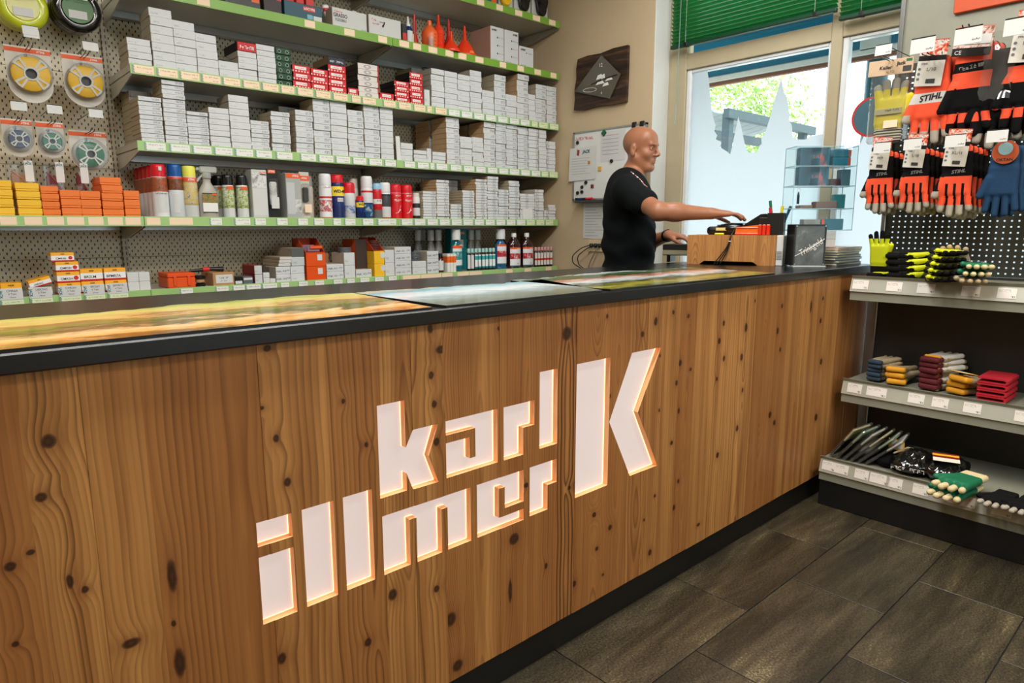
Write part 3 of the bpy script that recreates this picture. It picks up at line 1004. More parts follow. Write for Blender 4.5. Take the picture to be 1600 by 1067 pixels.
for q in jobs:
    jx = rnd.uniform(-.0012, .0012); jy = rnd.uniform(-.004, .004); rz = rnd.uniform(-.008, .008)
    if (q['fam'] == 'white' and id(q) not in keep) or q['fam'] == 'rear':
        mb = stuff.setdefault('all', MB())
        mb.mi = 'wpk'.index(q['st'] if q['st'] in 'wpk' else 'w')
        mb.cbox(q['x'] + jx, q['y'] + jy, q['z'] + .0004, q['x'] + jx + q['w'], q['y'] + jy + q['d'], q['z'] + q['hh'] - .0006, .0012)
        continue
    key = (q['w'], round(q['hh'], 5), q['st'], q['d'])
    if key not in _cm:
        _cm[key] = MB().cbox(-q['w'] / 2, 0, .0003, q['w'] / 2, q['d'], q['hh'] - .0005, .0014).mesh('parts_carton', CART[q['st']])
    nm = 'parts_carton'
    o = put(nm, _cm[key], None, (q['x'] + q['w'] / 2 + jx, q['y'] + jy, q['z']), (0, 0, rz))
    what = {'red': 'red and black carton', 'green': 'dark green carton', 'white': 'white parts carton'}[q['fam']]
    pos = 'alone' if q['n'] == 1 else ('bottom one' if q['j'] == 0 else 'topmost' if q['j'] == q['n'] - 1 else ORDN[q['j'] + 1] + ' from bottom')
    stx = 'in %s %s stack from left' % (ORDN[q['k']], q['fam']) if q['fam'] != 'green' else 'of the only green stack'
    if q['n'] == 1:
        lab = '%s standing alone, %s place among %s stacks, %s' % (what, ORDN[q['k']], q['fam'], SHD[q['s']])
    else:
        lab = '%s, %s, %s, %s' % (what, pos, stx, SHD[q['s']])
    tag(o, lab, 'box', {'red': 'red cartons', 'green': 'green cartons', 'white': 'white parts cartons'}[q['fam']])


def flat_front(mbx):
    """give every small box of a joined pile its own printed front: use a material without per-object coordinates"""
    return mbx


def m_pile(name, front, side, px=.088, pz=.0165):
    t = NT(name); p = t.new('ShaderNodeNewGeometry'); x, y, z = t.sep(p.outputs['Position']); ny = t.sep(p.outputs['Normal'])[1]
    fr = t.math('LESS_THAN', ny, -.5)
    u = t.math('FRACT', t.math('DIVIDE', t.math('SUBTRACT', x, 2.185), px * 1.042))
    wn = t.new('ShaderNodeTexWhiteNoise', noise_dimensions='2D')
    t.link(t.comb(t.math('FLOOR', t.math('MULTIPLY', x, 330.0)), t.math('FLOOR', t.math('MULTIPLY', z, 420.0)), 0.0), wn.inputs[0])
    f = t.math('MULTIPLY', t.math('GREATER_THAN', wn.outputs[0], .55), t.math('COMPARE', u, .74, .15))
    cf = rgb(front)
    base = t.mix(t.math('MULTIPLY', f, .5), cf, rgb((76, 78, 84)))
    t.link(t.mix(fr, rgb(side), base), t.b.inputs['Base Color']); t.b.inputs['Roughness'].default_value = .55
    return t.m


pile = stuff['all'].build('carton_pile', [m_pile('pile_white', (216, 219, 220), (190, 182, 166)), m_pile('pile_printed', (214, 218, 220), (190, 178, 152)),
                                          m_pile('pile_kraft', (216, 219, 220), (206, 172, 130))])
tag(pile, 'smaller white parts cartons stacked on the right shelving and in rear rows', 'boxes', kind='stuff')

# orange tape stripes on the kraft-sided stacks are printed bands: thin sleeves at the front edge
# ------------------------------------------------------------------ price tags on the lips
PT = {k: MB().cbox(-.5, -.0012, -.0155, .5, 0.0, .0155, .0003) for k in 'x'}
_pm = {}


def price(sh, x, w, kind, z=None, h=.031):
    key = (round(w, 3), kind, h)
    if key not in _pm:
        _pm[key] = MB().cbox(-w / 2, -.0012, -h / 2, w / 2, 0, h / 2, .0003).mesh('price_tag', PRICE[kind])
    return put('price_tag', _pm[key], sh, (x + w / 2, YF - .0004, (SHZ[sh['zs']] - .0175) if z is None else z))


def shelf_of(x, s):
    bi = 0 if x < .755 else 1 if x < 2.005 else 2
    for c in bays[bi].children:
        if c.get('zs') == s:
            return c


for s, x, w, h, n, st in STK:
    if s == 'E':
        continue
    kd = ('p' if x < 2.3 else 'w' if x < 2.95 else 'g') if s == 'C' else ('w' if x < 3.05 else 'g')
    ww = min(w * .93, .083)
    price(shelf_of(x, s), x + .004, ww, kd)
for s, l in dict(B=[(1.037, 0.053), (1.52, 0.053), (1.726, 0.058), (1.918, 0.053), (2.044, 0.061), (2.13, 0.052), (2.23, 0.059), (2.344, 0.056), (2.434, 0.058), (2.557, 0.061), (2.743, 0.051), (2.886, 0.054), (3.03, 0.056), (3.173, 0.052)],
                 A=[(2.573, 0.054), (2.719, 0.051), (2.867, 0.059), (3.014, 0.063), (3.155, 0.058)],
                 E=[(.05, .054), (.12, .054), (.195, .054), (0.269, 0.051), (0.343, 0.056), (0.414, 0.056), (0.48, 0.058), (0.552, 0.053), (0.62, 0.055), (0.684, 0.057), (0.764, 0.053), (0.852, 0.096), (1.019, 0.053), (1.126, 0.074), (1.219, 0.054), (1.324, 0.056), (1.429, 0.054), (1.513, 0.056), (1.617, 0.045), (1.681, 0.064), (1.783, 0.067), (1.87, 0.12)],
                 F=[(0.87, 0.054), (1.021, 0.058), (1.097, 0.056), (1.156, 0.073), (1.233, 0.075), (1.324, 0.045), (1.415, 0.051), (1.5, 0.053), (1.602, 0.054), (1.679, 0.047), (1.755, 0.058), (1.842, 0.06), (1.928, 0.056), (2.023, 0.117), (2.145, 0.141), (2.292, 0.076), (2.404, 0.086), (2.496, 0.095), (2.789, 0.055), (2.95, 0.058), (3.142, 0.053)]).items():
    for x, w in l:
        kd = 'n' if s in 'AB' else ('n' if (s == 'E' and x < .9) or (s == 'F' and x > 2) else 'w')
        price(shelf_of(x, s), x, w, kd)
x = 2.02
while x < 3.2:
    price(shelf_of(x, 'E'), x, .076, 'w' if x < 2.9 else 'g'); x += .0855
# ================================================================== GOODS ON THE WALL SHELVES
def zones(name, stops, rough=.35, metal=0.0, axis=2, speck=None):
    """horizontal colour zones of a printed can or box; stops [(from fraction, colour)]"""
    if name in _M:
        return _M[name]
    t = NT(name); c = t.sep(t.coord('Generated'))[axis]
    col = t.ramp(c, [(p, rgb(k)) for p, k in stops], 'CONSTANT')
    if speck:
        z0, z1, cols, sc = speck
        n = t.noise(t.coord('Object'), sc, 4, .6, 1.0)
        pic = t.ramp(n, [(.3 + .4 * i / (len(cols) - 1), rgb(k)) for i, k in enumerate(cols)])
        col = t.mix(t.math('COMPARE', c, (z0 + z1) / 2, (z1 - z0) / 2), col, pic)
    t.link(col, t.b.inputs['Base Color']); t.b.inputs['Roughness'].default_value = rough
    t.b.inputs['Metallic'].default_value = metal
    _M[name] = t.m
    return t.m


def arc_label(parent, r, z0, z1, m, a0=-150, a1=-40, loc=(0, 0, 0), name='label'):
    n = 12; mb = MB(); vs = []
    for i in range(n + 1):
        a = R(a0 + (a1 - a0) * i / n)
        for z in (z0, z1):
            for rr in (r, r + .0006):
                vs.append((rr * math.cos(a), rr * math.sin(a), z))
    fs = []
    for i in range(n):
        b = i * 4
        fs += [(b + 1, b + 5, b + 7, b + 3), (b, b + 2, b + 6, b + 4), (b, b + 4, b + 5, b + 1), (b + 2, b + 3, b + 7, b + 6)]
    fs += [(0, 1, 3, 2), (n * 4, n * 4 + 2, n * 4 + 3, n * 4 + 1)]
    mb.add(vs, fs)
    return mb.build(name, m, parent, loc, smooth=True)


def curved_text(s, parent, r, z, size, m, wx=1.0, shear=0.0, bold=.0, ang=-96):
    """lettering bent round a can of radius r"""
    me = text_mesh(s, shear, bold).copy(); me.materials.clear(); me.materials.append(m)
    for v in me.vertices:
        a = R(ang) + v.co.x * size * wx / r
        zz = z + v.co.y * size
        v.co = ((r + .0009) * math.cos(a), (r + .0009) * math.sin(a), zz)
    return put('lettering', me, parent)


def spray(x, y, s, h, r, cap, body, label, cat='spray can', caph=.05, capr=.9, group='spray cans', taper=True):
    t = thing('spray_can', label, cat, (x, y, SHZ[s]), 0, group)
    bh = h - caph
    MB().lathe([(r * .92, 0), (r, .003), (r, bh - .014), (r * .93, bh - .004), (r * .86, bh)], n=20).build('can_body', body, t, smooth=True)
    MB().lathe([(r * capr, bh - .003), (r * capr, bh + caph * .75), (r * capr * .93, h - .004), (r * capr * .8, h), (0.0, h)], n=20).build('cap', cap, t, smooth=True)
    return t


CAPRED = mat('red_cap', (222, 24, 40), .3)
CAPBLUE = mat('blue_cap', (0, 84, 160), .3)
CAPYEL = mat('yellow_cap', (238, 236, 90), .35)
CAPBLK = mat('black_cap', (16, 18, 22), .25)
CAPWHT = mat('white_cap', (236, 238, 238), .35)
BODY_RED = zones('chain_spray_print', [(0, (206, 210, 212)), (.02, (226, 228, 228)), (.62, (120, 70, 46)), (.97, (200, 205, 208))], speck=(.62, .97, [(46, 30, 22), (150, 90, 56), (196, 60, 40)], 55))
BODY_BLUE = zones('resin_spray_print', [(0, (206, 210, 212)), (.02, (222, 226, 230)), (.66, (120, 72, 46)), (.93, (206, 60, 34)), (.98, (206, 210, 212))], speck=(.66, .93, [(60, 36, 22), (150, 90, 56)], 55))
BODY_YEL = zones('marker_spray_print', [(0, (206, 210, 212)), (.02, (224, 226, 224)), (.30, (190, 176, 120)), (.86, (222, 90, 44)), (.97, (206, 210, 212))], speck=(.34, .84, [(90, 84, 70), (206, 200, 180), (226, 190, 60), (120, 150, 190)], 48))
BODY_GRN = zones('plant_spray_print', [(0, (206, 210, 212)), (.02, (226, 230, 232)), (.28, (90, 120, 50)), (.92, (210, 214, 206))], speck=(.28, .90, [(40, 60, 26), (150, 170, 60), (220, 226, 200), (60, 90, 130)], 70))
# red-capped row running back into the shelf
for i in range(5):
    t = spray(.838, 3.20 + i * .068, 'E', .223, .0325, CAPRED, BODY_RED, 'red-capped spray can, %s' % ('front of the row beside orange boxes' if i == 0 else ORDN[i + 1] + ' can back in the red-capped row'))
    if i == 0:
        arc_label(t, .0326, .02, .108, WHITE, -125, -50); curved_text('SUPERCLEAN', t, .0330, .10, .009, INK, ang=-90)
        mb = MB().box(-.006, -.0335, .196, .006, -.028, .212); mb.build('nozzle_slot', WHITE, t)
        curved_text('STIHL', t, .0328, .146, .011, ORINK, shear=.3, bold=.02, ang=-85)
t = spray(.903, 3.20, 'E', .227, .031, CAPBLUE, BODY_BLUE, 'blue-capped spray can between red-capped and yellow-capped ones')
arc_label(t, .0312, .02, .10, WHITE, -130, -85)
t = spray(.962, 3.20, 'E', .223, .031, CAPYEL, BODY_YEL, 'pale yellow-capped spray can beside trigger bottle', caph=.045)
curved_text('STIHL', t, .0312, .163, .012, WHITEINK, shear=.3, bold=.02, ang=-90)
# trigger bottle
t = thing('trigger_bottle', 'grey trigger spray bottle with clear head and small picture label', 'spray bottle', (1.036, 3.20, SHZ['E']))
gb = MB()
prof = [(.040, .0), (.043, .004), (.043, .085), (.041, .11), (.030, .135), (.020, .150), (.017, .158), (.017, .178)]
gb.lathe([(a, b) for a, b in prof], n=24)
gb.V = [(vx, vy * .62, vz) for vx, vy, vz in gb.V]
gb.build('bottle_body', mat('grey_bottle', (176, 172, 160), .35), t, smooth=True)
hd = MB()
hd.lathe([(.019, .174), (.020, .178), (.020, .196), (.014, .200)], n=16)
hd.cbox(-.030, -.013, .196, .046, .013, .226, .006)
hd.cbox(-.044, -.008, .206, -.030, .008, .220, .003)
hd.prism([(-.012, .198), (-.040, .172), (-.046, .156), (-.040, .156), (-.026, .176), (.0, .198)], lambda u, v, d: (u, d, v), -.006, .006)
hd.build('trigger_head', clear('hazy_plastic', (236, 238, 234), .3, .15, .45), t, smooth=True)
MB().cbox(-.032, -.0275, .022, .032, -.0262, .108, .001).build('label', zones('garden_label', [(0, (34, 34, 32)), (.04, (236, 236, 232)), (.5, (110, 96, 50)), (.95, (34, 34, 32))], speck=(.5, .95, [(50, 60, 24), (140, 130, 60), (190, 90, 60)], 80)), t)
MB().box(.010, -.0285, .098, .030, -.0274, .106).build('brand_patch', ORINK, t)
# black-capped plant sprays
for i, (x, y) in enumerate(((1.126, 3.20), (1.110, 3.27), (1.094, 3.335), (1.190, 3.20))):
    t = spray(x, y, 'E', .194 if i < 3 else .196, .0265, CAPBLK, BODY_GRN,
              ['black-capped plant spray can at the front left of its group', 'black-capped plant spray can, second one back', 'black-capped plant spray can, third one back', 'black-capped plant spray can next to the tall white box'][i], caph=.045)
    MB().box(-.014, -.0275, .128, .016, -.0262, .142).build('brand_patch', ORINK, t)
    arc_label(t, .0267, .008, .045, WHITE, -110, -55)


def goods_box(name, label, cat, x, w, s, h, d, m, y=3.168, rz=0.0, z=None, group=None, ch=.002):
    t = thing(name, label, cat, (x + w / 2, y, SHZ[s] if z is None else z), rz, group)
    MB().cbox(-w / 2, 0, 0, w / 2, d, h, ch).build('carton_body', m, t)
    return t


def face(t, x0, z0, x1, z1, m, name='printed_panel', d=.0006, y=0.0):
    return MB().box(x0, y - d, z0, x1, y + .0001, z1).build(name, m, t)


GREYPIC = zones('grey_picture', [(0, (196, 198, 196))], speck=(0, 1, [(60, 60, 62), (190, 192, 190), (228, 228, 226), (120, 122, 120)], 22))
GREYBOX = mat('grey_white_card', (206, 206, 200), .45)
t = goods_box('boxed_tool', 'tall white boxed tool with orange brand patch beside black blister pack', 'box', 1.226, .072, 'E', .222, .10, GREYBOX)
face(t, -.033, .012, .034, .135, WHITE); face(t, -.034, .138, .034, .205, GREYPIC, 'picture'); face(t, .004, .198, .033, .212, ORINK, 'brand_patch')
text('STIHL', t, (.0185, -.0009, .205), .011, WHITEINK, shear=.3, bold=.02)
t = thing('blister_pack', 'black blister pack with hanging price card beside tall white boxed tool', 'blister pack', (1.330, 3.185, SHZ['E']))
MB().cbox(-.030, 0, 0.0, .030, .006, .230, .001).build('backing_card', BLACK, t)
MB().cbox(-.024, -.022, .05, .024, 0.0, .185, .008).build('bubble', PLASTIC, t)
MB().cbox(-.018, -.015, .06, .018, -.001, .17, .006).build('product', GREYPIC, t)
face(t, -.018, .210, .018, .226, ORINK, 'brand_patch'); text('STIHL', t, (0, -.0009, .218), .012, WHITEINK, shear=.3, bold=.02)
MB().box(-.018, -.025, .045, .020, -.0235, .098).build('price_card', WHITE, t)
t = goods_box('boxed_tool', 'grey boxed tool with orange top edge in the middle of the spray-can shelf', 'box', 1.390, .076, 'E', .214, .11, mat('grey_card', (176, 178, 174), .45))
face(t, -.036, .190, .036, .212, ORINK, 'brand_patch'); text('STIHL', t, (.012, -.0009, .201), .013, WHITEINK, shear=.3, bold=.02)
face(t, -.034, .02, .005, .17, mat('silver_card', (200, 204, 204), .4)); face(t, .006, .03, .036, .09, GREYPIC, 'picture')
t = thing('blister_pack', 'clear blister pack with orange header standing left of the white spray can', 'blister pack', (1.492, 3.185, SHZ['E']))
MB().cbox(-.026, 0, 0, .026, .005, .224, .001).build('backing_card', mat('light_card', (206, 200, 190), .5), t)
face(t, -.026, .182, .026, .206, ORINK, 'brand_patch'); text('STIHL', t, (0, -.0009, .194), .012, WHITEINK, shear=.3, bold=.02)
MB().cbox(-.020, -.018, .07, .022, 0, .17, .007).build('bubble', PLASTIC, t)
MB().cbox(-.014, -.013, .08, .016, -.001, .15, .005).build('product', mat('dark_steel_tool', (66, 66, 68), .35, .5), t)
MB().box(-.012, -.0205, .028, .024, -.019, .068).build('price_card', PEACH, t)
t = spray(1.545, 3.26, 'E', .211, .026, clear('clear_cap', (230, 232, 230), .3, .1, .4), mat('beige_can', (206, 200, 188), .35), 'pale spray can set back, left of the white-capped can')
B11 = zones('white_red_print', [(0, (206, 30, 36)), (.04, (232, 234, 234)), (.60, (206, 40, 44)), (.66, (232, 234, 234)), (.97, (200, 204, 206))], speck=(.2, .55, [(232, 234, 234), (232, 234, 234), (200, 60, 60), (150, 152, 156)], 40))
t = spray(1.612, 3.205, 'E', .222, .0325, CAPWHT, B11, 'white spray can with red frame beside the blue can', caph=.055, capr=.95)
curved_text('MOTOREX', t, .0326, .155, .010, REDINK, bold=.02)
BWD = zones('blue_yellow_print', [(0, (16, 36, 96)), (.36, (18, 44, 110)), (.62, (246, 214, 40)), (.88, (14, 34, 92))])
t = spray(1.680, 3.205, 'E', .221, .0325, CAPRED, BWD, 'blue and yellow spray can with red straw cap', caph=.038, capr=.95)
curved_text('WD-40', t, .0328, .136, .022, mat('navy_ink', (14, 26, 84), .5), bold=.03, wx=.95)
arc_label(t, .0328, .085, .104, WHITE, -120, -62); curved_text('MULTI-USE', t, .0336, .0945, .009, REDINK, bold=.03)
BRW = zones('white_grey_print', [(0, (206, 210, 212)), (.03, (214, 216, 218)), (.97, (206, 210, 212))], speck=(.2, .5, [(214, 216, 218), (214, 216, 218), (60, 110, 190), (214, 216, 218)], 30))
t = spray(1.744, 3.205, 'E', .184, .0315, CAPRED, BRW, 'short white spray can with broad red cap', caph=.05, capr=.97)
t = spray(1.798, 3.19, 'E', .117, .021, CAPRED, BWD, 'small blue and yellow spray can, shortest on the shelf', caph=.022)
curved_text('WD', t, .0212, .073, .016, mat('navy_ink', (14, 26, 84), .5), bold=.03)
t = spray(1.806, 3.27, 'E', .212, .027, mat('pale_cap', (206, 198, 190), .35), zones('faded_print', [(0, (190, 186, 182)), (.5, (190, 60, 60)), (.6, (214, 206, 200))]), 'pale spray can with red band, half hidden in the second row')
t = spray(1.850, 3.205, 'E', .221, .031, CAPWHT, zones('blue_foot_print', [(0, (22, 60, 110)), (.5, (224, 228, 232)), (.82, (206, 36, 44)), (.88, (230, 232, 234))], speck=(.08, .45, [(22, 60, 110), (40, 90, 140), (190, 210, 220)], 40)), 'white-capped spray can with dark blue foot', caph=.055, capr=.97)
t = spray(1.911, 3.205, 'E', .187, .026, mat('light_blue_cap', (150, 196, 226), .3), zones('red_grey_print', [(0, (120, 116, 112)), (.3, (206, 30, 40)), (.5, (236, 232, 228)), (.66, (206, 26, 36))]), 'slim red spray can with light blue cap', caph=.03)
curved_text('LUB', t, .0262, .095, .014, INK, bold=.02)
t = spray(1.961, 3.205, 'E', .193, .030, CAPWHT, zones('white_black_print', [(0, (206, 36, 40)), (.06, (232, 234, 234)), (.45, (70, 74, 76)), (.85, (30, 36, 44)), (.92, (226, 228, 230))]), 'white-capped spray can with black and white picture', caph=.05, capr=.97)
curved_text('MOTOREX', t, .0302, .145, .009, WHITEINK, bold=.02)
BRED = zones('red_can_print', [(0, (190, 16, 26)), (.06, (212, 20, 30)), (.96, (200, 206, 210))])
for i, x in enumerate((2.028, 2.098)):
    t = spray(x, 3.205, 'E', .186, .0335, CAPRED, BRED, 'glossy red spray can with white streak, %s of the pair' % ('left' if i == 0 else 'right'), caph=.042, capr=.95)
    curved_text('MULTI', t, .0337, .125, .011, WHITEINK, shear=.2, bold=.02)
    curved_text('SPRAY', t, .0337, .100, .016, WHITEINK, shear=.4, bold=.02)
    mb = MB()
    pts_ = [(-.5, .03), (.45, .075), (.2, .052), (.5, .05), (-.1, .034), (.1, .042)]
    vs = []
    for a_, z_ in pts_:
        an = R(-95) + a_
        vs.append((.0342 * math.cos(an), .0342 * math.sin(an), z_))
    mb.add(vs, [(0, 4, 5), (5, 4, 3), (5, 3, 2), (5, 2, 1), (0, 5, 1)]); mb.build('printed_streak', WHITEINK, t)
t = spray(2.158, 3.20, 'E', .144, .022, mat('cream_cap', (224, 220, 210), .4), zones('white_dark_print', [(0, (40, 42, 46)), (.15, (226, 226, 222)), (.5, (50, 52, 56)), (.7, (228, 228, 224))]), 'short slim white can with black bands next to white cartons', caph=.02)
# extra leaning sheets among the cartons
for s, x, w, h, lb in (('D', 2.016, .024, .13, 'folded white leaflet leaning beside the low cartons'), ('E', 2.945, .075, .07, 'white instruction card leaning before flat cartons')):
    t = put('leaflet', MB().cbox(0, 0, 0, w, .003, h, .0005).mesh('leaflet', WHITE), None, (x, 3.160, SHZ[s]), (R(-6), 0, R(-12)))
    tag(t, lb, 'leaflet')

# ------------------------------------------------------------------ left bay, spray-can level: yellow and orange boxes
YELB = mat('yellow_card', (250, 196, 40), .5, var=.04)
ORNB = mat('orange_box_card', (244, 124, 40), .5, var=.06)
cols = [('yellow', .245, .075, .133, 4), ('yellow', .330, .074, .127, 4), ('orange', .411, .056, .118, 4), ('orange', .470, .066, .105, 3), ('orange', .540, .068, .103, 3), ('orange', .614, .074, .161, 5), ('orange', .694, .056, .110, 3)]
yk = {}
for c_, x, w, h, n in cols:
    yk[c_] = yk.get(c_, 0) + 1
    for j in range(n):
        hh = h / n
        t = thing('flip_top_box', '%s flat box, %s, %s %s pile from left' % (c_, 'bottom one' if j == 0 else 'topmost' if j == n - 1 else ORDN[j + 1] + ' from bottom', ORDN[yk[c_]], c_),
                  'box', (x + w / 2 + rnd.uniform(-.002, .002), 3.170 + rnd.uniform(0, .005), SHZ['E'] + hh * j), rnd.uniform(-.03, .03), c_ + ' flat boxes')
        m_ = YELB if c_ == 'yellow' else ORNB
        MB().cbox(-w / 2, .002, .0005, w / 2, .16, hh * .80, .001).build('tray', m_, t)
        MB().cbox(-w / 2 - .001, 0, hh * .26, w / 2 + .001, .162, hh - .0012, .0012).build('lid', m_, t)
for j in range(4):
    t = thing('flip_top_box', 'yellow flat box cut off by the picture edge, %s layer' % ORDN[j + 1], 'box', (.205, 3.172, SHZ['E'] + .033 * j), 0, 'yellow flat boxes')
    MB().cbox(-.036, .002, .0005, .036, .16, .026, .001).build('tray', YELB, t); MB().cbox(-.037, 0, .009, .037, .162, .0318, .0012).build('lid', YELB, t)

# ------------------------------------------------------------------ left bay, hanging trimmer line
def ticket(parent, x, z, y=3.185, w=.05, h=.033):
    mb = MB().tube([(x, 3.547 - parent.location.y, z + h / 2), (x, y + .002, z + h / 2)], .0016, 6)
    mb.tube([(x - w * .5, y + .002, z + h / 2), (x + w * .5, y + .002, z + h / 2)], .0015, 6)
    mb.build('ticket_arm', DARKWIRE, parent)
    return put('price_ticket', MB().cbox(-w / 2, -.0008, -h / 2, w / 2, .0008, h / 2, .0003).mesh('price_ticket', WHITE), parent, (x, y, z), (R(-6), 0, 0))


SPW = mat('white_spool', (214, 214, 208), .4)


def spool_pack(x, z, w, h, cz, Rr, line, label, y=3.33):
    t = thing('trimmer_line_pack', label, 'trimmer line', (x, y, z), 0, 'trimmer line blister packs')
    # card with rounded bottom, hung from its top edge
    pts_ = [(-w / 2, 0)] + [(-w / 2, -h + w / 2)] + [(w / 2 * math.cos(a), -h + w / 2 + w / 2 * math.sin(a)) for a in [R(180 + 15 * i) for i in range(1, 12)]] + [(w / 2, -h + w / 2), (w / 2, 0)]
    MB().prism(pts_, lambda u, v, d: (u, d, v), 0, .002).build('backing_card', mat('pale_card', (216, 212, 202), .45), t)
    MB().box(-w / 2, -.0008, -.022, w / 2, 0, -.006).build('brand_strip', ORINK, t)
    text('STIHL', t, (w * .28, -.0012, -.014), .011, WHITEINK, shear=.3, bold=.02)
    face(t, -w * .22, -h * .30, w * .12, -.024, GREYPIC, 'picture')
    MB().lathe([(Rr * .40, -.004), (Rr, -.004), (Rr * 1.02, -.012), (Rr, -.030), (Rr * .9, -.034), (Rr * .40, -.034)], n=40, M=Matrix.Rotation(R(-90), 3, 'X'), ring=True).build('line_coil', line, t, loc=(0, 0, cz), smooth=True)
    sp = MB()
    ang0 = R(45)
    for k in range(4):
        a = ang0 + k * math.pi / 2
        for sg in (-1, 1):
            p0 = Vector((math.cos(a) * Rr * .36 - sg * math.sin(a) * Rr * .06, 0, math.sin(a) * Rr * .36 + sg * math.cos(a) * Rr * .06))
            p1 = Vector((math.cos(a) * Rr * .98 - sg * math.sin(a) * Rr * .20, 0, math.sin(a) * Rr * .98 + sg * math.cos(a) * Rr * .20))
            dd = (p1 - p0); nn = Vector((-dd.z, 0, dd.x)).normalized() * Rr * .06
            q = [p0 - nn, p1 - nn, p1 + nn, p0 + nn]
            sp.add([(v.x, -.037, v.z) for v in q] + [(v.x, -.0345, v.z) for v in q], [(0, 1, 2, 3), (7, 6, 5, 4), (0, 4, 5, 1), (1, 5, 6, 2), (2, 6, 7, 3), (3, 7, 4, 0)])
        a0, a1 = a - .24, a + .24
        q = [(math.cos(b) * rr, math.sin(b) * rr) for rr, b in ((Rr * .93, a0), (Rr * 1.03, a0), (Rr * 1.03, a), (Rr * 1.03, a1), (Rr * .93, a1), (Rr * .93, a))]
        sp.prism(q, lambda u, v, d: (u, d, v), -.0375, -.0345)
    sp.lathe([(Rr * .30, -.0345), (Rr * .30, -.038), (Rr * .40, -.038), (Rr * .40, -.0345)], n=28, M=Matrix.Rotation(R(-90), 3, 'X'), ring=True)
    o = sp.build('spool', SPW, t, loc=(0, 0, cz))
    MB().lathe([(0, -.006), (Rr * .30, -.006), (Rr * .30, -.020), (0, -.020)], n=24, M=Matrix.Rotation(R(-90), 3, 'X')).build('hub', BLACK, t, loc=(0, 0, cz))
    g = w * .48
    MB().lathe([(g, 0), (g, -.040), (g * .97, -.044), (0, -.044)], n=36, M=Matrix.Rotation(R(-90), 3, 'X')).build('bubble', PLASTIC, t, loc=(0, 0, cz), smooth=True)
    mb = MB()
    for dx in (-.006, .006):
        mb.tube([(dx, 3.547 - y, -.012), (dx, -.10, -.012), (dx, -.12, -.004)], .0016, 6)
    mb.build('hook', DARKWIRE, t)
    return t


# rotation about X maps lathe axis (z) to +y/-y; depth values are negative so the coil stands out towards the room
YLINE = mat('yellow_line', (254, 194, 20), .4, var=.1, scale=60)
BLINE = mat('navy_line', (20, 40, 90), .35, var=.1, scale=60)
GLINE = mat('green_line', (10, 110, 66), .35, var=.1, scale=60)
t = spool_pack(.440, 1.905, .150, .210, -.105, .064, YLINE, 'large blister pack of yellow trimmer line, left one')
ticket(t, 0 - .0, .035, 3.20 - 3.33)
t = spool_pack(.624, 1.905, .146, .205, -.108, .062, YLINE, 'large blister pack of yellow trimmer line, right one')
ticket(t, .008, .012, 3.20 - 3.33)
t = spool_pack(.376, 1.628, .100, .145, -.078, .034, BLINE, 'small blister pack of navy trimmer line')
ticket(t, .0, .032, 3.20 - 3.33)
t = spool_pack(.484, 1.628, .094, .142, -.079, .034, GLINE, 'small blister pack of green trimmer line beside the navy one')
ticket(t, .005, .032, 3.20 - 3.33)
t = spool_pack(.614, 1.604, .134, .165, -.096, .050, GLINE, 'wide blister pack of green trimmer line above the orange boxes')
ticket(t, .014, .056, 3.20 - 3.33)
t = spool_pack(.270, 1.905, .13, .205, -.108, .055, YLINE, 'blister pack of trimmer line cut off by the left picture edge')


def coil(x, z, Rr, m, lbl, label, n=3, y=3.47):
    t = thing('trimmer_line_coil', label, 'trimmer line', (x, y, z), 0, 'bagged trimmer line coils')
    for i in range(n):
        pts_ = [((Rr - .026) * math.cos(2 * math.pi * k / 36), -.048 * i, (Rr - .026) * math.sin(2 * math.pi * k / 36) - .006 * i) for k in range(36)]
        MB().tube(pts_, .025, 12, True).build('coil_ring', m, t, smooth=True)
    f = -.048 * (n - 1)
    MB().lathe([(0, 0), (Rr - .035, 0), (Rr - .035, .004), (0, .004)], n=32, M=Matrix.Rotation(R(90), 3, 'X')).build('label_disc', lbl, t, loc=(0, f - .022, -.006 * (n - 1)))
    MB().cbox(-.035, f - .029, -.052, .030, f - .0262, -.020, .0005).build('sticker', WHITE, t)
    mb = MB()
    for dx in (-.006, .006):
        mb.tube([(dx, 3.547 - y, .05), (dx, f - .04, .05)], .0016, 6)
    mb.build('hook', DARKWIRE, t)
    return t


t = coil(.447, 2.075, .088, mat('lime_line', (204, 214, 40), .22, var=.12, scale=30, coat=.4), mat('lime_label', (226, 224, 150), .4), 'bright lime bagged trimmer line coil')
ticket(t, -.005, -.145, 3.20 - 3.47)
text('NYLON', t, (0, -.145, .02), .025, INK, bold=.01)
t = coil(.632, 2.100, .090, mat('black_line', (22, 22, 24), .16, var=.2, scale=30, coat=.6), mat('green_label', (70, 120, 60), .4), 'glossy black bagged trimmer line coil with green label')
ticket(t, .003, -.185, 3.20 - 3.47)
text('Silent', t, (0, -.145, .03), .032, WHITEINK, shear=.4)
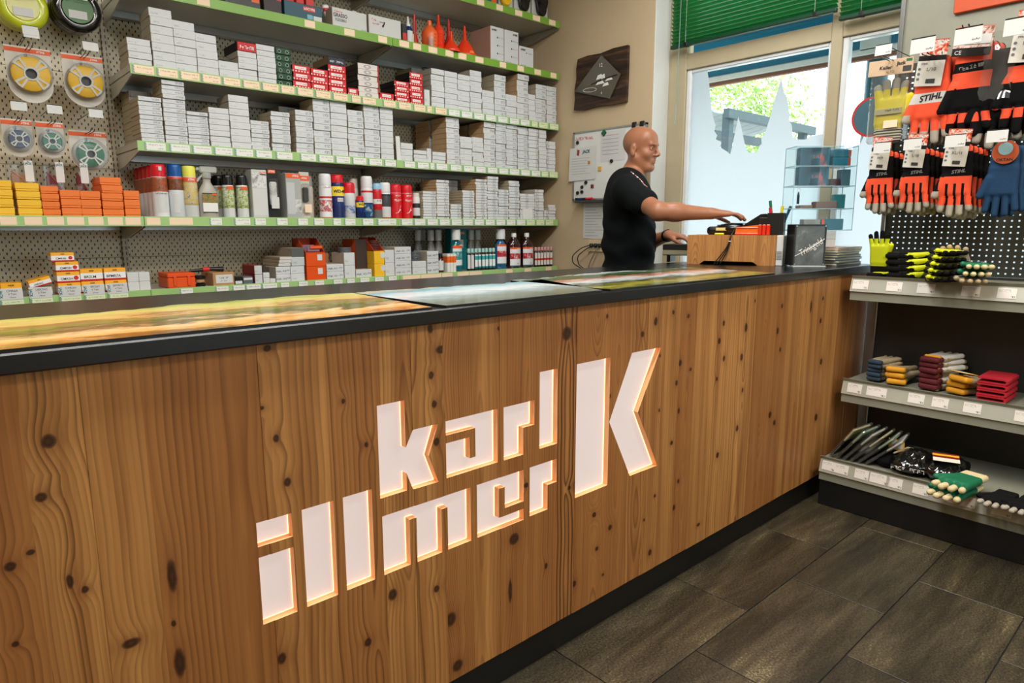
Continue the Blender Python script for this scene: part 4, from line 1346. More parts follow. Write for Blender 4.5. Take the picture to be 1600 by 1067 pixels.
# low hanging bags half hidden by the yellow and orange boxes
for x, w, tx, lb in ((.375, .10, .390, 'clear bag of tan spares hanging above the yellow boxes'), (.483, .075, .492, 'clear bag of red spares hanging above the orange boxes'), (.578, .05, .576, 'narrow clear bag of spares hanging beside the wide green spool')):
    t = thing('spare_part_bag', lb, 'spare parts', (x, 3.36, 1.462), 0, 'bagged spares on low hooks')
    MB().cbox(-w / 2, -.012, -.125, w / 2, .012, 0, .006).build('bag', PLASTIC, t)
    mb = MB().cbox(-w * .36, -.008, -.105, w * .10, .008, -.045, .004); mb.tube([(-w * .3, -.004, -.03), (.0, -.004, -.06), (w * .3, -.004, -.1)], .006, 8)
    mb.build('spare_part', mat('tan_part' if x < .4 else 'maroon_part', (176, 120, 84) if x < .4 else (120, 30, 36), .4), t)
    c = put('price_card', MB().cbox(-.014, -.0008, -.08, .014, .0008, 0, .0003).mesh('price_card', WHITE), t, (tx - x, -.1, .004))
    text('JACK', c, (0, -.0016, -.012), .011, TEALINK, bold=.03, wx=.9)
    mb = MB().tube([(tx - x, .187, .0), (tx - x, -.105, .0)], .0016, 6); mb.build('hook', DARKWIRE, t)

# ------------------------------------------------------------------ left bay, lowest level: spark plug boxes with price cards
PLUG = zones('yellow_red_box', [(0, (206, 30, 34)), (.16, (240, 240, 238)), (.66, (252, 178, 34))])
def plug(x, w, z, h, label, rz=0.0, rx=0.0, y=3.172, word='CMR5H'):
    t = thing('spark_plug_box', label, 'box', (x + w / 2, y, z), rz, 'yellow spark plug boxes')
    t.rotation_euler = (0, rx, rz)
    MB().cbox(-w / 2, 0, 0, w / 2, .085, h, .001).build('carton_body', PLUG, t)
    text(word, t, (-.006, -.0008, h * .34), h * .30, INK, bold=.01)
    text('NGK', t, (.0, -.0008, h * .84), h * .16, INK, bold=.03)
    if word == 'CMR5H':
        d = MB().lathe([(0, 0), (h * .20, 0), (h * .20, .0006), (0, .0006)], n=16, M=Matrix.Rotation(R(90), 3, 'X')).build('red_spot', REDINK, t, loc=(w * .33, -.0002, h * .42))
    return t
zf = SHZ['F']
for j, hh in ((0, .048), (1, .044), (2, .040), (3, .036)):
    z = zf + sum((.048, .044, .040, .036)[:j])
    plug(.428 - (0 if j < 3 else .012), .078, z, hh - .001, 'yellow spark plug box, %s in the tallest yellow pile' % ('bottom' if j == 0 else 'topmost' if j == 3 else ORDN[j + 1] + ' from bottom'))
for i, x in enumerate((.508, .592)):
    for j in range(2):
        plug(x, .079, zf + .05 * j, .049, 'yellow spark plug box, %s of the pair in the %s' % (('lower', 'upper')[j], ('middle pile', 'pile beside white cubes')[i]), word=('BR2LM', 'BPMR7A')[i])
plug(.246, .066, zf, .056, 'yellow spark plug box behind the leftmost price card', word='CMR6A')
plug(.170, .070, zf, .056, 'yellow spark plug box cut off at the picture edge', word='CMR6A')
plug(.335, .074, zf, .034, 'yellow spark plug box lying under the tilted one', word='USR7AC')
plug(.338, .074, zf + .040, .030, 'tilted yellow spark plug box leaning on its pile', rx=R(-15), word='USR7AC')
for i, x in enumerate((.235, .328, .424, .508, .592)):
    t = thing('price_card_holder', 'white price card with teal logo, %s from left' % ORDN[i + 1], 'price card', (x + .038, 3.146, zf - .036), 0, 'white cards before the spark plugs')
    MB().cbox(-.037, -.0012, 0, .037, 0, .030, .0003).build('lower_ticket', PRICE['g'], t)
    MB().cbox(-.037, -.0012, .031, .037, 0, .074, .0003).build('upper_card', WHITE, t)
    text(('CMR6A', 'USR7AC', 'CMR5H', 'BR2LM', 'BPMR7A')[i], t, (.004, -.0016, .064), .011, INK)
    text(('4 Takt', '2 Takt', '2 Takt', '4 Takt', '4 Takt')[i], t, (.004, -.0016, .052), .010, INK); text(('16mm', '19mm', '16mm', '21mm', '21mm')[i], t, (.004, -.0016, .040), .008, INK)
    text('JACK', t, (-.031, -.0016, .052), .013, TEALINK, rot=(R(90), R(90), 0), bold=.03)
for i in range(2):
    for j in range(2):
        t = put('white_cube_box', MB().cbox(-.021, 0, 0, .021, .08, .038, .001).mesh('white_cube_box', WHITE), None, (.698 + .043 * i, 3.175, zf + .0385 * j))
        tag(t, 'small plain white box, %s %s of the block of four' % (('lower', 'upper')[j], ('left', 'right')[i]), 'box', 'block of four white boxes')

# ------------------------------------------------------------------ middle bay, lowest level
PLOR = mat('orange_plastic', (232, 84, 20), .35)
t = thing('plastic_case', 'orange plastic case lying left of the kraft carton', 'case', (.888, 3.172, zf))
MB().cbox(-.058, 0, 0, .058, .15, .046, .004).build('case_body', PLOR, t)
MB().cbox(-.058, -.001, .047, .058, .15, .066, .004).build('case_lid', PLOR, t)
for sx in (-.028, .030):
    MB().cbox(sx - .006, -.005, .010, sx + .006, 0, .052, .001).build('clasp', PLOR, t)
t = thing('tool_reel', 'small black reel between orange case and kraft carton', 'reel', (.970, 3.19, zf))
MB().lathe([(.02, 0), (.022, .002), (.022, .012), (.014, .016), (.014, .034), (.022, .038), (.022, .048), (.02, .05)], n=18).build('reel_body', BLACK, t, smooth=True)
MB().lathe([(.0145, .017), (.019, .020), (.019, .030), (.0145, .033)], n=18).build('line', KRAFT, t, smooth=True)
t = goods_box('kraft_carton', 'kraft carton with white label on the lowest shelf', 'carton', 1.02, .095, 'F', .060, .16, KRAFT)
face(t, -.035, .012, .040, .050, WHITE, 'label'); text('PART 62', t, (.0, -.0012, .036), .010, INK); text('EN 388', t, (.0, -.0012, .022), .008, GREYINK)
t = thing('cable_tool', 'black cable tool with red grip lying on the kraft carton', 'tool', (1.04, 3.24, zf + .060))
MB().tube([(-.10, 0, .008), (-.05, -.01, .012), (0, 0, .014), (.05, -.01, .012)], [.006, .008, .009, .012], 10).build('handle', BLACK, t, smooth=True)
MB().tube([(-.045, -.012, .013), (-.015, -.008, .015)], .0105, 10).build('red_grip', REDINK, t, smooth=True)
t = goods_box('small_carton', 'tiny black and white carton right of the kraft carton', 'box', 1.118, .034, 'F', .036, .1, BLACK); face(t, -.016, .004, .016, .018, WHITE)
t = goods_box('small_carton', 'small slate grey carton before the red-sided boxes', 'box', 1.156, .045, 'F', .036, .1, mat('slate_card', (92, 100, 108), .5)); face(t, -.020, .020, .020, .030, WHITE)
RSIDE = m_carton('red_sided_carton', (206, 209, 210), (150, 44, 34), 'w')
for j in range(2):
    t = goods_box('small_carton', 'white carton with rust-red side, %s of two' % ('lower', 'upper')[j], 'box', 1.212, .036, 'F', .042, .16, RSIDE, z=zf + .043 * j, group='rust-sided cartons')
for j in range(3):
    t = goods_box('small_carton', 'narrow white carton with dark print, %s layer beside rust-sided ones' % ORDN[j + 1], 'box', 1.252, .031, 'F', .025, .12, CART['w'] if j < 2 else mat('dark_photo_card', (60, 40, 36), .5), z=zf + .0255 * j, group='narrow white cartons')
t = goods_box('small_carton', 'lowest tiny white carton at the front of the lowest shelf', 'box', 1.284, .027, 'F', .020, .08, CART['w'])


def white_print(label, x, w, h, z, d=.14, txt=True, group='white printed cartons', y=3.17):
    t = goods_box('printed_carton', label, 'box', x, w, 'F', h, d, CART['w'], z=z, group=group, y=y)
    if txt and w > .06:
        text('ibis AIR', t, (-w * .18, -.0008, h * .42), h * .30, INK, bold=.01); text('5/32', t, (w * .30, -.0008, h * .5), h * .26, INK)
    return t


for j in range(2):
    white_print('white printed carton, %s of two left of the orange display box' % ('lower', 'upper')[j], 1.316, .072, .037, zf + .0375 * j)
    white_print('white printed carton, %s of two against the orange display box' % ('lower', 'upper')[j], 1.390, .072, .037, zf + .0375 * j, txt=False)
for j in range(3):
    t = goods_box('flat_carton', 'thin grey-brown carton, %s of the staggered pile' % ORDN[j + 1], 'box', 1.330 + .004 * j, .062, 'F', .015, .2, m_carton('grey_brown_carton_%d' % j, (214, 212, 208), (178, 160, 136), 'w'), z=zf + .0756 + .0156 * j, group='staggered flat cartons')
for j in range(2):
    t = goods_box('flat_carton', 'grey-sided carton, %s of two left of the orange display box' % ('lower', 'upper')[j], 'box', 1.396, .068, 'F', .044, .2, m_carton('grey_sided_%d' % j, (200, 206, 210) if j == 0 else (90, 92, 90), (170, 158, 140), 'w'), z=zf + .0756 + .0446 * j, group='grey-sided cartons')


def display_box(label, x, w, col_m, n=2, hh=.069, topm=None):
    t = thing('display_carton', label, 'display box', (x + w / 2, 3.17, zf), 0, 'open display cartons')
    for j in range(n):
        b = MB().cbox(-w / 2, 0, hh * j, w / 2, .16, hh * (j + 1) - .001, .001).build('carton_body', col_m, t)
        MB().box(.008, -.0007, hh * j + .030, .034, .0001, hh * j + .060).build('sticker', WHITE, b)
    z = hh * n
    mb = MB()
    mb.prism([(0, z), (.16, z), (.16, z + .070), (.09, z + .070)], lambda u, v, d: (d, u, v), -w / 2, -w / 2 + .003)
    mb.prism([(0, z), (.16, z), (.16, z + .070), (.09, z + .070)], lambda u, v, d: (d, u, v), w / 2 - .003, w / 2)
    mb.box(-w / 2, .157, z, w / 2, .16, z + .070)
    mb.box(-w / 2, 0, z - .001, w / 2, .16, z + .002)
    mb.build('open_top', topm or col_m, t)
    return t


DK = mat('deep_orange_card', (196, 66, 26), .55)
t = display_box('orange open display carton with bagged blades in its top', 1.474, .103, PLOR, topm=DK)
for k in range(3):
    MB().cbox(-.03, .02 + .03 * k, .141, .035, .035 + .03 * k, .165 + .005 * k, .004).build('bagged_blade', PLASTIC if k % 2 else mat('violet_blade', (150, 120, 140), .3), t)
MB().cbox(-.02, .012, .158, .045, .016, .172, .001).build('orange_header', ORINK, t)
for j in range(2):
    white_print('white printed carton, %s of two right of the orange display box' % ('lower', 'upper')[j], 1.582, .095, .038, zf + .0385 * j)
t = goods_box('kraft_carton', 'open kraft carton standing behind the printed white cartons', 'carton', 1.582, .095, 'F', .13, .14, m_carton('kraft_orange', (176, 120, 84), (176, 70, 34), 'x'), y=3.33, z=zf)
for j in range(2):
    white_print('blue-white carton, %s of two under the disc tray' % ('lower', 'upper')[j], 1.682, .062, .066, zf + .0665 * j, txt=False)
t = thing('disc_stack', 'stack of bagged discs on the blue-white cartons', 'discs', (1.713, 3.22, zf + .133))
for k in range(4):
    MB().lathe([(.012, .007 * k), (.034, .007 * k), (.034, .007 * k + .005), (.012, .007 * k + .005)], n=24, ring=True).build('disc', mat('grey_disc', (120, 126, 132), .35, .4), t, smooth=True)
white_print('low white printed carton before the dark opening', 1.748, .094, .042, zf)
t = display_box('orange and yellow open display carton with dark discs', 1.860, .062, YELB, topm=DK)
for k in range(6):
    MB().lathe([(.010, .142 + .009 * k), (.030, .142 + .009 * k), (.030, .142 + .009 * k + .006), (.010, .142 + .009 * k + .006)], (0, .05, 0), n=20, ring=True).build('disc', mat('rust_disc', (110, 56, 48), .4, .3), t, smooth=True)
t = goods_box('display_carton', 'dark open orange carton left of the yellow display carton', 'display box', 1.790, .068, 'F', .20, .15, m_carton('orange_dark_open', (60, 48, 42), (214, 84, 34), 'x'), y=3.24)
for j in range(2):
    white_print('plain white carton, %s of two beside the yellow display' % ('lower', 'upper')[j], 1.926, .060, .070, zf + .0705 * j, txt=False)
for j in range(4):
    white_print('long white printed carton, %s layer right of the shelf joint' % ORDN[j + 1], 2.012 - .022, .106, .0385, zf + .039 * j)
for j in range(2):
    white_print('white carton, %s of two under the grey discs' % ('lower', 'upper')[j], 2.104, .094, .036, zf + .0365 * j, txt=False)
t = thing('disc_stack', 'leaning stack of grey discs on white cartons near the bottles', 'discs', (2.140, 3.215, zf + .073))
for k in range(6):
    MB().lathe([(.012, .009 * k), (.036, .009 * k), (.036, .009 * k + .006), (.012, .009 * k + .006)], (.003 * (k % 3), 0, 0), n=24, ring=True).build('disc', mat('grey_disc', (120, 126, 132), .35, .4), t, smooth=True)
for j in range(3):
    white_print('white printed carton, %s layer left of the tiny bottle' % ORDN[j + 1], 2.205, .080, .042, zf + .0425 * j)
# ------------------------------------------------------------------ right bay, lowest level: oils
def bottle(x, y, h, r, liquid, cap, label, lm=None, flat=.72, group='oil bottles', capr=.4, caph=.022, lz=(.12, .62), name='oil_bottle'):
    t = thing(name, label, 'bottle', (x, y, zf), 0, group)
    hb = h - caph
    b = MB().lathe([(r * .94, 0), (r, .004), (r, hb * .70), (r * .93, hb * .80), (r * .62, hb * .91), (r * .40, hb * .96), (r * .38, hb)], n=24)
    b.V = [(a, c * flat, d) for a, c, d in b.V]
    b.build('bottle_body', liquid, t, smooth=True)
    MB().lathe([(r * capr, hb - .002), (r * capr, h - .003), (r * capr * .9, h), (0, h)], n=16).build('cap', cap, t, smooth=True)
    if lm:
        mb = MB(); n = 10; vs = []
        for i in range(n + 1):
            a = R(-155 + 130 * i / n)
            for z in (h * lz[0], h * lz[1]):
                vs.append((r * 1.012 * math.cos(a), r * flat * 1.02 * math.sin(a), z))
        mb.add(vs, [(2 * i, 2 * i + 2, 2 * i + 3, 2 * i + 1) for i in range(n)])
        mb.build('label', lm, t, smooth=True)
    return t


TEALL = mat('teal_liquid', (12, 104, 116), .18, var=.1, coat=.5)
DKRED = mat('dark_red_liquid', (46, 14, 20), .15, var=.1, coat=.6)
BLUEL = mat('blue_liquid', (40, 96, 140), .18, var=.1, coat=.5)
GREYB = zones('grey_bottle_dark_oil', [(0, (20, 36, 44)), (.52, (150, 152, 150))], rough=.2)
LB_T = zones('teal_oil_label', [(0, (20, 110, 120)), (.06, (226, 234, 234)), (.86, (238, 96, 32))], speck=(.32, .72, [(226, 234, 234), (60, 150, 150), (20, 110, 120)], 45))
LB_R = zones('red_oil_label', [(0, (20, 110, 120)), (.05, (232, 234, 236)), (.90, (238, 96, 32))], speck=(.38, .68, [(232, 234, 236), (190, 40, 50), (150, 30, 40)], 40))
CAPC = mat('clear_white_cap', (226, 230, 228), .3)
t = bottle(2.440, 3.205, .250, .038, TEALL, CAPC, 'tall teal oil bottle with white and orange label', LB_T, capr=.7, caph=.06)
text('STIHL', t, (.012, -.0300, .156), .010, WHITEINK, shear=.3, bold=.02)
for i, (x, y) in enumerate(((2.345, 3.33), (2.400, 3.33), (2.455, 3.40), (2.300, 3.40), (2.36, 3.44))):
    bottle(x, y, .245, .026, GREYB, CAPC, 'grey half-clear bottle of dark oil, %s in the rear cluster' % ORDN[i + 1], group='grey bottles behind the teal one', capr=.75, caph=.06)
t = goods_box('teal_box', 'teal carton with white label standing behind the small bottles', 'box', 2.495, .125, 'F', .252, .06, mat('teal_card', (30, 142, 146), .45), y=3.33)
face(t, -.045, .135, .035, .185, WHITE, 'label'); face(t, .0, .215, .045, .235, ORINK, 'brand_patch'); text('STIHL', t, (.0225, -.0011, .225), .016, WHITEINK, shear=.3, bold=.02)
text('HP Ultra', t, (-.005, -.0011, .170), .012, TEALINK)
LT = zones('small_teal_label', [(0, (24, 120, 124)), (.12, (232, 236, 236)), (.62, (60, 170, 170)), (.90, (232, 236, 236))])
for i in range(8):
    x = 2.526 + i * .0285
    bottle(x, 3.195 + .002 * (i % 2), .134, .0125, mat('dark_sample', (30, 34, 34), .2), mat('clear_green_cap', (170, 214, 206), .3), 'small sample bottle with teal label, %s in the row' % ORDN[i + 1], LT if i > 1 else WHITE, flat=.9, group='row of small teal-labelled bottles', capr=.8, caph=.022, lz=(.10, .72), name='sample_bottle')
for i, (x, y) in enumerate(((2.66, 3.34), (2.715, 3.34), (2.70, 3.41))):
    bottle(x, y, .245, .026, GREYB, CAPC, 'grey bottle of dark oil, %s in the group behind the blue bottle' % ORDN[i + 1], group='grey bottles behind the blue one', capr=.75, caph=.06)
t = bottle(2.792, 3.205, .250, .042, BLUEL, CAPC, 'tall blue oil bottle with white label and red drop', LB_R, capr=.7, caph=.06)
for i, x in enumerate((2.905, 3.018)):
    t = bottle(x, 3.205, .224, .049, DKRED, CAPWHT, 'dark red oil bottle with white cap, %s of the front pair' % ('left', 'right')[i], LB_R, capr=.34, caph=.024, lz=(.06, .60), group='dark red oil bottles')
    text('STIHL', t, (.008, -.0372, .124), .011, WHITEINK, shear=.3, bold=.02); text('HP', t, (.004, -.0372, .030), .014, INK)
for i, x in enumerate((2.885, 2.995)):
    bottle(x, 3.31, .222, .046, DKRED, CAPWHT, 'dark red oil bottle, %s of the rear pair' % ('left', 'right')[i], None, capr=.34, caph=.024, group='dark red oil bottles')
LS = zones('small_red_label', [(0, (226, 220, 214)), (.38, (206, 60, 40)), (.55, (226, 220, 214))])
for i in range(6):
    x = 3.092 + i * .0285
    bottle(x, 3.195, .130, .0125, mat('dark_maroon_sample', (40, 20, 22), .2), mat('pink_cap', (216, 160, 160), .3), 'small dark bottle with pink cap, %s in the row' % ORDN[i + 1], LS, flat=.9, group='row of small pink-capped bottles', capr=.8, caph=.02, lz=(.10, .72), name='sample_bottle')
t = bottle(2.316, 3.20, .112, .021, mat('amber_glass', (66, 36, 18), .15, coat=.5), CAPBLK, 'tiny brown bottle beside the orange packets', WHITE, flat=1.0, group=None, capr=.55)
for i in range(3):
    t = goods_box('packet', 'orange and white upright packet, %s beside the brown bottle' % ORDN[i + 1], 'packet', 2.347 + .022 * i, .020, 'F', .108, .05, zones('orange_packet', [(0, (232, 232, 228)), (.52, (240, 110, 40)), (.86, (232, 232, 228))]), group='orange and white packets')

# ------------------------------------------------------------------ funnel shelf
zb = SHZ['B']
t = thing('adhesive_display', 'dark teal display box with red packs and white tag', 'display box', (1.530, 3.175, zb))
MB().cbox(-.095, 0, 0, .097, .14, .075, .002).build('carton_body', mat('petrol_card', (8, 74, 92), .45), t)
mb = MB(); mb.prism([(0, .075), (.14, .075), (.14, .12)], lambda u, v, d: (d, u, v), -.095, -.092); mb.prism([(0, .075), (.14, .075), (.14, .12)], lambda u, v, d: (d, u, v), .094, .097); mb.box(-.095, .137, .075, .097, .14, .16)
mb.build('open_top', mat('petrol_card', (8, 74, 92), .45), t)
for k in range(3):
    MB().cbox(-.075 + .05 * k, .02, .076, -.035 + .05 * k, .05, .125, .002).build('red_pack', REDINK, t)
face(t, .0, .045, .060, .066, REDINK, 'brand_patch'); text('LOCTITE', t, (.030, -.0011, .0555), .014, WHITEINK, bold=.03)
face(t, .050, .004, .092, .030, WHITE, 'sticker'); face(t, .018, .012, .046, .032, mat('light_blue_ink', (120, 180, 200), .5), 'badge')
t = goods_box('dark_carton', 'black carton with red corner at the left end of the funnel shelf', 'box', 1.335, .085, 'B', .10, .12, mat('black_red_card', (36, 20, 20), .45)); face(t, .02, .06, .042, .10, REDINK, 'red_corner')
t = goods_box('dark_carton', 'black boxed tool left of the dark teal display box', 'box', 1.16, .16, 'B', .08, .12, BLACK); face(t, .04, .03, .075, .06, ORINK, 'brand_patch')
for nm, x, w, h, lb in (('GRASSO', 1.676, .190, .092, 'open white grease carton printed with large black words'), ('', 1.878, .192, .098, 'open white carton with grease gun picture beside the blue bottle')):
    t = goods_box('grease_carton', lb, 'carton', x, w, 'B', h, .17, m_carton('grease_carton_%d' % int(x * 100), (210, 211, 208), (190, 170, 148), 'x'))
    if nm:
        text('STRONG', t, (-.062, -.0008, .074), .012, REDINK); text('GRASSO', t, (-.052, -.0008, .057), .024, INK, bold=.02, wx=.85); text('FLESSIBILI', t, (-.050, -.0008, .036), .018, INK, wx=.8)
        text('150 g', t, (.075, -.0008, .012), .008, INK)
    else:
        text('BIO', t, (-.065, -.0008, .076), .016, REDINK, bold=.02); text('grasso', t, (-.055, -.0008, .058), .011, REDINK); text('GRASSO', t, (-.02, -.0008, .07), .008, INK)
        MB().tube([(-.016, -.002, .050), (-.008, -.002, .062), (-.004, -.002, .074)], [.005, .003, .002], 8).build('printed_gun', INK, t)
    for k in range(5 if nm else 3):
        c = put('grease_tube', MB().cbox(-.017, -.01, 0, .017, .01, .11, .006).mesh('grease_tube', zones('red_white_tube', [(0, (236, 232, 230)), (.35, (206, 40, 48)), (.5, (236, 232, 230)), (.7, (206, 40, 48)), (.85, (236, 232, 230))])), None,
                (x + .03 + .034 * k, 3.235 + .02 * (k % 2), zb + .045), (R(-8), R(14 * (k % 3 - 1)), 0))
        c.location.z = zb + .012
        tag(c, 'red and white striped grease tube, %s in the %s carton' % (ORDN[k + 1], 'grease-word' if nm else 'gun-picture'), 'tube', 'striped grease tubes')
t = goods_box('small_carton', 'narrow black and red carton beside the blue bottle', 'box', 2.078, .028, 'B', .090, .08, BLACK); face(t, -.012, .01, .012, .045, REDINK)
t = thing('glue_bottle', 'blue bottle with long white nozzle on the funnel shelf', 'bottle', (2.136, 3.20, zb))
MB().lathe([(.021, 0), (.023, .003), (.023, .075), (.016, .088), (.010, .092)], n=18).build('bottle_body', mat('navy_bottle', (16, 40, 96), .3), t, smooth=True)
MB().lathe([(.012, .090), (.013, .100), (.007, .108), (.004, .140), (0, .142)], n=14).build('nozzle', CAPWHT, t, smooth=True)
arc_label(t, .0232, .008, .066, WHITE, -135, -50)
t = thing('clear_bag', 'clear plastic bag standing between blue bottle and funnels', 'bag', (2.180, 3.23, zb)); MB().cbox(-.018, -.01, 0, .018, .01, .15, .008).build('bag', PLASTIC, t); MB().cbox(-.012, -.004, .004, .012, .004, .07, .003).build('content', PEACH, t)
FUN = mat('red_funnel', (236, 62, 26), .32, var=.08)
FUN2 = mat('deep_red_funnel', (200, 40, 26), .32, var=.08)
JUG = mat('orange_jug', (244, 108, 50), .35)


def funnel(x, y, R0, h, m, label, tip=.006):
    t = thing('funnel', label, 'funnel', (x, y, zb), 0, 'plastic funnels')
    MB().lathe([(R0 * .96, 0), (R0, 0), (R0, .012), (R0 * .92, h * .14), (R0 * .55, h * .40), (R0 * .30, h * .52), (.012, h * .58), (tip, h), (tip * .6, h)], n=28).build('cone', m, t, smooth=True)
    MB().lathe([(R0 * 1.03, 0), (R0 * 1.05, .003), (R0 * 1.03, .006)], n=28).build('rim', m, t, smooth=True)
    MB().cbox(R0 * .6, -.004, .012, R0 * 1.0, .004, h * .25, .002).build('rib', m, t)
    return t


funnel(2.224, 3.27, .026, .185, FUN2, 'slim dark red funnel behind the orange jug')
t = thing('measuring_jug', 'orange measuring jug with upright spout', 'jug', (2.286, 3.215, zb))
MB().lathe([(.040, 0), (.043, .004), (.045, .075), (.042, .095), (.020, .118), (.012, .126), (.012, .150), (.009, .152)], n=24).build('jug_body', JUG, t, smooth=True)
MB().tube([(.030, 0, .095), (.052, 0, .085), (.055, 0, .045), (.044, 0, .020)], .006, 10).build('handle', JUG, t, smooth=True)
for k in range(4):
    MB().box(-.002 + .0, -.0462, .02 + .018 * k, .014, -.0445, .022 + .018 * k).build('scale_mark', FUN2, t)
t = thing('measuring_cup', 'clear measuring cup standing before the orange jug', 'cup', (2.262, 3.17, zb))
MB().lathe([(.014, 0), (.017, .055), (.0165, .055), (.0135, .002)], n=20).build('cup_body', clear('hazy_cup', (250, 226, 214), .3, .1, .35), t, smooth=True)
t = thing('flexible_funnel', 'tall ribbed red funnel right of the jug', 'funnel', (2.358, 3.23, zb), 0, 'plastic funnels')
pr_ = [(.030, 0), (.034, .004)]
for k in range(7):
    pr_ += [(.034, .010 + .014 * k), (.031, .016 + .014 * k)]
pr_ += [(.034, .110), (.022, .132), (.010, .148), (.006, .198), (.003, .198)]
MB().lathe(pr_, n=26).build('ribbed_body', FUN, t, smooth=True)
funnel(2.412, 3.185, .050, .113, FUN, 'smallest red funnel, standing in front')
funnel(2.482, 3.30, .050, .215, FUN2, 'tall dark red funnel behind the large one')
t = funnel(2.548, 3.235, .068, .176, FUN, 'largest bright red funnel beside the white cartons')
face(t, -.012, .012, .016, .030, mat('light_orange_label', (250, 130, 60), .4), 'label', y=-.064)
UV = m_carton('earplug_carton', (210, 213, 214), (190, 148, 130), 'x')
for i, (x, w, h) in enumerate(((2.690, .105, .193), (2.799, .114, .192), (2.919, .120, .121))):
    t = goods_box('earplug_carton', ['tall white carton with pinkish side right of the funnels', 'tall white carton, second of the branded three', 'low white carton at the end of the funnel shelf'][i], 'carton', x, w, 'B', h, .19, UV, group='branded white cartons')
    text('uvex', t, (-w * .24 if i != 1 else w * .25, -.0008, h - .018), .020, INK, bold=.03)
    for k in range(3 if i < 2 else 1):
        MB().tube([(0, -.001, h * .68 - .045 * k), (.0, -.001, h * .72 - .045 * k)], .003, 6).build('printed_plug', INK, t)
        text('uvex x-fit' if i < 2 else 'com4-fit', t, (w * .25, -.0008, h * .70 - .045 * k), .007, GREYINK)
    text('+ 100 pairs', t, (-w * .2, -.0008, .012), .006, INK)

# ------------------------------------------------------------------ highest shelf
za = SHZ['A']
t = goods_box('boxed_goods', 'teal boxed goods at the left of the highest shelf', 'box', 2.60, .155, 'A', .12, .12, mat('teal_print_card', (12, 92, 116), .4)); face(t, -.05, .02, .0, .05, WHITE)
face(t, .02, .01, .06, .045, ORINK, 'brand_patch')
t = goods_box('boxed_goods', 'black boxed goods behind the teal box on the highest shelf', 'box', 2.47, .12, 'A', .11, .12, BLACK); face(t, -.03, .02, .05, .07, GREYPIC)
for i, (x, m_) in enumerate(((2.825, YLINE), (2.975, BLACK), (3.125, BLACK))):
    t = thing('ear_defender_pack', ['white pack holding yellow ear defenders', 'white pack holding black ear defenders, left one', 'white pack holding black ear defenders, nearest the wall'][i], 'ear defenders', (x, 3.18, za), 0, 'ear defender packs')
    MB().cbox(-.068, .02, 0, .068, .14, .19, .002).build('carton_body', GREYBOX, t)
    for sz in (.055, .12):
        MB().lathe([(.030, 0), (.038, .004), (.040, .018), (.034, .026), (0, .030)], n=24, M=Matrix.Rotation(R(90), 3, 'X')).build('ear_cup', m_, t, loc=(.0, .02, sz), smooth=True)
    MB().tube([(-.036, .006, .06), (-.05, .006, .11), (-.036, .006, .16), (0, .006, .175), (.036, .006, .16), (.05, .006, .11), (.036, .006, .06)], .007, 8).build('headband', BLACK, t, smooth=True)
# red-topped carton, navy carton and bag on the red-box shelf
zc = SHZ['C']
t = goods_box('flat_carton', 'black and red carton lying on the sixth white stack', 'box', 1.202, .084, 'C', .038, .17, m_carton('red_top_carton', (206, 36, 44), (30, 24, 24), 'x'), z=zc + .127, y=3.166); text('Tecnik', t, (0, -.0008, .017), .020, WHITEINK, bold=.02)
t = goods_box('flat_carton', 'navy carton lying on the tallest red stack', 'box', 1.645, .090, 'C', .036, .17, m_carton('navy_carton', (18, 34, 52), (150, 120, 90), 'x'), z=zc + .136, y=3.172); text('THE CHAMP', t, (0, -.0008, .016), .014, WHITEINK)
t = thing('clear_bag', 'clear bag of small parts lying on the low white stack', 'bag', (1.155, 3.22, zc + .072)); MB().lathe([(.03, 0), (.042, .008), (.036, .02), (.012, .03), (0, .031)], n=14).build('bag', PLASTIC, t, smooth=True); MB().lathe([(.02, .001), (.03, .007), (.018, .015), (0, .017)], n=12).build('content', mat('grey_parts', (110, 110, 106), .4, .4), t, smooth=True)
t = thing('cable_coil', 'black cable coil lying on top of the cartons right of the red boxes', 'cable', (2.30, 3.23, zc + .207))
MB().tube([(.05 * math.cos(a) * (1 + .1 * math.sin(3 * a)), .03 * math.sin(a), .004 + .006 * abs(math.sin(a * 1.5))) for a in [i * .35 for i in range(30)]], .003, 6).build('wire', BLACK, t, smooth=True)
# ================================================================== WINDOW
win = tag(put('window_1', None), 'tall cream-framed shop window with frosted film and clear upper part', 'window', kind='structure')
XF = 3.42
fr = MB()
MB().cbox(XF, 2.307, .30, XF + .07, 2.426, 2.66, .003).build('jamb', CREAM, win)
MB().cbox(XF, 1.444, .30, XF + .07, 1.496, 2.66, .003).build('mullion', CREAM, win)
MB().cbox(XF + .002, 1.496, 2.086, XF + .068, 2.307, 2.172, .003).build('transom', CREAM, win)
MB().cbox(XF + .002, .20, 2.094, XF + .068, 1.444, 2.165, .003).build('transom', CREAM, win)
MB().cbox(XF, .13, .30, XF + .07, .20, 2.66, .003).build('mullion', CREAM, win)
MB().cbox(XF + .002, -.9, 2.094, XF + .068, .13, 2.165, .003).build('transom', CREAM, win)
MB().cbox(XF, -.9, 2.60, XF + .07, 2.307, 2.66, .003).build('head_rail', CREAM, win)
MB().cbox(XF, -.9, .30, XF + .07, 2.307, .36, .003).build('bottom_rail', CREAM, win)
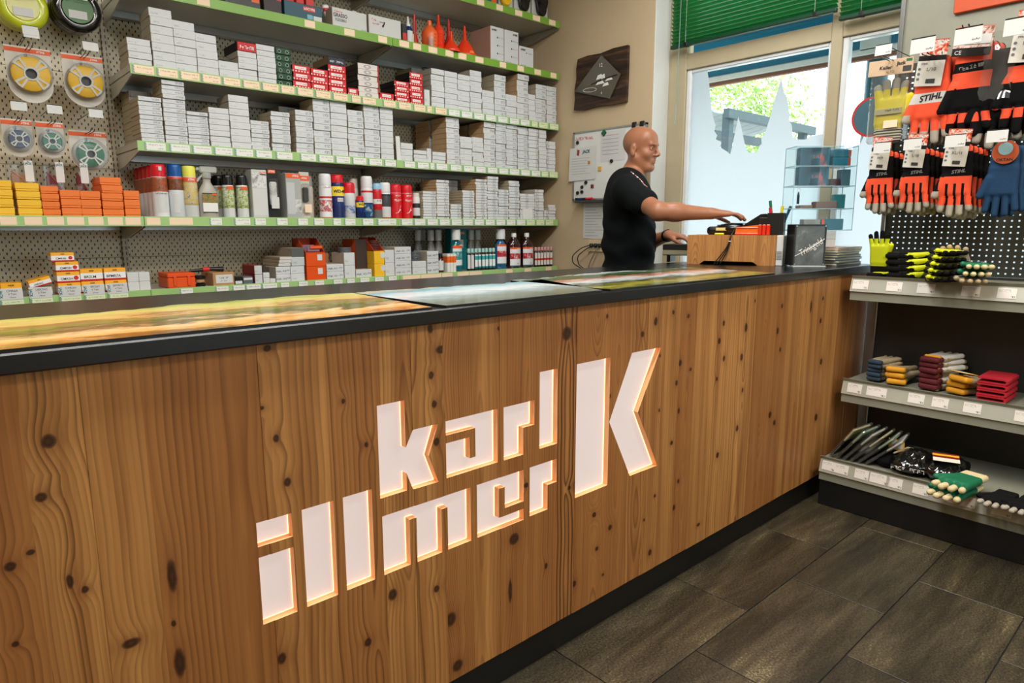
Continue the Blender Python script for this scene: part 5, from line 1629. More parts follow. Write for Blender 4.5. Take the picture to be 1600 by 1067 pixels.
for (y0, y1, z0, z1) in ((1.496, 2.307, .36, 2.086), (.20, 1.444, .36, 2.094), (-.9, .13, .36, 2.094)):
    sash = MB()
    a = .028
    sash.cbox(XF + .012, y1 - a, z0, XF + .06, y1, z1, .004)
    sash.cbox(XF + .012, y0, z0, XF + .06, y0 + a * .5, z1, .004)
    sash.cbox(XF + .014, y0 + a * .5 + .0005, z1 - .020, XF + .058, y1 - a - .0005, z1, .004)
    sash.cbox(XF + .014, y0 + a * .5 + .0005, z0, XF + .058, y1 - a - .0005, z0 + .03, .004)
    sash.build('sash', mat('white_gloss_sash', (226, 232, 234), .2), win)
    MB().box(XF + .030, y0 + .01, z0 + .02, XF + .034, y1 - .02, z1 - .015).build('pane', GLASS, win)
for (y0, y1) in ((1.496, 2.307), (.20, 1.444), (-.9, .13)):
    MB().box(XF + .030, y0, 2.165, XF + .034, y1, 2.61).build('pane', GLASS, win)

FILM = NT('frosted_film')
_tr = FILM.new('ShaderNodeBsdfTranslucent'); _tr.inputs[0].default_value = (.50, .505, .52, 1)
_df = FILM.new('ShaderNodeBsdfDiffuse'); _df.inputs[0].default_value = (.70, .72, .75, 1)
_mx = FILM.new('ShaderNodeMixShader'); _mx.inputs[0].default_value = .12
FILM.link(_tr.outputs[0], _mx.inputs[1]); FILM.link(_df.outputs[0], _mx.inputs[2]); FILM.link(_mx.outputs[0], FILM.out.inputs[0])
FILM = FILM.m
sil = [(2.279, .39), (2.279, 2.066), (2.186, 2.066), (2.174, 2.015), (2.155, 1.90), (2.139, 1.822), (2.118, 1.765), (2.124, 1.735), (2.104, 1.71), (2.112, 1.690), (2.075, 1.668), (2.085, 1.645), (2.035, 1.615), (2.018, 1.600),
       (2.008, 1.64), (1.981, 1.796), (1.962, 1.745), (1.943, 1.682), (1.925, 1.62), (1.905, 1.600), (1.857, 1.601), (1.848, 1.630), (1.836, 1.640), (1.840, 1.672), (1.822, 1.690), (1.811, 1.725), (1.800, 1.760), (1.792, 1.80), (1.786, 1.828),
       (1.775, 1.87), (1.769, 1.89), (1.750, 1.962), (1.730, 1.885), (1.718, 1.870), (1.706, 1.835), (1.699, 1.800), (1.690, 1.77), (1.693, 1.745), (1.677, 1.72), (1.668, 1.66), (1.640, 1.645), (1.60, 1.64), (1.575, 1.655), (1.511, 1.66), (1.511, .39)]


def film(poly, name='frosted_film'):
    v2, _, f2, _, _, _ = delaunay_2d_cdt([Vector(q) for q in poly], [(i, (i + 1) % len(poly)) for i in range(len(poly))], [], 1, 1e-7)
    mb = MB()
    for f in f2:
        mb.add([(XF + .0288, v2[j].x, v2[j].y) for j in f], [tuple(range(len(f)))])
    return mb.build(name, FILM, win)


o = film(sil); o['label'] = 'white frosted film cut as a skyline of towers'
film([(1.415, .39), (1.415, 1.52), (1.395, 1.54), (1.36, 1.585), (1.33, 1.60), (1.31, 1.66), (1.27, 1.65), (1.20, 1.72), (1.15, 1.74), (1.05, 1.78), (.90, 1.80), (.6, 1.85), (.23, 1.8), (.23, .39)])
film([(.10, .39), (.10, 1.8), (-.4, 1.75), (-.88, 1.8), (-.88, .39)])
# round red-rimmed sticker on the second pane
st = MB().lathe([(.082, 0), (.092, 0), (.092, .001), (.082, .001)], n=30, M=Matrix.Rotation(R(90), 3, 'Y'), ring=True).build('sticker_ring', REDINK, win, loc=(XF + .027, 1.29, 1.715))
st['label'] = 'red ring sticker'
MB().lathe([(0, 0), (.082, 0), (.082, .0008), (0, .0008)], n=30, M=Matrix.Rotation(R(90), 3, 'Y')).build('sticker_disc', mat('slate_sticker', (70, 110, 124), .4), win, loc=(XF + .0275, 1.29, 1.715))

# ------------------------------------------------------------------ blinds
GREEN = NT('green_slat')
GREEN.b.inputs['Base Color'].default_value = rgb((58, 158, 92)); GREEN.b.inputs['Roughness'].default_value = .22
_gt = GREEN.new('ShaderNodeBsdfTranslucent'); _gt.inputs[0].default_value = rgb((120, 214, 150))
_gm = GREEN.new('ShaderNodeMixShader'); _gm.inputs[0].default_value = .35
GREEN.link(GREEN.b.outputs[0], _gm.inputs[1]); GREEN.link(_gt.outputs[0], _gm.inputs[2]); GREEN.link(_gm.outputs[0], GREEN.out.inputs[0])
GREEN = GREEN.m
DKG = mat('dark_green_rail', (14, 62, 40), .35)


def blind(y0, y1, zb_, label):
    t = thing('venetian_blind', label, 'blind', (3.375, (y0 + y1) / 2, zb_), 0, 'green venetian blinds')
    w = (y1 - y0)
    me = None
    n = int((2.63 - zb_ - .03) / .0205)
    mb = MB(); k = 5; vs = []
    for i in range(k):
        u = i / (k - 1) - .5
        for yy_ in (-w / 2, w / 2):
            vs.append((u * .024, yy_, .0035 * (1 - 4 * u * u) + u * -.0125))
    vs += [(a, b, c - .0004) for a, b, c in vs]
    fs = [(2 * i, 2 * i + 1, 2 * i + 3, 2 * i + 2) for i in range(k - 1)] + [(10 + 2 * i, 12 + 2 * i, 13 + 2 * i, 11 + 2 * i) for i in range(k - 1)]
    me = MB().add(vs, fs).mesh('slat', GREEN, True, 80)
    for i in range(n):
        put('slat', me, t, (0, 0, .030 + .0205 * i))
    MB().cbox(-.013, -w / 2, 0, .013, w / 2, .020, .003).build('bottom_rail', DKG, t)
    MB().cbox(-.014, -w / 2, 2.635 - zb_, .014, w / 2, 2.66 - zb_, .003).build('head_box', DKG, t)
    for yy_ in (-w / 2 + .10, w / 2 - .10):
        MB().tube([(-.0125, yy_, 0), (-.0125, yy_, 2.64 - zb_)], .0008, 5).build('ladder_cord', mat('pale_cord', (200, 214, 200), .6), t)
        MB().cbox(-.016, yy_ - .010, -.002, .016, yy_ + .010, .022, .002).build('cord_clip', BLACK, t)
    return t


b1 = blind(1.460, 2.380, 2.200, 'wide green slatted blind over the left window pane')
MB().tube([(-.02, .405, -.42), (-.018, .398, -.2), (-.016, .395, .43)], .0022, 6).build('tilt_wand', clear('clear_wand', (200, 232, 230), .3, .05, .3), b1)
b2 = blind(.215, 1.445, 2.155, 'green slatted blind over the pane behind the glove stand')
blind(-.88, .12, 2.16, 'green slatted blind over the far right pane')

# ================================================================== OUTSIDE
tag(MB().box(3.6, -14, -.15, 40, 22, -.05).build('ground', m_plaster('pale_paving', (206, 204, 198))), 'pale paved ground outside the window', 'ground', kind='structure')
eave = thing('roof_eave', 'dark blue roof overhang with pale gutter edge outside the window', 'eave', (4.3, 1.0, 2.16))
MB().cbox(0, -4, .068, .04, 5.0, .40, .004).build('fascia_board', mat('petrol_board', (44, 140, 180), .4), eave)
MB().box(-.69, -4, .30, .30, 5.0, .34).build('soffit', mat('blue_soffit', (60, 104, 124), .6), eave)
MB().cbox(-.03, -4, .026, .0, 5.0, .066, .006).build('gutter_edge', mat('pale_gutter', (236, 240, 242), .4), eave)
MB().cbox(-.028, -4, .0, .004, 5.0, .024, .004).build('drip_board', mat('brown_board', (132, 88, 74), .6), eave)
pp = thing('porch_post', 'dark blue porch post seen through the second pane', 'post', (4.35, 1.62, -.05))
MB().lathe([(.06, 0), (.06, 2.30)], n=20).build('shaft', mat('petrol_post', (26, 92, 112), .35), pp, smooth=True)
MB().cbox(-.08, -.08, 2.26, .08, .08, 2.33, .005).build('collar', mat('pale_gutter', (216, 222, 226), .4), pp)
# tree
tree = thing('tree', 'leafy green tree in sunlight beyond the shed', 'tree', (11.5, 7.3, -.05))
MB().tube([(0, 0, 0), (.05, 0, 1.2), (-.05, .05, 2.4), (.1, 0, 3.6)], [.16, .13, .10, .05], 10).build('trunk', mat('bark', (96, 76, 54), .9, bump=.4), tree, smooth=True)
rg = random.Random(3)
lv = MB()
for i in range(7500):
    th, ph, rr = rg.uniform(0, 6.283), math.acos(rg.uniform(-1, 1)), rg.uniform(.35, 1.0) ** .6
    c = Vector((1.5 * rr * math.sin(ph) * math.cos(th), 2.0 * rr * math.sin(ph) * math.sin(th), 3.1 + 1.25 * rr * math.cos(ph)))
    c += Vector((rg.uniform(-.15, .15), rg.uniform(-.15, .15), rg.uniform(-.15, .15)))
    u = Vector((rg.gauss(0, 1), rg.gauss(0, 1), rg.gauss(0, 1))).normalized(); w = u.orthogonal().normalized() * .030
    u = u * .055
    lv.add([c - u, c + w, c + u, c - w], [(0, 1, 2, 3)])
LEAF = NT('sunlit_leaf')
LEAF.b.inputs['Roughness'].default_value = .5
LEAF.link(LEAF.ramp(LEAF.noise(LEAF.coord('Object'), 5, 3), [(.3, rgb((96, 140, 40))), (.6, rgb((170, 196, 90))), (.8, rgb((206, 214, 130)))]), LEAF.b.inputs['Base Color'])
o = lv.build('foliage', LEAF.m, tree); o['kind'] = 'stuff'
# shed with boarded roof
shed = thing('shed', 'open shed with grey boarded roof on dark beams', 'shed', (8.6, 5.35, -.05))
for i in range(10):
    MB().cbox(-1.15 + .235 * i, -1.0, 2.55, -1.15 + .235 * i + .215, .95, 2.58, .004).build('roof_board', mat('grey_board_roof', (150, 158, 160), .7, var=.15), shed).rotation_euler = (R(-12), 0, 0)
for i in range(4):
    MB().cbox(-1.15, -.95 + .6 * i, 2.42, 1.2, -.87 + .6 * i, 2.53, .004).build('beam', mat('dark_beam', (50, 66, 70), .6), shed).location.z = .11 - .128 * i * 1.0
for sx in (-1.0, 1.0):
    MB().cbox(sx - .05, -.9, 0, sx + .05, -.8, 2.6, .004).build('post', mat('dark_beam', (50, 66, 70), .6), shed)
    MB().cbox(sx - .05, .75, 0, sx + .05, .85, 2.25, .004).build('post', mat('dark_beam', (50, 66, 70), .6), shed)

# ================================================================== THINGS ON THE BEIGE WALL
XW_ = 3.2695


def wquad(parent, name, pts_, m, d0, d1):
    """flat plate on the window-side wall; pts (Y, Z) world, thickness from d0 to d1 into the room"""
    mb = MB().prism(pts_, lambda u, v, d: (XW_ - d, u, v), d0, d1)
    return mb.build(name, m, parent)


ck = thing('wall_clock', 'square-glass clock mounted on a dark wooden board', 'clock', (0, 0, 0))
edge = [(2.987, 2.236), (2.90, 2.243), (2.80, 2.238), (2.70, 2.249), (2.595, 2.247), (2.594, 2.10), (2.598, 1.932), (2.70, 1.928), (2.82, 1.934), (2.93, 1.926), (3.013, 1.935), (3.006, 2.0), (3.010, 2.06), (2.995, 2.12), (2.998, 2.18)]
BW = NT('burnt_wood'); co = BW.coord('Object'); _x, _y, _z = BW.sep(co)
_n = BW.noise(BW.comb(0.0, BW.math('MULTIPLY', _y, 4.0), BW.math('MULTIPLY', _z, 34.0)), 1.0, 4, .6, .6)
BW.link(BW.ramp(_n, [(.3, rgb((26, 17, 12))), (.55, rgb((60, 40, 28))), (.75, rgb((104, 74, 50)))]), BW.b.inputs['Base Color']); BW.b.inputs['Roughness'].default_value = .55; BW.bump(_n, .5, .004)
wquad(ck, 'board', edge, BW.m, .001, .022)
GLS = NT('smoked_glass'); GLS.b.inputs['Base Color'].default_value = rgb((104, 100, 90)); GLS.b.inputs['Roughness'].default_value = .12; GLS.b.inputs['Alpha'].default_value = .82
wquad(ck, 'glass_face', [(2.784, 2.222), (2.633, 2.089), (2.711, 1.963), (2.999, 2.044)], GLS.m, .030, .034)
wquad(ck, 'standoff', [(2.80, 2.12), (2.76, 2.12), (2.76, 2.08), (2.80, 2.08)], BLACK, .022, .030)
text('12', ck, (XW_ - .036, 2.785, 2.165), .030, WHITEINK, ROT_XW)
text('6', ck, (XW_ - .036, 2.775, 2.005), .022, WHITEINK, ROT_XW)
for yy_, zz_, ww_, hh_ in ((2.795, 2.10, .05, .030), (2.765, 2.095, .03, .036), (2.79, 2.065, .07, .018), (2.72, 2.075, .06, .014), (2.745, 2.050, .05, .020)):
    wquad(ck, 'printed_roofs', [(yy_ + ww_ / 2, zz_ - hh_ / 2), (yy_ - ww_ / 2, zz_ - hh_ / 3), (yy_ - ww_ / 3, zz_ + hh_ / 2), (yy_ + ww_ / 4, zz_ + hh_ / 3)], WHITEINK, .0342, .0352)
wquad(ck, 'hour_hand', [(2.86, 2.062), (2.76, 2.082), (2.76, 2.086), (2.86, 2.066)], INK, .036, .037)
wquad(ck, 'minute_hand', [(2.765, 2.085), (2.655, 2.093), (2.655, 2.089), (2.765, 2.080)], INK, .037, .038)
mb = MB(); pe = [(XW_ - .0350, 2.87 + .055 * math.cos(a), 2.035 + .012 * math.sin(a) + .004 * math.cos(a)) for a in [i * .42 for i in range(15)]]; mb.tube(pe, .0014, 5, True); mb.build('printed_ring', WHITEINK, ck)

wb = thing('whiteboard', 'aluminium-framed whiteboard hung below the clock behind the man', 'whiteboard', (0, 0, 0))
wquad(wb, 'panel', [(3.012, 1.377), (2.452, 1.377), (2.452, 1.793), (3.012, 1.793)], mat('white_enamel', (226, 228, 224), .18, var=.02), .002, .014)
ALU = mat('aluminium', (170, 172, 170), .3, .8)
for a_, b_ in (((3.018, 1.371), (2.446, 1.382)), ((3.018, 1.789), (2.446, 1.799)), ((3.018, 1.371), (3.009, 1.799)), ((2.455, 1.371), (2.446, 1.799))):
    wquad(wb, 'frame_bar', [(a_[0], a_[1]), (b_[0], a_[1]), (b_[0], b_[1]), (a_[0], b_[1])], ALU, .001, .018)
MB().cbox(XW_ - .062, 2.60, 1.356, XW_ - .004, 2.96, 1.371, .002).build('pen_tray', mat('dark_tray', (52, 60, 62), .4), wb)
text('NEUIGKEITEN', wb, (XW_ - .0152, 2.935, 1.755), .026, REDINK, ROT_XW)
for i, (yy_, zz_, col_, nm) in enumerate(((2.982, 1.733, BLACK, ''), (2.70, 1.60, BLACK, ''), (2.905, 1.482, BLACK, ''), (2.938, 1.455, BLACK, ''), (2.938, 1.425, BLACK, ''), (2.975, 1.420, BLACK, ''))):
    o = MB().lathe([(.011, 0), (.012, .002), (.010, .008), (0, .008)], n=16, M=Matrix.Rotation(R(-90), 3, 'Y')).build('round_magnet', col_, None, loc=(XW_ - .0142, yy_, zz_), smooth=True)
    tag(o, ['black round magnet under the red handwriting', 'black round magnet beside the head of the man', 'black round magnet, upper one of the low cluster', 'black round magnet, middle of the low cluster', 'black round magnet, lower one of the low cluster', 'black round magnet near the lower left whiteboard corner'][i], 'magnet', 'black magnets')
for yy_, zz_, col_, lb, s_ in ((2.880, 1.603, mat('amber_magnet', (190, 130, 60), .4), 'small amber magnet on the pinned letter', .012), (2.793, 1.560, mat('yellow_magnet', (222, 168, 60), .4), 'yellow square magnet right of the pinned letter', .014), (2.765, 1.772, mat('green_magnet', (30, 90, 60), .4), 'dark green diamond magnet on the upper sheet', .016), (2.852, 1.456, mat('red_dark_magnet', (120, 40, 44), .4), 'dark red magnet holding a strip', .012)):
    o = MB().cbox(-.006, -s_, -s_, 0, s_, s_, .003).build('square_magnet', col_, None, (XW_ - .0142, yy_, zz_), (R(45) if s_ == .016 else 0, 0, 0))
    tag(o, lb, 'magnet')
for i, yy_ in enumerate((2.478, 2.535)):
    o = thing('paper_clip', 'black clip on the whiteboard top frame, %s' % ('right one', 'left one')[i], 'clip', (XW_, yy_, 1.799))
    MB().cbox(-.024, -.014, -.020, -.0185, .014, .010, .002).build('front_jaw', BLACK, o); MB().cbox(-.0185, -.010, .001, -.004, .010, .012, .002).build('spine', BLACK, o)
sh = thing('pinned_letter', 'white letter with logo pinned over the left whiteboard edge', 'paper', (0, 0, 0))
wquad(sh, 'sheet', [(3.053, 1.495), (2.826, 1.500), (2.820, 1.703), (3.045, 1.700)], WHITE, .0188, .0194)
text('JACK', sh, (XW_ - .0198, 2.905, 1.672), .026, mat('dark_teal_ink', (0, 70, 76), .5), ROT_XW, bold=.04, shear=.2)
wquad(sh, 'logo', [(2.985, 1.655), (2.965, 1.650), (2.960, 1.685), (2.980, 1.690)], mat('brown_red_ink', (150, 60, 50), .5), .0195, .0198)
for k in range(7):
    wquad(sh, 'text_line', [(3.03, 1.635 - .016 * k), (2.87 + .02 * (k % 3), 1.635 - .016 * k), (2.87 + .02 * (k % 3), 1.6332 - .016 * k), (3.03, 1.6332 - .016 * k)], mat('pale_ink', (150, 152, 154), .6), .0195, .0198)
s2 = thing('pinned_sheet', 'printed sheet pinned at the upper right of the whiteboard', 'paper', (0, 0, 0))
wquad(s2, 'sheet', [(2.79, 1.60), (2.60, 1.60), (2.60, 1.78), (2.79, 1.78)], mat('grey_white_paper', (214, 214, 214), .6), .0145, .0150)
for k in range(6):
    wquad(s2, 'text_line', [(2.775, 1.755 - .022 * k), (2.65, 1.755 - .022 * k), (2.65, 1.7525 - .022 * k), (2.775, 1.7525 - .022 * k)], mat('pale_red_ink', (206, 130, 124), .6) if k == 0 else mat('pale_ink', (150, 152, 154), .6), .0151, .0154)
s3 = thing('wall_notice', 'white typed notice taped to the wall under the whiteboard', 'paper', (0, 0, 0))
wquad(s3, 'sheet', [(2.935, 1.131), (2.725, 1.131), (2.725, 1.350), (2.935, 1.350)], WHITE, .0005, .0015)
for k in range(11):
    yl = 2.92; yr = 2.76 + .03 * ((k * 7) % 4) * .8
    wquad(s3, 'text_line', [(yl, 1.330 - .018 * k), (yr, 1.330 - .018 * k), (yr, 1.3280 - .018 * k), (yl, 1.3280 - .018 * k)], GREYINK, .0016, .0019)
sk = thing('wall_socket', 'cream double wall socket with three plugged cables', 'socket', (0, 0, 0))
wquad(sk, 'plate', [(2.878, 1.050), (2.758, 1.050), (2.758, 1.120), (2.878, 1.120)], mat('cream_plastic', (222, 204, 164), .4), .0005, .010)
for yy_ in (2.848, 2.812, 2.782):
    MB().lathe([(.013, 0), (.013, .016), (.006, .022), (0, .022)], (0, 0, 0), 14, M=Matrix.Rotation(R(-90), 3, 'Y')).build('plug', BLACK, sk, loc=(XW_ - .010, yy_, 1.088), smooth=True)
for k, pts_ in enumerate(([(-.03, 2.848, 1.088), (-.05, 2.90, 1.075), (-.05, 2.985, 1.02), (-.05, 2.98, .97), (-.04, 2.90, .935), (-.02, 2.86, .88)], [(-.03, 2.812, 1.088), (-.06, 2.85, 1.07), (-.06, 2.93, 1.02), (-.05, 2.93, .965), (-.04, 2.88, .935), (-.02, 2.85, .88)], [(-.03, 2.782, 1.085), (-.05, 2.80, 1.03), (-.04, 2.85, .96), (-.02, 2.87, .88)])):
    p2 = []
    for i in range(len(pts_) - 1):
        for q in range(5):
            a, b = Vector(pts_[i]), Vector(pts_[i + 1]); p2.append(a.lerp(b, q / 5))
    p2.append(Vector(pts_[-1]))
    for _ in range(3):
        p2 = [p2[0]] + [(p2[i - 1] + p2[i] * 2 + p2[i + 1]) / 4 for i in range(1, len(p2) - 1)] + [p2[-1]]
    MB().tube([(XW_ + p.x, p.y, p.z) for p in p2], .0032, 8).build('cable', BLACK if k < 2 else mat('grey_cable', (120, 110, 96), .5), sk, smooth=True)
for yy_, col_, lb in ((2.93, mat('blue_marker', (30, 40, 110), .4), 'dark blue marker lying on the pen tray'), (2.865, CAPRED, 'red marker lying on the pen tray')):
    o = thing('marker_pen', lb, 'marker', (XW_ - .035, yy_, 1.380))
    MB().tube([(0, -.03, 0), (0, .02, 0)], .008, 10).build('barrel', col_, o, smooth=True); MB().tube([(0, .02, 0), (0, .045, 0)], .0086, 10).build('cap', BLACK, o, smooth=True)
# ================================================================== GLOVE STAND (gondola on the right)
XB = 3.34
GST = mat('grey_green_steel', (150, 152, 136), .4, .1, .06)
GDK = mat('dark_peg_steel', (62, 64, 58), .4, .2, .06)
GLIP = mat('pale_grey_lip', (176, 176, 162), .35, .1, .05)
gon = thing('glove_stand', 'grey metal display stand with pegged back and three shelves of work gloves', 'display stand', (0, 0, 0))
YL, YR = 1.160, -.10
MB().box(XB, YR, 1.905, XB + .012, YL - .012, 2.46).build('back_panel', GST, gon)
# perforated panel with real holes: daylight shows through
nh, nv, p_, h_ = int((YL - YR - .03) / .0245), 30, .0245, .0062
ys = [YL - .014]; zs_ = [1.904]
mb = MB()
y0p, z0p = YL - .020, 1.160
ny, nz = 50, 30
Yc = [y0p - .0225 - p_ * i for i in range(ny)]; Zc = [1.0135 + .0238 * j for j in range(37)]
zlo, zhi = .998, 1.904
yhi, ylo = YL - .012, YR
# horizontal strips between rows of holes
zb_ = zlo
for zc_ in Zc + [None]:
    zt = zc_ - h_ / 2 if zc_ is not None else zhi
    mb.box(XB, ylo, zb_, XB + .0015, yhi, zt)
    if zc_ is not None:
        zb_ = zc_ + h_ / 2
        yb_ = yhi
        for yc_ in Yc + [None]:
            yt = yc_ + h_ / 2 if yc_ is not None else ylo
            mb.add([(XB, yb_, zc_ - h_ / 2), (XB, yt, zc_ - h_ / 2), (XB, yt, zc_ + h_ / 2), (XB, yb_, zc_ + h_ / 2)], [(0, 1, 2, 3)])
            if yc_ is not None:
                yb_ = yc_ - h_ / 2
o = mb.build('perforated_panel', GDK, gon)
MB().box(XB, YR, .11, XB + .012, YL - .012, .997).build('back_panel', mat('charcoal_panel', (40, 40, 36), .5), gon)
MB().cbox(XB - .012, YL - .012, .0, XB + .028, YL + .032, .985, .002).build('lower_upright', STEEL, gon)
MB().cbox(XB - .012, YL - .012, .985, XB + .028, YL + .006, 2.46, .002).build('upright', STEEL, gon)
MB().cbox(2.862, YR, 0, XB, YL - .002, .118, .003).build('plinth', PLINTH, gon)


def gshelf(x0, z, tilt, lab):
    sh = MB().box(x0 + .012, YR, z - .022, XB - .002, YL - .004, z - .004).build('shelf', GST, gon)
    # sloped ticket rail and valance below it
    MB().prism([(x0 + .014, z), (x0 + .020, z), (x0 + .004, z - .060), (x0 - .004, z - .060)], lambda u, v, d: (u, d, v), YR, YL - .002).build('ticket_rail', GLIP, sh)
    MB().prism([(x0 + .012, z - .004), (x0 + .004, z + .008), (x0 + .010, z + .008), (x0 + .020, z - .004)], lambda u, v, d: (u, d, v), YR, YL - .002).build('front_bead', GST, sh)
    MB().box(x0 + .004, YR, z - .098, x0 + .012, YL - .002, z - .060).build('valance', GST, sh)
    for y_, w_ in lab:
        c = MB().cbox(-.0008, -w_ / 2, -.020, .0008, w_ / 2, .020, .0003)
        put('price_tag', c.mesh('price_tag', m_gprice), sh, (x0 + .0035, y_, z - .030), (0, R(15), 0))
    return sh


def m_gp():
    t = NT('shelf_price_card'); x, y, z = t.sep(t.coord('Generated'))
    u = t.math('SUBTRACT', 1.0, y)
    wn = t.new('ShaderNodeTexWhiteNoise', noise_dimensions='2D'); t.link(t.comb(t.math('FLOOR', t.math('MULTIPLY', u, 34.0)), t.math('FLOOR', t.math('MULTIPLY', z, 9.0)), 0.0), wn.inputs[0])
    a = t.math('MULTIPLY', t.math('COMPARE', u, .40, .32), t.math('COMPARE', z, .74, .12))
    b = t.math('MULTIPLY', t.math('COMPARE', u, .82, .12), t.math('COMPARE', z, .18, .09))
    f = t.math('MULTIPLY', t.math('GREATER_THAN', wn.outputs[0], .5), t.math('MAXIMUM', t.math('MULTIPLY', a, .35), t.math('MULTIPLY', b, .8)))
    t.link(t.mix(f, rgb((232, 228, 220)), rgb((40, 40, 40))), t.b.inputs['Base Color']); t.b.inputs['Roughness'].default_value = .5
    return t.m


m_gprice = m_gp()
gshelf(3.020, .990, 0, [(1.118, .064), (.985, .060), (.868, .064), (.715, .060), (.60, .06), (.45, .06)])
gshelf(3.020, .535, 0, [(1.105, .060), (1.015, .080), (.862, .060), (.775, .058), (.665, .06), (.5, .06)])
gshelf(2.850, .215, 0, [(1.120, .055), (1.066, .055), (.985, .055), (.915, .075), (.86, .06), (.765, .055), (.655, .055), (.610, .055), (.5, .06)])
osg = thing('orange_sign', 'orange sign board high on the grey stand back', 'sign', (XB, .80, 2.07))
MB().cbox(-.02, -.16, 0, -.001, .16, .25, .003).build('sign_board', mat('orange_sign', (214, 82, 24), .45), osg)

# ------------------------------------------------------------------ gloves
GB = mat('black_knit', (12, 12, 14), .9, bump=.5, scale=12, spec=.2)
GO = mat('safety_orange', (255, 84, 40), .7, bump=.3, sheen=.2)
GG = mat('grey_leather', (176, 170, 156), .7, bump=.4)
GY = mat('safety_yellow', (214, 222, 20), .7, bump=.3)
GYL = mat('yellow_leather', (236, 214, 40), .65, bump=.3)
GBL = mat('blue_knit', (10, 58, 96), .8, bump=.4)
GTN = mat('tan_fabric', (176, 160, 128), .85, bump=.5)
GBR = mat('amber_edge', (226, 160, 30), .7)
GMR = mat('maroon_knit', (92, 20, 30), .85, bump=.5)
GRD = mat('red_knit', (190, 24, 44), .85, bump=.6)
GCR = mat('cream_knit', (222, 206, 160), .85, bump=.6)
GGN = mat('green_print', (14, 110, 74), .6)
GWH = mat('white_knit', (214, 212, 206), .85, bump=.5)


def glove_shape(spread=1.0, cuff=.075, thumb=True):
    """right-hand glove hanging fingers down: x across, z up, y through; cuff mouth at z=0"""
    pr_ = [('box', .004, (0, 0, -cuff * .5), (.043, .013, cuff * .55), None, .011),
           ('box', .012, (0, 0, -cuff - .045), (.047, .016, .055), None, .015)]
    base = -cuff - .085
    for i, (fx, ln) in enumerate(((-.036, .062), (-.012, .078), (.013, .074), (.036, .058))):
        pr_.append(('cap', .004, (fx, 0, base), (fx * (1 + .25 * spread), -.003, base - ln), .0125, .0112))
    if thumb:
        pr_.append(('cap', .010, (-.040, -.004, -cuff - .035), (-.064, -.012, -cuff - .095), .015, .0125))
    V, Q = solid(pr_, (-.10, -.04, -.27), (.08, .04, .02), .0042)
    return smooth_verts(V, Q, 1, .4), Q, base


_gs = glove_shape()


def glove_parts(kind):
    V, Q, base = _gs
    c = V[Q].mean(1)
    front = c[:, 1] < -.006
    tip = c[:, 2] < base - .046
    thumb = (c[:, 0] < -.050)
    ttip = thumb & (c[:, 2] < -.155)
    cuff = c[:, 2] > -.055
    finger = c[:, 2] < base - .006
    palm = ~(cuff | finger)
    cls = np.zeros(len(Q), int)          # 0 body
    if kind == 'stihl':
        cls[front & finger & ~tip] = 1; cls[front & palm & (c[:, 2] < -.105) & ~thumb] = 1
        cls[front & cuff & (c[:, 2] > -.022)] = 1
        slot = (np.abs(np.abs(c[:, 0]) - .0245) < .0042) | (np.abs(c[:, 0]) < .0036)
        cls[front & slot & (c[:, 2] < -.128)] = 0
        cls[tip | ttip] = 2
        nm = [('glove_body', GB), ('orange_back', GO), ('grey_fingertips', GG)]
    elif kind == 'stripe':
        cls[:] = 0; cls[(c[:, 2] < -.095) & (c[:, 2] > -.125)] = 1; cls[tip | ttip | (finger & ~front)] = 2
        nm = [('glove_body', GO), ('white_stripe', GWH), ('grey_fingertips', GG)]
    elif kind == 'saw':
        cls[:] = 0; cls[front & (c[:, 2] > -.050)] = 1; cls[front & (c[:, 2] < -.075) & (c[:, 2] > -.115)] = 1
        cls[front & finger & ~tip & (c[:, 2] < base - .018)] = 1
        nm = [('glove_body', GB), ('orange_panels', GO)]
    elif kind == 'yellow':
        cls[front & palm] = 1; cls[front & finger & ~tip] = 1; cls[cuff] = 2
        nm = [('glove_body', GG), ('yellow_back', GYL), ('striped_cuff', STRIPE)]
    elif kind == 'neon':
        cls[front & palm] = 1; cls[front & finger & ~tip] = 1; cls[thumb & ~ttip] = 1
        nm = [('glove_body', GB), ('yellow_back', GY)]
    elif kind == 'blue':
        nm = [('glove_body', GBL)]
    elif kind == 'dark':
        cls[tip] = 1
        nm = [('glove_body', GB), ('grey_fingertips', GG)]
    elif kind == 'tan':
        cls[cuff & (c[:, 2] > -.03)] = 1
        nm = [('glove_body', GTN), ('amber_cuff', GBR)]
    elif kind == 'maroon':
        cls[cuff] = 1; cls[palm & front] = 2
        nm = [('glove_body', GTN), ('maroon_cuff', GMR), ('white_band', GWH)]
    elif kind == 'cream':
        cls[palm] = 1; cls[finger] = 1; cls[tip] = 0
        nm = [('glove_body', GCR), ('green_coating', GGN)]
    elif kind == 'slate':
        cls[cuff & (c[:, 2] > -.03)] = 1
        nm = [('glove_body', GTN), ('blue_cuff', mat('slate_cuff', (40, 60, 80), .8))]
    out = []
    for i, (n, m_) in enumerate(nm):
        q = Q[cls == i]
        if not len(q):
            continue
        isl = islands(q, len(V))
        ids, ct_ = np.unique(isl, return_counts=True)
        for k in ids[ct_ >= 12]:
            out.append((n, npmesh(n, V, q[isl == k], m_)))
    return out


_st = NT('striped_cuff'); _zz = _st.sep(_st.coord('Object'))[2]
_st.link(_st.mix(_st.math('GREATER_THAN', _st.math('FRACT', _st.math('MULTIPLY', _zz, 95.0)), .48), rgb((226, 214, 190)), rgb((26, 24, 24))), _st.b.inputs['Base Color']); _st.b.inputs['Roughness'].default_value = .85
STRIPE = _st.m
_gp = {}


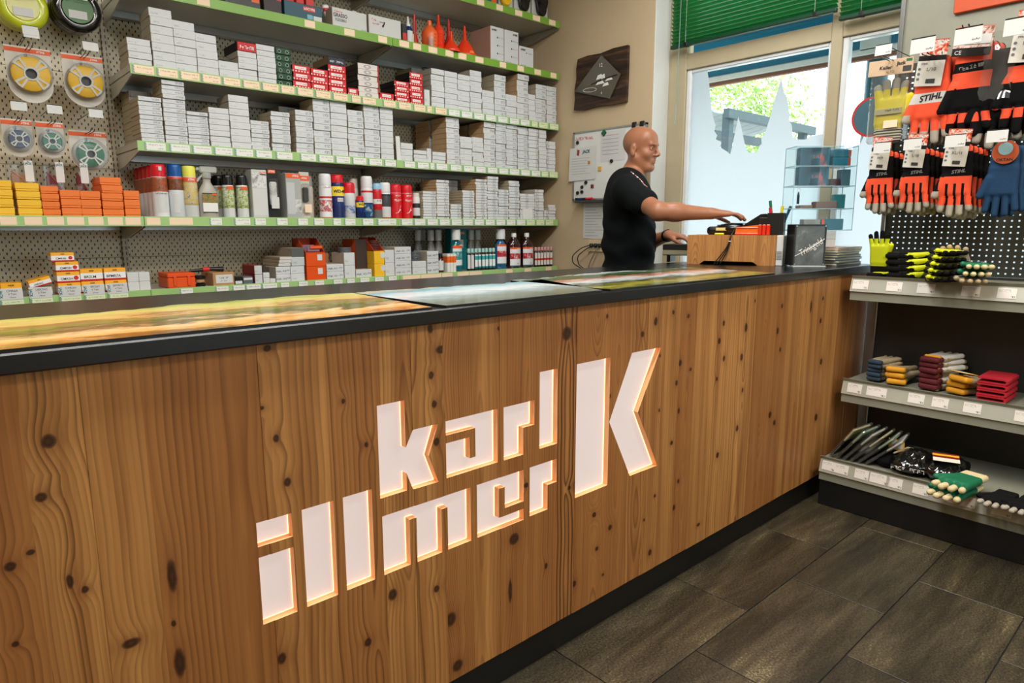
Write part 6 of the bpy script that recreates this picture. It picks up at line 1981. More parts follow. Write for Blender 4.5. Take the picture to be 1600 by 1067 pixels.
def glove(kind, label, loc, rot=(0, 0, R(-90)), scale=1.0, group=None, mirror=False, name='work_glove'):
    if kind not in _gp:
        _gp[kind] = glove_parts(kind)
    t = put(name, None, None, loc, rot, (-scale if mirror else scale, scale, scale)); t.empty_display_size = .05
    tag(t, label, 'glove', group)
    for n, me in _gp[kind]:
        put(n, me, t)
    return t


def peg_hook(parent, top, length, tx=0.0, ty=-.12, tz=.03):
    """double wire hook from the pegged back out to the room, with a ticket on its own arm (local +y is towards the back)"""
    for dx in (-.007, .007):
        MB().tube([(dx, length, top), (dx, ty + .02, top), (dx, ty, top + .014)], .0017, 6).build('hook_wire', DARKWIRE, parent)
    mb = MB().tube([(tx, length, tz + .022), (tx, ty - .004, tz + .022)], .0016, 6)
    mb.build('ticket_arm', DARKWIRE, parent)
    MB().tube([(tx - .030, ty - .004, tz + .022), (tx + .030, ty - .004, tz + .022)], .0016, 6).build('ticket_bar', DARKWIRE, parent)
    c = put('price_ticket', MB().cbox(-.031, -.0008, -.020, .031, .0008, .020, .0004).mesh('price_ticket', WHITE), parent, (tx, ty - .007, tz), (R(-8), 0, 0))
    text('9,90', c, (.018, -.0014, -.011), .008, INK)


def size_card(parent, size, z=0.0, y=-.024, rz=6):
    c = put('header_card', MB().cbox(-.036, 0, -.012, .036, .0012, .046, .004).mesh('header_card', zones('orange_black_header', [(0, (26, 22, 22)), (.3, (190, 70, 40))], speck=(.25, .95, [(24, 20, 20), (230, 90, 40), (240, 236, 230), (40, 60, 30)], 70))), parent, (0, y + .003, z + .012), (0, R(rz), 0))
    d = put('size_card', MB().cbox(-.036, 0, -.058, .036, .0012, .012, .005).mesh('size_card', mat('card_white', (226, 224, 214), .5, var=.03)), parent, (-.002, y - .002, z - .012), (0, R(rz), 0))
    text(size, d, (.004, -.0016, -.012), .014, INK)
    text('STIHL', d, (-.016, -.0016, .004), .007, INK, bold=.02)
    MB().box(-.006, -.0012, -.050, .018, 0, -.038).build('barcode', mat('barcode_grey', (60, 60, 60), .6), d)
    for k in range(3):
        MB().lathe([(0, 0), (.004, 0), (.004, .0006), (0, .0006)], n=10, M=Matrix.Rotation(R(90), 3, 'X')).build('pictogram', GREYINK, d, loc=(-.028, -.0002, -.010 - .014 * k))
    return d


# lower row of hooks: three sizes of orange-backed gloves, several pairs deep
for gi, (yc, szt, nn) in enumerate(((1.100, 'M/9', 3), (.968, 'L/10', 4), (.822, 'XL/11', 4))):
    for k in range(nn):
        d_ = .036 * k
        t = glove('stihl', 'orange-backed black glove with grey fingertips, size %s, %s on its hook' % (szt, 'front pair' if k == 0 else ORDN[k + 1] + ' pair back'), (3.090 + d_, yc - .008 * k, 1.515 - .004 * k), (R(4), 0, R(-90 + 3 * (k % 2))), (1.03, 1.03, 1.10)[gi], 'orange-backed gloves on the lower hooks', mirror=False)
        if k == 0:
            size_card(t, szt)
            text('STIHL', t, (.006, -.0175, -.088), .017, mat('silver_print', (150, 150, 150), .5), (R(90), R(-6), 0), shear=.3, bold=.02)
            peg_hook(t, .004, .20, (.028, .0085, .009)[gi], -.085, (.012, .016, .014)[gi])
# blue glove at the right picture edge
for k in range(2):
    t = glove('blue', 'blue knit glove with round orange label at the picture edge, %s' % ('front one', 'rear one')[k], (3.090 + .035 * k, .672 - .012 * k, 1.500), (R(4), 0, R(-90)), 1.05, 'blue knit gloves')
    if k == 0:
        MB().lathe([(0, 0), (.040, 0), (.040, .0015), (0, .0015)], n=28, M=Matrix.Rotation(R(90), 3, 'X')).build('round_label', mat('rust_label', (186, 84, 40), .5), t, loc=(.004, -.022, -.020))
        MB().lathe([(0, 0), (.022, 0), (.022, .001), (0, .001)], n=20, M=Matrix.Rotation(R(90), 3, 'X')).build('emblem', mat('pale_blue_emblem', (150, 190, 200), .5), t, loc=(.004, -.0237, -.008))
        text('OKTAN', t, (.004, -.0242, -.046), .014, INK, bold=.02)
        peg_hook(t, .026, .20, -.009, -.085, .034)
# upper row
t = thing('bagged_gloves', 'bagged yellow leather gloves with striped cuff and cardboard header', 'glove pack', (3.150, 1.112, 1.890), R(-90))
MB().cbox(-.078, -.022, -.335, .078, .020, -.055, .010).build('bag', clear('bag_film', (240, 242, 240), .35, .06, .05), t)
hc = put('header_card', MB().cbox(-.086, -.002, -.062, .086, .002, .0, .001).mesh('header_card', mat('tan_header', (214, 184, 150), .6)), t, (0, -.022, 0), (0, R(2), 0))
text('Keiler', hc, (-.018, -.003, -.032), .020, INK, bold=.02); text('Jack', hc, (.040, -.003, -.020), .020, INK, bold=.03); text('10/9', hc, (.0, -.003, -.050), .014, mat('pencil', (150, 130, 110), .7))
MB().box(.048, -.0028, -.054, .080, -.0018, -.032).build('barcode', mat('barcode_grey', (60, 60, 60), .6), hc); MB().box(.058, -.0028, -.015, .080, -.0018, -.005).build('green_mark', GGN, hc)
for k in range(2):
    for n, me in (glove_parts('yellow') if 'yellow' not in _gp else _gp['yellow']):
        o = put(n, me, t, (.006 - .012 * k, -.004 + .016 * k, -.332), (0, R(180), 0), (1.18, .8, 1.05))
MB().cbox(-.050, -.024, -.220, .056, -.021, -.196, .001).build('band_label', mat('khaki_band', (150, 146, 112), .6), t)
text('WORK TEAM', t, (.02, -.0248, -.204), .010, INK); MB().cbox(-.010, -.0248, -.275, .045, -.0236, -.245, .001).build('plain_sticker', PEACH, t)
peg_hook(t, -.006, .18, .014, -.15, .012)
for k in range(3):
    t = glove('stripe', 'orange glove with white brand stripe, %s' % ('front one' if k == 0 else ORDN[k + 1] + ' one back'), (3.140 + .046 * k, .955 - .006 * k, 1.868), (R(4), 0, R(-90)), 1.36, 'orange gloves with white stripe')
    if k == 0:
        text('STIHL', t, (.0, -.0172, -.110), .024, INK, (R(90), R(-6), 0), shear=.3, bold=.03)
        size_card(t, 'L/10', -.008); peg_hook(t, .004, .13, 0.0, -.105, .024)
for k in range(3):
    t = glove('saw', 'black and orange saw glove, %s' % ('front one with boxed photo card' if k == 0 else ORDN[k + 1] + ' one back'), (3.135 + .048 * k, .820 - .008 * k, 1.900), (R(4), 0, R(-90)), 1.42, 'black and orange saw gloves')
    if k == 0:
        text('advance', t, (.0, -.0172, -.062), .014, mat('silver_print', (150, 150, 150), .5), (R(90), R(-6), 0), bold=.03)
        c = put('header_card', MB().cbox(-.045, 0, -.035, .045, .0012, .040, .004).mesh('header_card', zones('photo_header', [(0, (24, 24, 24)), (.3, (190, 130, 110))], speck=(.28, .95, [(30, 20, 20), (210, 160, 140), (240, 230, 224), (230, 100, 40)], 60))), t, (0, -.024, .0), (0, R(6), 0))
        text('CE', c, (-.030, -.0016, -.026), .014, WHITEINK); put('price_sticker', MB().cbox(-.03, -.001, -.012, .03, .0, .012, .0003).mesh('price_sticker', WHITE), c, (.012, -.001, .006))
        peg_hook(t, .020, .13, .010, -.10, .004)
for k in range(2):
    glove('dark', 'dark glove with grey fingertips beside the saw gloves, %s' % ('front one', 'rear one')[k], (3.150 + .04 * k, .725 - .01 * k, 1.86), (R(4), 0, R(-90)), 1.45, 'dark gloves in clear film')
t = thing('film_bag', 'crumpled clear bag hanging over the dark gloves', 'bag', (3.12, .735, 1.92), R(-90))
mbb = MB(); vs = []; rg = random.Random(9)
for j in range(9):
    for i in range(6):
        vs.append((-.05 + .02 * i + rg.uniform(-.006, .006), -.01 + rg.uniform(-.014, .014), -.03 * j + rg.uniform(-.006, .006)))
mbb.add(vs, [(j * 6 + i, j * 6 + i + 1, j * 6 + i + 7, j * 6 + i + 6) for j in range(8) for i in range(5)])
mbb.build('film', clear('bag_film', (240, 242, 240), .35, .06, .05), t, smooth=True, ang=80)
for k in range(2):
    t = glove('saw', 'orange and black glove at the upper right picture edge, %s' % ('front one', 'rear one')[k], (3.130 + .035 * k, .640 - .01 * k, 1.895), (R(4), 0, R(-90)), 1.4, 'gloves at the upper right edge')
    if k == 0:
        size_card(t, '10/XL'); peg_hook(t, .012, .13, -.01, -.10, .008)


# ------------------------------------------------------------------ folded gloves lying on the shelves
def lying(kind, label, x, y, z, rz, tilt=0, scale=1.0, group=None, flip=False):
    # lay the hanging glove on its back: fingers point to local direction rz
    return glove(kind, label, (x, y, z + .017 * scale), (R(-90 + tilt), 0, rz), scale, group)


zt_ = .990
for k in range(4):
    t = lying('neon', 'neon yellow and black glove, %s in the near folded pile' % ('bottom' if k == 0 else 'topmost' if k == 3 else ORDN[k + 1] + ' from bottom'), 3.06 + .006 * k, 1.01 + .006 * k, zt_ + .0265 * k, R(60), 0, .78, 'neon gloves on the top shelf')
    o = put('black_wrap', MB().cbox(-.040, -.021, -.075, .040, .019, -.010, .004).mesh('black_wrap', mat('black_wrap', (18, 18, 18), .35)), t, (0, 0, 0))
    if k == 3:
        text('MAGNETIC', t, (0, -.0222, -.030), .010, REDINK, (R(90), 0, 0)); text('PRO', t, (0, -.0222, -.050), .009, WHITEINK)
for k in range(5):
    t = lying('neon', 'neon yellow and black glove, %s in the second folded pile' % ('bottom' if k == 0 else 'topmost' if k == 4 else ORDN[k + 1] + ' from bottom'), 3.08 + .004 * k, .875 - .004 * k, zt_ + .0255 * k, R(-55), 0, .78, 'neon gloves on the top shelf')
    put('black_wrap', MB().cbox(-.040, -.021, -.075, .040, .019, -.010, .004).mesh('black_wrap', mat('black_wrap', (18, 18, 18), .35)), t)
glove('neon', 'neon yellow and black glove standing upright with fingers up', (3.17, 1.10, zt_ + .005), (R(170), 0, R(90)), .80, 'neon gloves on the top shelf').location.z = zt_ + .004
t = lying('neon', 'single neon glove lying flat at the left shelf end', 3.075, 1.095, zt_, R(75), 0, .62, 'neon gloves on the top shelf')
for k in range(3):
    t = lying('cream' if k else 'tan', 'pale folded glove with picture leaflet, %s layer' % ORDN[k + 1], 3.085, .745 - .008 * k, zt_ + .027 * k, R(-70), 0, .80, 'pale gloves under leaflets')
t = put('picture_leaflet', MB().cbox(-.05, -.03, 0, .05, .03, .002, .0005).mesh('picture_leaflet', zones('leaflet_print', [(0, (224, 224, 220))], speck=(0, 1, [(220, 150, 110), (230, 230, 226), (60, 110, 150), (30, 40, 60)], 40))), None, (3.07, .742, zt_ + .084), (R(6), R(-4), R(70)))
tag(t, 'colourful leaflet on the pale gloves', 'leaflet')
t = lying('tan', 'tan leather glove leaning behind the pale gloves', 3.20, .79, zt_ + .02, R(-90), -30, .85)
# middle shelf
zm = .535
for k in range(5):
    lying('slate', 'grey glove with slate cuff, %s in the leftmost middle-shelf pile' % ('bottom' if k == 0 else 'topmost' if k == 4 else ORDN[k + 1] + ' from bottom'), 3.085 + rnd.uniform(-.006, .006), 1.055 + rnd.uniform(-.005, .005), zm + .0185 * k, R(84 + rnd.uniform(-8, 8)), 0, .70, 'slate-cuffed gloves')
for k in range(3):
    lying('tan', 'tan glove with amber cuff, %s in its loose pile' % ORDN[k + 1], 3.075 + rnd.uniform(-.006, .006), .965 + rnd.uniform(-.006, .006), zm + .027 * k, R(96 + rnd.uniform(-12, 12)), 4 * k, .88, 'amber-cuffed gloves')
for k in range(6):
    t = lying('maroon', 'maroon-cuffed glove, %s in the tall middle-shelf pile' % ('bottom' if k == 0 else 'topmost' if k == 5 else ORDN[k + 1] + ' from bottom'), 3.080 + rnd.uniform(-.005, .005), .848 + rnd.uniform(-.005, .005), zm + .0225 * k, R(80 + rnd.uniform(-8, 8)), 0, .88, 'maroon-cuffed gloves')
    put('yellow_wrap', MB().cbox(-.036, -.020, -.045, .034, .018, -.025, .003).mesh('yellow_wrap', GBR if k % 2 else GWH), t)
t = lying('tan', 'tan glove with yellow hang card lying over its pile', 3.06, .735, zm + .055, R(62), 10, 1.0)
c = put('yellow_card', MB().cbox(-.042, -.002, -.030, .042, 0, .030, .003).mesh('yellow_card', mat('amber_card', (232, 170, 40), .5)), t, (0, -.026, -.02), (0, 0, 0)); MB().cbox(-.028, -.0028, -.018, .024, -.0018, .020, .001).build('white_label', WHITE, c)
for k in range(2):
    lying('tan', 'tan glove under the one with yellow card, %s layer' % ORDN[k + 1], 3.080, .745, zm + .027 * k, R(70), 0, .9, 'tan gloves under yellow card')
for k in range(4):
    t = thing('folded_red_glove', 'red knit glove folded over, %s in the pile at the picture edge' % ('bottom' if k == 0 else 'topmost' if k == 3 else ORDN[k + 1] + ' from bottom'), 'glove', (3.075, .615, zm + .024 * k), 0, 'folded red gloves')
    sec = [(-.048 + .0, 0), (.040, 0), (.050, .006), (.050, .017), (.040, .0225), (-.048, .0225), (-.048, .0165), (.034, .0165), (.042, .0145), (.042, .008), (.034, .006), (-.048, .006)]
    MB().prism(sec, lambda u, v, d: (d, -u, v), -.028, .14).build('fold', GRD, t)
# lowest shelf
zl = .215
for k in range(6):
    t = thing('bagged_gloves', 'flat clear bag with green-white gloves, %s of the leaning row' % ORDN[k + 1], 'glove pack', (2.935 + .004 * k, 1.128 - .026 * k, zl + .004), 0, 'leaning bags on the lowest shelf')
    t.rotation_euler = (R(34 + 2.5 * k), 0, R(-6 + 3 * k)); t.scale = (1.15, 1.0, 1.15)
    MB().cbox(-.05, -.006, 0, .09, .006, .155, .004).build('bag', clear('bag_film', (240, 242, 240), .35, .06, .05), t)
    MB().cbox(-.045, -.004, .004, .085, .004, .085, .003).build('lower_glove', GB, t)
    MB().cbox(-.042, -.0035, .086, .080, .0035, .148, .003).build('upper_glove', [GCR, GGN, GWH][k % 3] if k % 3 != 1 else mat('mint_knit', (160, 180, 150), .8), t)
t = thing('glove_bundle', 'black glove bundle with yellow and white hang tag', 'gloves', (3.02, .915, zl))
V, Q = solid([('ell', .02, (0, .0, .035), (.09, .055, .04), None), ('ell', .02, (-.05, .01, .025), (.06, .05, .03), None), ('ell', .02, (.05, -.01, .045), (.05, .05, .035), None)], (-.18, -.12, -.02), (.18, .12, .12), .006)
put('bundle', npmesh('bundle', V, Q, GB), t)
c = put('hang_tag', MB().cbox(-.03, -.03, 0, .03, .03, .002, .004).mesh('hang_tag', mat('amber_card', (232, 170, 40), .5)), t, (-.02, -.005, .085), (R(10), R(-30), R(20))); MB().cbox(-.022, -.022, .002, .022, .018, .003, .0005).build('white_label', WHITE, c)
for k, (x, y, s_, lb) in enumerate(((2.94, .835, 1.25, 'glossy black bagged gloves with white print in the middle of the lowest shelf'), (2.95, .715, 1.35, 'glossy black bagged gloves with red and yellow header'))):
    t = thing('bagged_gloves', lb, 'glove pack', (x, y, zl + .002), R(-80 + 10 * k))
    V, Q = solid([('ell', .02, (0, 0, .034), (.06 * s_, .07, .034), None), ('ell', .02, (.02, .03, .056), (.05 * s_, .05, .036), None)], (-.14, -.12, -.02), (.14, .13, .13), .006)
    rg = np.random.default_rng(k); V = V + (np.sin(V[:, :1] * 170 + 3 * k) * np.cos(V[:, 1:2] * 90) * .004) * np.array([[.2, .2, 1]])
    put('bag', npmesh('bag', V, Q, mat('black_film', (14, 15, 15), .12, coat=.8)), t)
    if k == 0:
        text('FLEX GRIP', t, (0, -.0705, .030), .022, WHITEINK, bold=.02)
        MB().tube([(-.06, -.01, .07), (-.02, .05, .085), (.03, .09, .07)], .004, 6).build('cord', GTN, t, smooth=True)
    else:
        put('header_card', MB().cbox(-.045, -.03, 0, .045, .03, .003, .004).mesh('header_card', zones('red_yellow_header', [(0, (230, 226, 210)), (.4, (120, 30, 30)), (.65, (230, 180, 40)), (.85, (150, 40, 36))], axis=1)), t, (0, .0, .088), (R(14), 0, 0))
for k in range(2):
    lying('cream', 'cream knit glove with green coating, %s at the right of the lowest shelf' % ('lower one', 'upper one')[k], 2.925 + .01 * k, .615 - .01 * k, zl + .036 * k, R(-100), 0, 1.0, 'cream and green gloves')
for k in range(3):
    lying('dark', 'black glove with grey fingertips lying on the lowest shelf, %s' % ORDN[k + 1], 2.93, .50 - .075 * k, zl + .002, R(-95), 0, .8, 'black gloves on the lowest shelf')
# ================================================================== THINGS ON THE COUNTER
ZC = 1.030


def m_photo(name, stops, seed, sc=3.0, mixn=.5):
    """glossy printed landscape: colour bands across the depth of the mat, broken up by noise"""
    t = NT(name); x, y, z = t.sep(t.coord('Generated'))
    v = t.comb(t.math('MULTIPLY_ADD', x, 2.2, seed), t.math('MULTIPLY', y, 2.2), 0.0)
    n = t.noise(v, sc, 5, .6, .5); n2 = t.noise(v, sc * 7, 4, .6)
    f = t.math('ADD', y, t.math('MULTIPLY', t.math('SUBTRACT', n, .5), mixn))
    f = t.math('ADD', f, t.math('MULTIPLY', t.math('SUBTRACT', n2, .5), .14))
    t.link(t.ramp(f, [(p, rgb(c)) for p, c in stops]), t.b.inputs['Base Color'])
    t.b.inputs['Roughness'].default_value = .16
    t.b.inputs['Specular IOR Level'].default_value = .25
    return t.m


rgm = random.Random(21)


def mat_board(label, x0, x1, xb0, xb1, y0, y1, m, rough=.012):
    """photo mat with straight front and a cut-out skyline along the back edge"""
    t = thing('photo_mat', label, 'desk mat', (0, 0, ZC), 0, 'photo mats on the counter')
    n = 46; back = []
    h = 0.0
    for i in range(n + 1):
        u = i / n
        h = h * .75 + rgm.uniform(-rough, rough)
        back.append((xb1 + (xb0 - xb1) * u, y1 + h + .020 * math.sin(u * 7 + x0 * 3)))
    poly = [(x0, y0), (x1, y0)] + back
    mb = MB()
    v2, _, f2, _, _, _ = delaunay_2d_cdt([Vector(q) for q in poly], [(i, (i + 1) % len(poly)) for i in range(len(poly))], [], 1, 1e-7)
    for f in f2:
        mb.add([(v2[j].x, v2[j].y, .0052) for j in f], [tuple(range(len(f)))])
    mb.build('printed_sheet', m, t)
    MB().prism(poly, lambda u, v, d: (u, v, d), 0, .005).build('base_pad', BLACK, t)
    return t


mat_board('photo mat with orange path and green meadow at the left counter end', -.10, .842, -.10, .868, 1.196, 1.610,
          m_photo('meadow_print', [(0, (120, 84, 26)), (.12, (220, 160, 84)), (.26, (232, 186, 132)), (.36, (80, 72, 26)), (.48, (128, 132, 48)), (.58, (150, 96, 52)), (.68, (206, 172, 96)), (.82, (210, 196, 110)), (1.0, (150, 166, 70))], 3.0, 2.6, .62))
mat_board('photo mat with grey-blue lake and mountains in the counter middle', .880, 1.415, .872, 1.560, 1.196, 1.575,
          m_photo('lake_print', [(0, (84, 88, 74)), (.2, (110, 118, 104)), (.4, (150, 166, 170)), (.55, (206, 214, 216)), (.7, (190, 206, 212)), (.85, (120, 170, 186)), (1.0, (214, 190, 130))], 8.0, 2.4, .45))
mat_board('photo mat with village and dark green woods near the till', 1.450, 2.405, 1.455, 2.490, 1.196, 1.640,
          m_photo('village_print', [(0, (70, 84, 40)), (.15, (160, 150, 60)), (.3, (40, 58, 36)), (.45, (206, 214, 214)), (.58, (190, 130, 110)), (.7, (50, 70, 40)), (.85, (70, 96, 60)), (1.0, (226, 232, 236))], 14.0, 3.2, .5))

ru = Vector((.326, -.945, 0)); rn = Vector((.945, .326, 0))
ang = math.atan2(ru.y, ru.x)
riser = thing('till_riser', 'wooden till riser with arched foot opening near the counter end', 'riser', (2.784, 1.830, ZC), ang)
# local x runs along the front, local y towards the back (left normal of x), z up
W, D_, H_ = .399, .235, .137
yb = 1.0


def lam(poly, d0, d1, m, name):
    return MB().prism(poly, lambda u, v, d: (u, d, v), d0, d1).build(name, m, riser)


front = [(0, 0), (.060, 0), (.075, .012), (.082, .016), (.300, .016), (.308, .012), (.325, 0), (W, 0), (W, H_), (0, H_)]
# the front is laid up from narrow boards
bx = [0, .06, .075, .082, .135, .19, .225, .262, .300, .308, .325, .36, W]
bb = [0, .075, .135, .19, .225, .262, .308, .36, W]


def zbot(x):
    if x <= .060 or x >= .325: return 0.0
    if x <= .075: return .012 * (x - .06) / .015
    if x < .082: return .012 + .004 * (x - .075) / .007
    if x > .308: return .012 * (.325 - x) / .017
    if x > .300: return .016 - .004 * (x - .3) / .008
    return .016


for i in range(len(bb) - 1):
    xs = sorted(set([bb[i], bb[i + 1]] + [q for q in bx if bb[i] < q < bb[i + 1]])); xc = (bb[i] + bb[i + 1]) / 2
    poly = [(q - xc, zbot(q)) for q in xs] + [(bb[i + 1] - xc, H_), (bb[i] - xc, H_)]
    o = MB().prism(poly, lambda u, v, d: (u, d, v), 0, .018).build('front_board', WOOD, riser, (xc, 0, 0))
    o['seed'] = 60.0 + 2.3 * i; o['u0'] = rnd.uniform(-.02, .02); o['freq'] = rnd.choice([120., 170., 220.]); o['tone'] = rnd.uniform(0, .5); o['contrast'] = rnd.uniform(.4, .7)
for nm, b_ in (('top_board', (0, .018, H_ - .018, W, D_, H_)), ('side_board', (0, .018, 0, .018, D_, H_ - .018)), ('side_board', (W - .018, .018, 0, W, D_, H_ - .018)), ('back_board', (.018, D_ - .018, 0, W - .018, D_, H_ - .018))):
    o = MB().cbox(*b_, .001).build(nm, WOOD, riser); o['seed'] = 80.0; o['u0'] = .1; o['freq'] = 150.; o['tone'] = .3; o['contrast'] = .4
wp = MB().cbox(W + .001, .004, 0, W + .030, .20, H_, .003).build('white_end_block', WHITE, riser)
for k in range(8):
    MB().cbox(W + .004, .0025, .028 + .005 * k, W + .027, .004, .030 + .005 * k, .0003).build('vent_rib', GREYINK, wp)
dr = MB().cbox(-.135, .050, .036, -.002, .22, .090, .004).build('drawer', BLACK, riser); dr['label'] = 'black cash drawer pulled out to the left'
MB().cbox(-.134, .0485, .040, -.010, .050, .062, .001).build('drawer_front', mat('olive_strip', (140, 136, 108), .5), dr)
MB().cbox(-.128, .10, .0, -.110, .20, .036, .003).build('drawer_foot', BLACK, riser)
# cables hanging over the riser
for k in range(3):
    pts_ = [(.215 + .004 * k, .075, H_ + .040), (.212, .02, H_ + .030), (.200, -.008, H_ - .005), (.196 - .003 * k, -.009, H_ - .05), (.182 - .010 * k, -.012, .045), (.160 - .014 * k, -.018, .004)]
    p2 = [Vector(p) for p in pts_]
    q2 = []
    for i in range(len(p2) - 1):
        for s_ in range(4):
            q2.append(p2[i].lerp(p2[i + 1], s_ / 4))
    q2.append(p2[-1])
    for _ in range(2):
        q2 = [q2[0]] + [(q2[i - 1] + q2[i] * 2 + q2[i + 1]) / 4 for i in range(1, len(q2) - 1)] + [q2[-1]]
    MB().tube(q2, .0026, 8).build('cable', BLACK, riser, smooth=True)
MB().cbox(.192, -.013, H_ - .030, .204, -.006, H_ - .026, .001).build('cable_tie', WHITE, riser)


def on_riser(x, y, z=0.0):
    v = Vector((2.784, 1.830, ZC)) + ru * x + rn * y
    return (v.x, v.y, ZC + H_ + z)


ct_ = thing('card_terminal', 'black rounded card terminal under the outstretched hand', 'card terminal', on_riser(.165, .11), ang)
V, Q = solid([('box', .01, (-.01, 0, .020), (.085, .040, .020), None, .016), ('ell', .02, (.02, 0, .035), (.062, .040, .022), None)], (-.12, -.06, -.005), (.10, .06, .075), .004)
put('shell', npmesh('shell', V, Q, mat('black_shell', (14, 14, 16), .22)), ct_)
MB().cbox(-.050, -.0425, .020, .0, -.0400, .034, .001).build('yellow_sticker', mat('yellow_sticker', (226, 206, 130), .5), ct_)
MB().cbox(-.055, -.047, .0, -.01, -.038, .009, .003).build('green_strip', GY, ct_)
MB().cbox(.040, -.030, .052, .075, .030, .056, .001).build('screen', mat('blue_screen', (20, 60, 100), .1), ct_)
for i in range(4):
    for j in range(3):
        MB().cbox(-.05 + .018 * i, -.022 + .016 * j, .052 - .003 * (3 - i), -.038 + .018 * i, -.010 + .016 * j, .057 - .003 * (3 - i), .001).build('key', mat('key_grey', (70, 72, 76), .4), ct_)
ph = thing('receipt_printer', 'black sloping receipt printer behind the red box', 'printer', on_riser(.305, .15), ang)
MB().prism([(-.075, 0), (.060, 0), (.060, .085), (.030, .098), (.005, .096), (-.070, .046), (-.075, .035)], lambda u, v, d: (u, d, v), -.05, .05).build('shell', mat('black_shell', (14, 14, 16), .22), ph)
MB().cbox(-.040, -.052, .020, -.030, -.049, .026, .001).build('indicator', WHITE, ph)
MB().cbox(.0, -.052, .050, .05, -.0495, .080, .001).build('side_panel', BLACK, ph)
rs = thing('stapler_box', 'red and orange ribbed plastic box on the riser', 'box', on_riser(.285, .045), ang)
RP = mat('red_orange_plastic', (226, 48, 22), .25, coat=.3); OP = mat('clear_orange', (246, 110, 20), .2, coat=.4)
MB().prism([(-.070, 0), (.030, 0), (.030, .046), (-.068, .036)], lambda u, v, d: (u, d, v), -.026, .026).build('body', OP, rs)
MB().cbox(-.072, -.030, .0, .032, .030, .010, .002).build('base', RP, rs)
MB().cbox(-.066, -.029, .030, .030, .029, .036, .002).build('rail', RP, rs)
for k in range(3):
    MB().cbox(.030 + .018 * k, -.030, 0, .046 + .018 * k, .030, .048, .003).build('ribbed_end', RP, rs)
cup = thing('pen_cup', 'black square pen cup behind the tip box', 'pen cup', on_riser(.385, .075), ang)
mb = MB()
for a_, b_ in (((-.036, -.036), (.036, -.033)), ((-.036, .033), (.036, .036)), ((-.036, -.033), (-.033, .033)), ((.033, -.033), (.036, .033))):
    mb.box(a_[0], a_[1], 0, b_[0], b_[1], .100)
mb.box(-.034, -.034, 0, .034, .034, .004); mb.build('cup_body', BLACK, cup)
for k, (px_, py_, tx_, ty_, ln, cm, lb) in enumerate(((-.018, .0, -.030, 0, .150, mat('green_pen', (10, 110, 70), .35), 'green ruler-like pen leaning left in the cup'), (-.020, -.012, -.018, -.01, .118, CAPRED, 'short red pen in the cup'), (.020, -.010, .006, .0, .125, mat('yellow_pen', (236, 214, 30), .4), 'yellow highlighter in the cup'), (.024, .012, .060, .02, .125, mat('petrol_pen', (20, 80, 96), .4), 'petrol pen leaning right in the cup'))):
    b_ = Vector(on_riser(.385, .075)); M3 = Matrix.Rotation(ang, 3, 'Z')
    t = thing('pen', lb, 'pen', (b_.x, b_.y, b_.z + .006), ang, 'pens in the cup')
    p0 = Vector((px_ * .6, py_ * .6, 0)); p1 = Vector((px_ + tx_ * .5, py_ + ty_ * .5, ln))
    MB().tube([p0, p0.lerp(p1, .8)], .0058, 8).build('barrel', cm, t, smooth=True)
    MB().tube([p0.lerp(p1, .8), p1], .0066, 8).build('cap', cm, t, smooth=True)
# tip box
tb = thing('tip_box', 'black tip box with grey slate front and white handwriting', 'tip box', (2.904, 1.363, ZC), R(-45))
MB().cbox(0, .012, .004, .136, .105, .186, .002).build('box_body', BLACK, tb)
SL = NT('slate_front'); _n = SL.noise(SL.coord('Object'), 9, 5, .6, .6)
SL.link(SL.ramp(_n, [(.3, rgb((62, 68, 68))), (.55, rgb((100, 106, 106))), (.75, rgb((168, 174, 172)))]), SL.b.inputs['Base Color']); SL.b.inputs['Roughness'].default_value = .3
MB().cbox(.006, .006, .008, .132, .012, .182, .001).build('slate_front', SL.m, tb)
for b_ in ((0, .002, .004, .006, .013, .186), (.130, .002, .004, .136, .013, .186), (0, .002, .180, .136, .013, .186)):
    MB().cbox(*b_, .001).build('frame_bar', mat('dark_frame', (60, 62, 62), .35, .4), tb)
MB().cbox(-.002, -.006, 0, .140, .020, .006, .001).build('foot_rail', mat('pale_rail', (200, 206, 204), .35), tb)
for xx in (.006, .130):
    for zz in (.012, .178):
        MB().lathe([(0, 0), (.003, 0), (.003, .002), (0, .002)], n=10, M=Matrix.Rotation(R(90), 3, 'X')).build('screw', STEEL, tb, loc=(xx, .002, zz))
text('Trinkgeld', tb, (.072, .0048, .085), .040, WHITEINK, (R(90), R(-32), 0), wx=.72, shear=.25)
MB().tube([(.004, .0045, .046), (.068, .0045, .080), (.132, .0045, .124)], .0016, 6).build('chalk_line', WHITEINK, tb)
# magazines
cols_ = [(206, 196, 170), (190, 190, 160), (214, 206, 190), (186, 182, 150), (206, 200, 170), (196, 196, 168)]
for k in range(7):
    t = thing('magazine', 'magazine stack by the window end, %s' % ('bottom issue' if k == 0 else 'topmost issue with dark colourful spine' if k == 6 else ORDN[k + 1] + ' issue from bottom'), 'magazine', (3.255 + rnd.uniform(-.005, .005), 1.362 + rnd.uniform(-.004, .004), ZC + .0118 * k), R(rnd.uniform(-3, 3)), 'stacked magazines')
    MB().cbox(-.138, -.098, .0008, .138, .098, .0106, .002).build('page_block', mat('pages_%d' % (k % 6), cols_[k % 6], .7), t)
    cm = mat('spine_blue', (40, 90, 130), .35) if k < 5 else zones('spine_print', [(0, (30, 40, 60))], speck=(0, 1, [(30, 50, 80), (200, 90, 70), (230, 226, 210), (20, 30, 40)], 30))
    MB().box(-.139, -.0988, .0106, .139, .0988, .0114).build('cover', cm, t); MB().box(-.139, -.0988, .0, .139, .0988, .0008).build('back_cover', cm, t)
